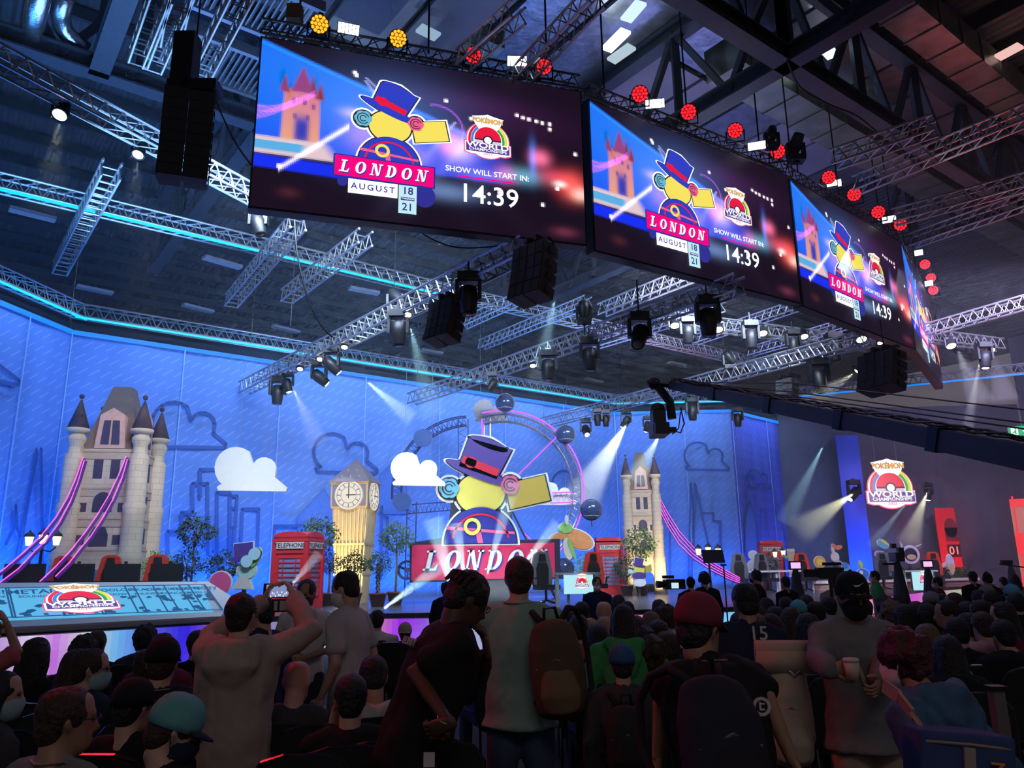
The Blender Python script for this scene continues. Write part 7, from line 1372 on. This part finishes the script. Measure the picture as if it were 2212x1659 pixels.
b = MB(); b.tube([(-.135, -.062, .030), (0, -.070, .034), (.135, -.062, .030)], .005, 6); b.build('piping', C_['khaki'], e2); b = MB(); q = [pY(x_, y_, d_)-pY(2068, 1622, 2.72) for x_, y_, d_ in ((1900, 1488, 2.99), (1935, 1512, 2.90), (1968, 1552, 2.80), (2000, 1590, 2.74))]
for i in range(3): b.beam(q[i], q[i+1], .045, .012, up=(-.5, 1, .3))
b.build('strap', C_['khaki'], e2); b = MB(); b.slab([(-.02, -.07), (.015, -.07), (.015, .025), (-.02, .025)], -.078, -.068); b.build('panel', C_['beige'], e2); text('letter', 'N', mat('orange_print', (.8, .3, .02), .6), e2, .08, -.078, -.03, .06, bold=.01, ry=pi/2)
person(1345, 1306, 5.3, -6, 'person with long black hair in a green and white jacket', shirt=C_['green'], topname='jacket', hood=True, sleeve='long', hair='long', hcol='black', skin='fair', bulk=.03, hpitch=6, s=.87, pants=C_['black'], armL=((-.30, .0, 1.15), (-.28, .15, 1.0)), armR=((.34, .0, 1.2), (.32, .15, 1.05)))
e, k, Mw = person(1342, 1393, 4.3, -4, 'child in a dark blue cap and black jacket with a black backpack', shirt=C_['charcoal'], topname='jacket', sleeve='long', hair='short', hcol='black', skin='fair', cap=C_['blue'], brim=C_['blue'], bulk=.03, s=.755, pants=C_['black'])
backpack(Mw, cloth('bag_coal', (.03, .03, .036)), cloth('bag_black', (.02, .02, .025)), 'black backpack on the child in the dark blue cap', .30, .46, .16, 1.42)
person(-22, 1330, 5.0, -20, 'person in a red t-shirt at the left edge raising a bent arm', shirt=C_['rose'], hair='short', skin='tan', s=.95, armR=(pY(38, 1408, 5.0), pY(14, 1345, 5.05), 1), hdirR=Vector((-.6, .1, .7)), palmR=Vector((-1, 0, 0)), curl=.8, bulk=.03)
# ---- seated people, near: each built on its own; the crown position in the photo fixes the seat
def seat(x, y, Y, yaw, lab, **c): c['seated'] = True; return person(x, y, Y, yaw, lab, **c)
seat(158, 1482, 3.15, -16, 'seated person in glasses and grey shirt, nearest the lower left frame corner', shirt=C_['grey'], hair='short', hcol='brown', skin='tan', glasses=True, hyaw=-32, bulk=.03, s=.98, lanyard=True)
seat(408, 1505, 3.2, -14, 'seated person in a teal cap with navy brim and black shirt', shirt=C_['black'], hair='short', hcol='brown', skin='fair', cap=cloth('cap_teal', (.12, .36, .38)), brim=C_['navy'], glasses=True, mask=C_['navy'], hyaw=-44, hpitch=22, bulk=.02, s=.93, lanyard=True)
seat(297, 1466, 3.9, -4, 'seated person in a black beanie behind the teal cap', shirt=C_['black'], hair='short', hcol='black', skin='fair', cap=C_['black'], beanie=True, glasses=True, hyaw=-14, bulk=.03)
seat(205, 1400, 4.9, -20, 'seated person with brown hair, glasses and a pale mask in a navy top', shirt=C_['navy'], hair='short', hcol='brown', skin='fair', glasses=True, mask=mat('mask_blue', (.3, .45, .5), .7), hyaw=-42, bulk=.03)
seat(357, 1378, 4.7, 6, 'seated person in a black cap with a thick neck and black shirt', shirt=C_['black'], hair='short', hcol='brown', skin='fair', cap=C_['black'], bulk=.045, hyaw=4, lanyard=True)
seat(644, 1424, 4.55, -4, 'bald seated person in a grey t-shirt below the raised phone', shirt=C_['charcoal'], hair='bald', skin='rosy', bulk=.04)
seat(760, 1455, 4.0, 10, 'seated person in a black jacket with a hand on the cheek', shirt=C_['black'], sleeve='long', hair='short', hcol='black', skin='fair', bulk=.04, armL=((-.26, .1, .80), (-.10, .16, 1.02)), hdirL=Vector((.2, .1, .9)), palmL=Vector((.6, -.3, 0)))
seat(806, 1419, 4.7, 18, 'seated person with dark hair in a pale hoodie right of the black jacket', shirt=C_['pale'], sleeve='long', hood=True, hair='short', hcol='black', skin='fair', hpitch=22, bulk=.02)
seat(12, 1448, 4.1, -34, 'seated person in a blue surgical mask cut by the left frame edge', shirt=C_['charcoal'], hair='long', hcol='black', skin='fair', mask=mat('mask_blue', (.3, .45, .5), .7), hyaw=-30)
seat(425, 1510, 4.3, -30, 'seated person bowing forward behind the beige coat', shirt=C_['black'], hair='bald', skin='fair', lean=16, hpitch=30, bulk=.03) if False else None
# ---- the crowd: shared prototypes
PR = {}
cfg = dict(seated=True, sleeve='long', lean=5); kS = skel(cfg); bodS = body_mesh(cfg, kS, .018)
def mkshirt(k, g, sd, hood=False, short=False):
    b = MB(); torso(b, k, g, .86)
    for s_ in (-1, 1): arm(b, k, s_, .016, .4 if short else 1.0, (.056, .052, .048, .042, .034))
    limb(b, [k.T((0, -.008, 1.46)), k.T((0, .0, 1.505))], [.074, .066], 14)
    if hood: limb(b, [k.T((0, -.10, 1.47)), k.T((0, -.125, 1.36)), k.T((0, -.12, 1.28))], [(.12, .06), (.11, .05), (.06, .03)], 12)
    return remesh(b, .022, 3, .012, sd, 8)
shS = [mkshirt(kS, .018, 1), mkshirt(kS, .035, 5, True)]
def mkpants(k): b = MB(); legs(b, k, .018); limb(b, [Vector((0, 0, .86+k.dz)), Vector((0, 0, 1.0+k.dz))], [(.17, .12), (.165, .12)], 14); return remesh(b, .025, 3, .006, 2)
paS = mkpants(kS); HS = {s: hair_mesh(s, kS.M) for s in ('short', 'curly', 'long', 'bun', 'pony')}
kU = skel(dict()); bodU = body_mesh({}, kU, .018); shU = [mkshirt(kU, .022, 3), mkshirt(kU, .03, 8, True)]; shU2 = mkshirt(kU, .02, 6, False, True); paU = mkpants(kU); HU = {s: hair_mesh(s, kU.M) for s in ('short', 'curly', 'long')}
def shoeS(k): b = MB(); [limb(b, [k.leg[s][4]+Vector((0, -.07, -.04)), k.leg[s][4]+Vector((0, .03, -.035)), k.leg[s][4]+Vector((0, .17, -.055))], [(.044, .05), (.048, .05), (.040, .032)], 10) for s in (-1,)]; return b.mesh('shoe', mat('shoe_black', (.015, .015, .017), .5), True)
seen = set()
def crowd(x, y, Y, yaw, lab, shirt, hs='short', hc='black', skin='fair', up=False, cap=None, back=False, s=None, variant=0, mask=None, grp=None, short=False, headset=False):
    assert lab not in seen, lab; seen.add(lab)
    if Y is None: p = pz(x, y, 1.27); Y = p.y
    p = pY(x, y, Y); s = s or p.z/(1.765 if up else 1.30); e = empty('person', (p.x, Y, 0), (0, 0, radians(yaw)), lab, 'person', grp or ('people standing by the stage' if up else 'seated audience')); e.scale = (s, s, s); k = kU if up else kS
    part_obj('body', bodU if up else bodS, skinm(skin), e); part_obj('shirt', (shU2 if short else shU[variant]) if up else shS[variant], shirt, e); part_obj('trousers', paU if up else paS, C_['black'] if x % 2 else C_['denim'], e)
    if hs != 'bald': part_obj('hair', (HU if up else HS)[hs], hairm(hc), e)
    if cap: cap_parts(k.M, e, cap, None, back)
    if mask: b = MB(); b.ell(k.M@Vector((0, .06, -.055)), (.064, .06, .052), 14, 8); b.build('face_mask', mask, e, True)
    if headset:
        b = MB(); b.tube([k.M@Vector((.1*cos(t*.314), -.01, .02+.13*sin(t*.314))) for t in range(11)], .012, 6)
        for s_ in (-1, 1): b.ell(k.M@Vector((s_*.095, -.01, .0)), (.025, .04, .045), 10, 6)
        b.build('headphones', M_black, e, True)
    return e
MW, MBk = mat('mask_white', (.75, .74, .70), .7), C_['black']
for a in (
    (65, 1380, 5.6, -10, 'seated person with rounded long black hair at far left, before the purple skirt light', C_['black'], 'long'), (150, 1405, 5.2, -22, 'seated person with long brown hair left of the pale mask', C_['charcoal'], 'long', 'brown'), (205, 1364, 7.0, 8, 'seated person with short hair before the glowing blue desk end', C_['black'], 'short', 'brown'), (172, 1378, 6.2, 0, 'seated person with a wide dark haircut left of the desk logo', C_['black'], 'curly'),
    (306, 1355, 7.2, -8, 'seated person with spiky curly hair before the blue skirt light', C_['charcoal'], 'curly'), (345, 1370, 6.0, 0, 'seated person just above the black cap', C_['maroon'], 'short', 'brown', 'tan'), (425, 1364, 6.6, 14, 'seated person with neat black hair before the deep blue skirt light', C_['black'], 'short'), (310, 1405, 5.3, 0, 'seated person with dark hair left of the black cap', C_['charcoal'], 'short', 'brown'),
    (118, 1600, 3.6, 10, 'person bent low behind the grey shirt', C_['pale'], 'short'),
    (815, 1319, 9.3, 8, 'seated person with black hair and a small backpack below the clock tower', C_['white'], 'short'), (1068, 1344, 7.2, 20, 'seated person between the black polo and the teal t-shirt', C_['navy'], 'short', 'brown'),
    (1256, 1301, 8.8, -8, 'seated person with short black hair right of the brown backpack', C_['white'], 'short'), (1247, 1330, 7.0, -14, 'seated person in a salmon shirt with brown hair beside the brown backpack', C_['rose'], 'short', 'brown', 'rosy'), (1275, 1337, 7.4, 0, 'seated person with long pinkish blond hair', C_['pale'], 'long', 'blond'), (1309, 1334, 7.0, 0, 'seated blond person half hidden by the green jacket', C_['charcoal'], 'long', 'blond'), (1294, 1350, 6.2, 4, 'seated person with long black hair left of the green jacket', C_['black'], 'long'),
    (1378, 1332, 7.0, 6, 'seated person with brown hair just right of the green jacket', C_['charcoal'], 'long', 'brown'), (1408, 1322, 7.6, 0, 'seated person with light brown hair before the pink skirt light', C_['navy'], 'long', 'light'), (1424, 1341, 6.6, 0, 'seated person with dark hair left of the maroon cap', C_['black'], 'short'), (1391, 1361, 5.8, -6, 'seated person with curly dark hair behind the dark blue cap', C_['charcoal'], 'curly'), (1410, 1382, 5.2, 0, 'seated person with a curly head lowest between the caps', C_['black'], 'curly', 'brown'), (1447, 1366, 5.6, 8, 'seated person with brown hair close to the maroon cap', C_['charcoal'], 'short', 'brown'),
    (1452, 1309, 8.0, 70, 'seated person in a white shirt with wavy brown hair in profile', C_['white'], 'curly', 'brown'), (1640, 1309, 8.4, 0, 'seated person right of the navy jersey, upper', C_['black'], 'long', 'brown'), (1641, 1328, 7.0, 6, 'seated person with thinning hair right of the navy jersey', C_['charcoal'], 'short', 'light'), (1670, 1327, 7.0, 0, 'seated person with long dark hair above the cream backpack', C_['black'], 'long'), (1678, 1311, 8.2, 0, 'seated person with short hair below the operator in black', C_['charcoal'], 'short'), (1712, 1313, 7.6, 0, 'seated person with very long brown hair above the cream backpack', C_['maroon'], 'long', 'brown'),
    (1745, 1286, 10.0, 0, 'seated person with black hair left of the grey hoodie, farthest', C_['black'], 'short'), (1775, 1300, 8.8, 60, 'seated person with dark skin turned left beside the grey hoodie', C_['navy'], 'short', 'black', 'brown'), (1794, 1290, 9.6, 0, 'seated person directly behind the black cap of the grey hoodie', C_['black'], 'short'), (1753, 1326, 6.6, 12, 'seated person with long black hair and beige top beside the grey hoodie', C_['beige'], 'long'), (1775, 1345, 6.0, 0, 'seated person mostly hidden by the grey hoodie', C_['charcoal'], 'short'),
    (1871, 1294, 9.2, 0, 'seated person right behind the shoulder of the grey hoodie', C_['navy'], 'short'), (1916, 1289, 9.4, 6, 'seated person with curly hair right of the grey hoodie', C_['charcoal'], 'curly', 'brown'), (1929, 1300, 8.4, 0, 'seated person with lighter curls in front of the draped tripod', C_['navy'], 'curly', 'light'), (1958, 1306, 7.9, 0, 'seated person with long black hair in front of the draped tripod', C_['black'], 'long'), (2010, 1304, 7.9, 0, 'seated person with long hair below the grey cap', C_['black'], 'long'), (2062, 1296, 7.6, 80, 'seated person with a black fringe turning towards the left', C_['charcoal'], 'short', 'black', 'tan'),
    (2074, 1281, 9.8, 70, 'seated person with a ponytail and pink top looking left', C_['pink'], 'pony', 'brown', 'tan'), (1998, 1350, 5.7, -34, 'seated person with long brown hair and a cyan collar', C_['cyan'], 'long', 'light'), (2052, 1375, 5.2, -10, 'seated person with dark hair behind the row of black chairs', C_['black'], 'long'), (2132, 1297, 8.2, 30, 'seated person with cropped dark hair near the white hood', C_['charcoal'], 'short', 'black', 'tan'), (2155, 1276, 9.8, 40, 'seated person with brown skin upper right', C_['pale'], 'short', 'black', 'brown'), (2183, 1301, 7.6, 60, 'seated person in a maroon top with glasses near the right edge', C_['maroon'], 'long', 'black'),
    (2130, 1323, 6.8, 0, 'seated person in a pink hoodie at right', C_['pink'], 'short', 'brown'), (2102, 1325, 7.0, 10, 'seated person in a white hoodie at right', C_['white'], 'short', 'black'), (2200, 1281, 9.4, 0, 'seated person in a black top at the right frame edge', C_['black'], 'short'), (2120, 1275, 10.4, 0, 'seated person below the pair in black shirts', C_['black'], 'short'), (2140, 1264, 11.2, 20, 'seated person with grey hair at far right', C_['charcoal'], 'short', 'grey'), (2095, 1300, 8.4, 0, 'seated person with a dark bun right of the pink top', C_['black'], 'bun'),
    (1985, 1300, 8.6, 0, 'seated person with short hair between the long haired pair', C_['charcoal'], 'short', 'brown'), (1600, 1325, 7.4, 0, 'seated person hidden behind the navy jersey', C_['black'], 'short'), (1232, 1322, 8.0, 10, 'seated person with dark curls behind the brown backpack', C_['navy'], 'curly'), (1356, 1300, 9.6, 0, 'seated person with dark hair below the orange winged cutout light', C_['black'], 'short'), (1425, 1296, 9.9, 0, 'seated person in the front row before the pink skirt light', C_['black'], 'short'), (1335, 1290, 10.6, -10, 'seated person in the front row right of the bald man', C_['charcoal'], 'curly'), (1700, 1290, 10.4, 0, 'seated person in the front row before the operator with headphones', C_['black'], 'short'), (1660, 1292, 10.2, 8, 'seated person in the front row left of the operator in black', C_['navy'], 'long'),
    (2040, 1283, 10.2, 6, 'seated person in the front row right of the maroon hoodie', C_['charcoal'], 'short'), (1950, 1285, 10.2, -6, 'seated person in the front row below the middle draped tripod', C_['black'], 'curly'), (2175, 1340, 6.3, 0, 'seated person low at the right edge behind the end chairs', C_['black'], 'short'), (2075, 1335, 6.5, 0, 'seated person with black hair in the row behind the black chairs', C_['black'], 'short')):
    crowd(*a, variant=(a[0] % 3 == 0)*1)
crowd(876, 1349, 9.2, 12, 'seated person in a backward beige cap and dark hoodie', C_['charcoal'], 'short', cap=cloth('cap_beige', (.42, .33, .25)), back=True, variant=1)
crowd(1727, 1301, 8.8, -6, 'seated person in a light blue cap and white shirt', C_['white'], 'short', cap=C_['cyan']); crowd(2016, 1282, 10.2, 0, 'seated person in a grey cap near the draped tripods', C_['charcoal'], 'short', cap=C_['grey'])
crowd(2192, 1266, 11, 0, 'seated person in a pale blue cap at the right edge', C_['pale'], 'short', cap=C_['cyan']); crowd(1300, 1299, 8.6, -20, 'bald seated person with a striped shirt and mask strap', C_['pale'], 'bald', skin='rosy', mask=MW)
crowd(372, 1630, 3.4, 0, 'x', C_['black']) if False else None
for a, kw in (
    ((963, 1259, 12.5, -12, 'person in black standing at the stage edge left of the black polo', C_['black'], 'curly', 'black', 'tan'), {}), ((1289, 1246, 12.6, 172, 'presenter with bobbed black hair and a white mask facing the camera', C_['navy'], 'short'), dict(mask=MW)), ((576, 1289, 5.6, 60, 'person in glasses and a mask partly behind the beige coat', C_['navy'], 'short'), dict(mask=MW)),
    ((1491, 1246, 13.5, -14, 'camera operator in black with a shoulder camera', C_['black'], 'short', 'black'), {}), ((1522, 1237, 13.0, 4, 'broad operator in black with headphones seen from behind', C_['black'], 'short'), dict(headset=True)), ((1636, 1231, 13.6, 60, 'operator in black with headphones turned left', C_['black'], 'short', 'black', 'fair'), dict(headset=True, short=True, mask=MBk)), ((1698, 1245, 13.4, 20, 'operator in black looking down beside the draped tripod', C_['black'], 'short', 'black', 'tan'), dict(short=True)),
    ((1797, 1246, 13.5, -30, 'camera operator in a pale shirt behind the black cap', C_['pale'], 'short'), {}), ((1892, 1233, 15.5, 70, 'person in a dark green t-shirt and white mask walking left', C_['green'], 'short', 'black', 'fair'), dict(mask=MW, short=True)), ((2027, 1246, 14.5, 50, 'person in a maroon hoodie leaning by the draped tripod', C_['maroon'], 'short'), dict(mask=MW)),
    ((2101, 1234, 14.5, -6, 'person in a black t-shirt with hands at the hips, left of the pair', C_['black'], 'short', 'black', 'tan'), dict(short=True)), ((2134, 1238, 14.5, 10, 'person in a black t-shirt with headphones, right of the pair', C_['black'], 'short', 'black', 'tan'), dict(short=True, headset=True)), ((2168, 1246, 15.5, 0, 'person standing behind the far seats with a red lit shoulder', C_['rose'], 'short', 'brown'), {}), ((2192, 1241, 15.0, -10, 'standing person with brown hair at the right frame edge', C_['beige'], 'long', 'brown'), {}),
    ((1702, 1249, 17.5, 0, 'x2', C_['black'], 'short'), {})):
    if a[4] != 'x2': crowd(*a, up=True, **kw)
# shoulder camera and others' gear
p = pY(1456, 1262, 13.4); e = empty('video_camera', p, (0, 0, .2), 'shoulder video camera with a small lit screen held by the operator in black', 'camera'); b = MB(); b.box((0, 0, 0), (.34, .16, .16)); b.box((-.1, 0, .12), (.2, .05, .05)); b.build('camera_body', M_black, e); b = MB(); b.box((-.02, -.09, -.02), (.12, .02, .09)); b.build('side_screen', emat('cam_lcd', (.6, .8, 1), 1.0), e); b = MB(); b.lathe([(.05, 0), (.06, .14)], 10, Matrix.Rotation(-pi/2, 3, 'Y')); o = b.build('lens', M_black, e); o.location = (-.17, 0, 0)
p = pY(1792, 1238, 13.3); e = empty('video_camera', p, (0, 0, -.1), 'large video camera above the cap of the grey hoodie', 'camera'); b = MB(); b.box((0, 0, 0), (.42, .2, .18)); b.box((.05, 0, .15), (.3, .06, .05)); b.box((-.32, 0, .0), (.24, .14, .13)); b.build('camera_body', M_black, e); b = MB(); b.tube([(0, 0, -.1), (0, 0, -1.8)], .03, 6); b.build('pedestal', M_black, e)
# ================================================================ banquet chairs
def chair_proto():
    e = empty('banquet_chair', (0, -30, 0), label='x', cat='chair'); o_ = [(-.21, .46), (.21, .46), (.225, .70), (.215, .84), (.17, .90), (.08, .925), (-.08, .925), (-.17, .90), (-.215, .84), (-.225, .70)]
    b = MB(); b.slab(o_, -.02, .03); b.build('backrest', cloth('chair_cloth', (.022, .022, .026), .1), e)
    b = MB(); b.tube([(x*1.03, -.0, z+.005) for x, z in o_[1:]]+[(-.216, 0, .46)], .012, 6); b.build('back_frame', mat('chair_frame', (.10, .10, .11), .22, .9), e)
    b = MB(); b.box((0, .22, .455), (.43, .44, .07)); b.build('seat', MATS['cloth_chair_cloth'], e)
    for sx in (-1, 1):
        for y0, y1 in ((.0, -.06), (.42, .44)): b = MB(); b.tube([(sx*.20, y0, .47), (sx*.21, y1, 0)], .012, 6); b.build('leg', MATS['chair_frame'], e)
    return e
CP = chair_proto(); used = [False]
def put_chair(x, Y, yaw, lab, grp, X=None):
    global CP
    if not used[0]: c = CP; used[0] = True
    else: c = copy_tree(CP)
    c.location = (X, Y, 0); c.rotation_euler = (0, 0, radians(yaw)); c['label'] = lab; c['group'] = grp; return c
G1 = 'chairs under the seated audience'
for o in [o for o in list(S.objects) if o.name.startswith('person') and o.type == 'EMPTY' and o.get('label', '').find('seated') >= 0 or (o.name.startswith('person') and o.get('label', '').startswith(('bald seated', 'person bent')))]:
    y = o.rotation_euler.z; yy = y if abs(y) < .5 else y*.3; p = o.location+Vector((.20*sin(yy), -.20*cos(yy), 0))
    put_chair(0, p.y, math.degrees(yy), 'black banquet chair under the '+' '.join(o['label'].replace('bald seated', 'seated bald').split()[:11]), G1, p.x)
for i, (x, y, Y, yaw, lab) in enumerate(((2010, 1425, 5.2, -28, 'empty black banquet chair, leftmost of the curved row at right'), (2055, 1418, 5.0, -26, 'empty black banquet chair, second in the curved row at right'), (2102, 1413, 4.9, -24, 'empty black banquet chair, third in the curved row at right'), (2155, 1372, 5.4, -20, 'empty black banquet chair behind the curved row near the rope post'), (2190, 1372, 5.6, -16, 'empty black banquet chair right of the one near the rope post'), (2105, 1352, 6.6, -18, 'empty black banquet chair in front of the white hoodie'),
    (1765, 1462, 4.1, -18, 'empty black banquet chair between the cream backpack and the grey hoodie'), (1722, 1440, 4.6, -10, 'empty black banquet chair partly behind the cream backpack'), (655, 1636, 2.95, 4, 'empty black banquet chair at the bottom below the bald man'), (832, 1608, 2.9, 0, 'empty black banquet chair at the bottom below the black jacket'), (690, 1572, 3.5, 0, 'empty black banquet chair behind the bald man'), (845, 1390, 8.2, 8, 'empty black banquet chair left of the beige cap'), (580, 1548, 3.75, -6, 'empty black banquet chair right of the beige coat hem'), (855, 1545, 3.6, 10, 'empty black banquet chair beside the hip of the black polo'), (940, 1605, 3.3, 4, 'empty black banquet chair at the bottom with a white card on its back'), (330, 1602, 3.3, -10, 'empty black banquet chair between the grey shirt and the teal cap'), (1545, 1580, 4.4, 0, 'empty black banquet chair hidden low by the cream backpack'), (25, 1582, 3.6, -14, 'empty black banquet chair at the lower left edge'))):
    p = pz(x, y, .925); c = put_chair(0, p.y, yaw, lab, 'empty chairs in view', p.x)
b = MB(); b.box((0, 0, 0), (.045, .004, .055)); o = b.build('name_card', C_['white']); o.location = pY(927, 1641, 3.365); tag(o, 'small white card hanging on the back of a bottom row chair', 'card')
# rope post at right, floor cup
p = pY(2150, 1486, 3.6); e = empty('barrier_post', (p.x, 3.6, 0), label='square metal barrier post right of the child in tie-dye', cat='post'); b = MB(); b.box((0, 0, p.z/2), (.05, .05, p.z)); b.build('post', mat('post_metal', (.22, .20, .19), .4, .6), e); b = MB(); b.box((0, 0, p.z), (.07, .07, .02)).box((0, 0, .01), (.3, .3, .02)); b.build('plate', M_blackm, e)
b = MB(); b.tube([(p.x-.25, 3.7, .0), (p.x-.42, 3.8, .62)], .018, 6); tag(b.build('folded_stand', M_black), 'thin black stand leg leaning left of the barrier post', 'stand')
p = pz(1080, 1655, .12); e = empty('takeaway_cup', (p.x, p.y, 0), label='dark takeaway cup with a pale lid standing on the floor at bottom centre', cat='cup'); b = MB(); b.lathe([(.03, 0), (.04, .11)], 16); b.build('cup_wall', M_black, e, True); b = MB(); b.lathe([(.043, .11), (.043, .12), (.03, .125)], 16); b.build('lid', C_['pale'], e, True)
# thin haze over the stage half of the hall
hm = bpy.data.materials.new('hall_haze'); hm.use_nodes = True; nt = hm.node_tree; nt.nodes.clear(); ho = nt.nodes.new('ShaderNodeOutputMaterial'); hv = nt.nodes.new('ShaderNodeVolumeScatter')
hv.inputs['Density'].default_value = .006; hv.inputs['Color'].default_value = (.8, .9, 1, 1); nt.links.new(hv.outputs[0], ho.inputs['Volume'])
b = MB(); b.box((5, 30, 8.1), (60, 33, 15.8)); o = b.build('hall_haze', hm); tag(o, 'thin haze hanging over the stage half of the hall', 'haze', kind='stuff')
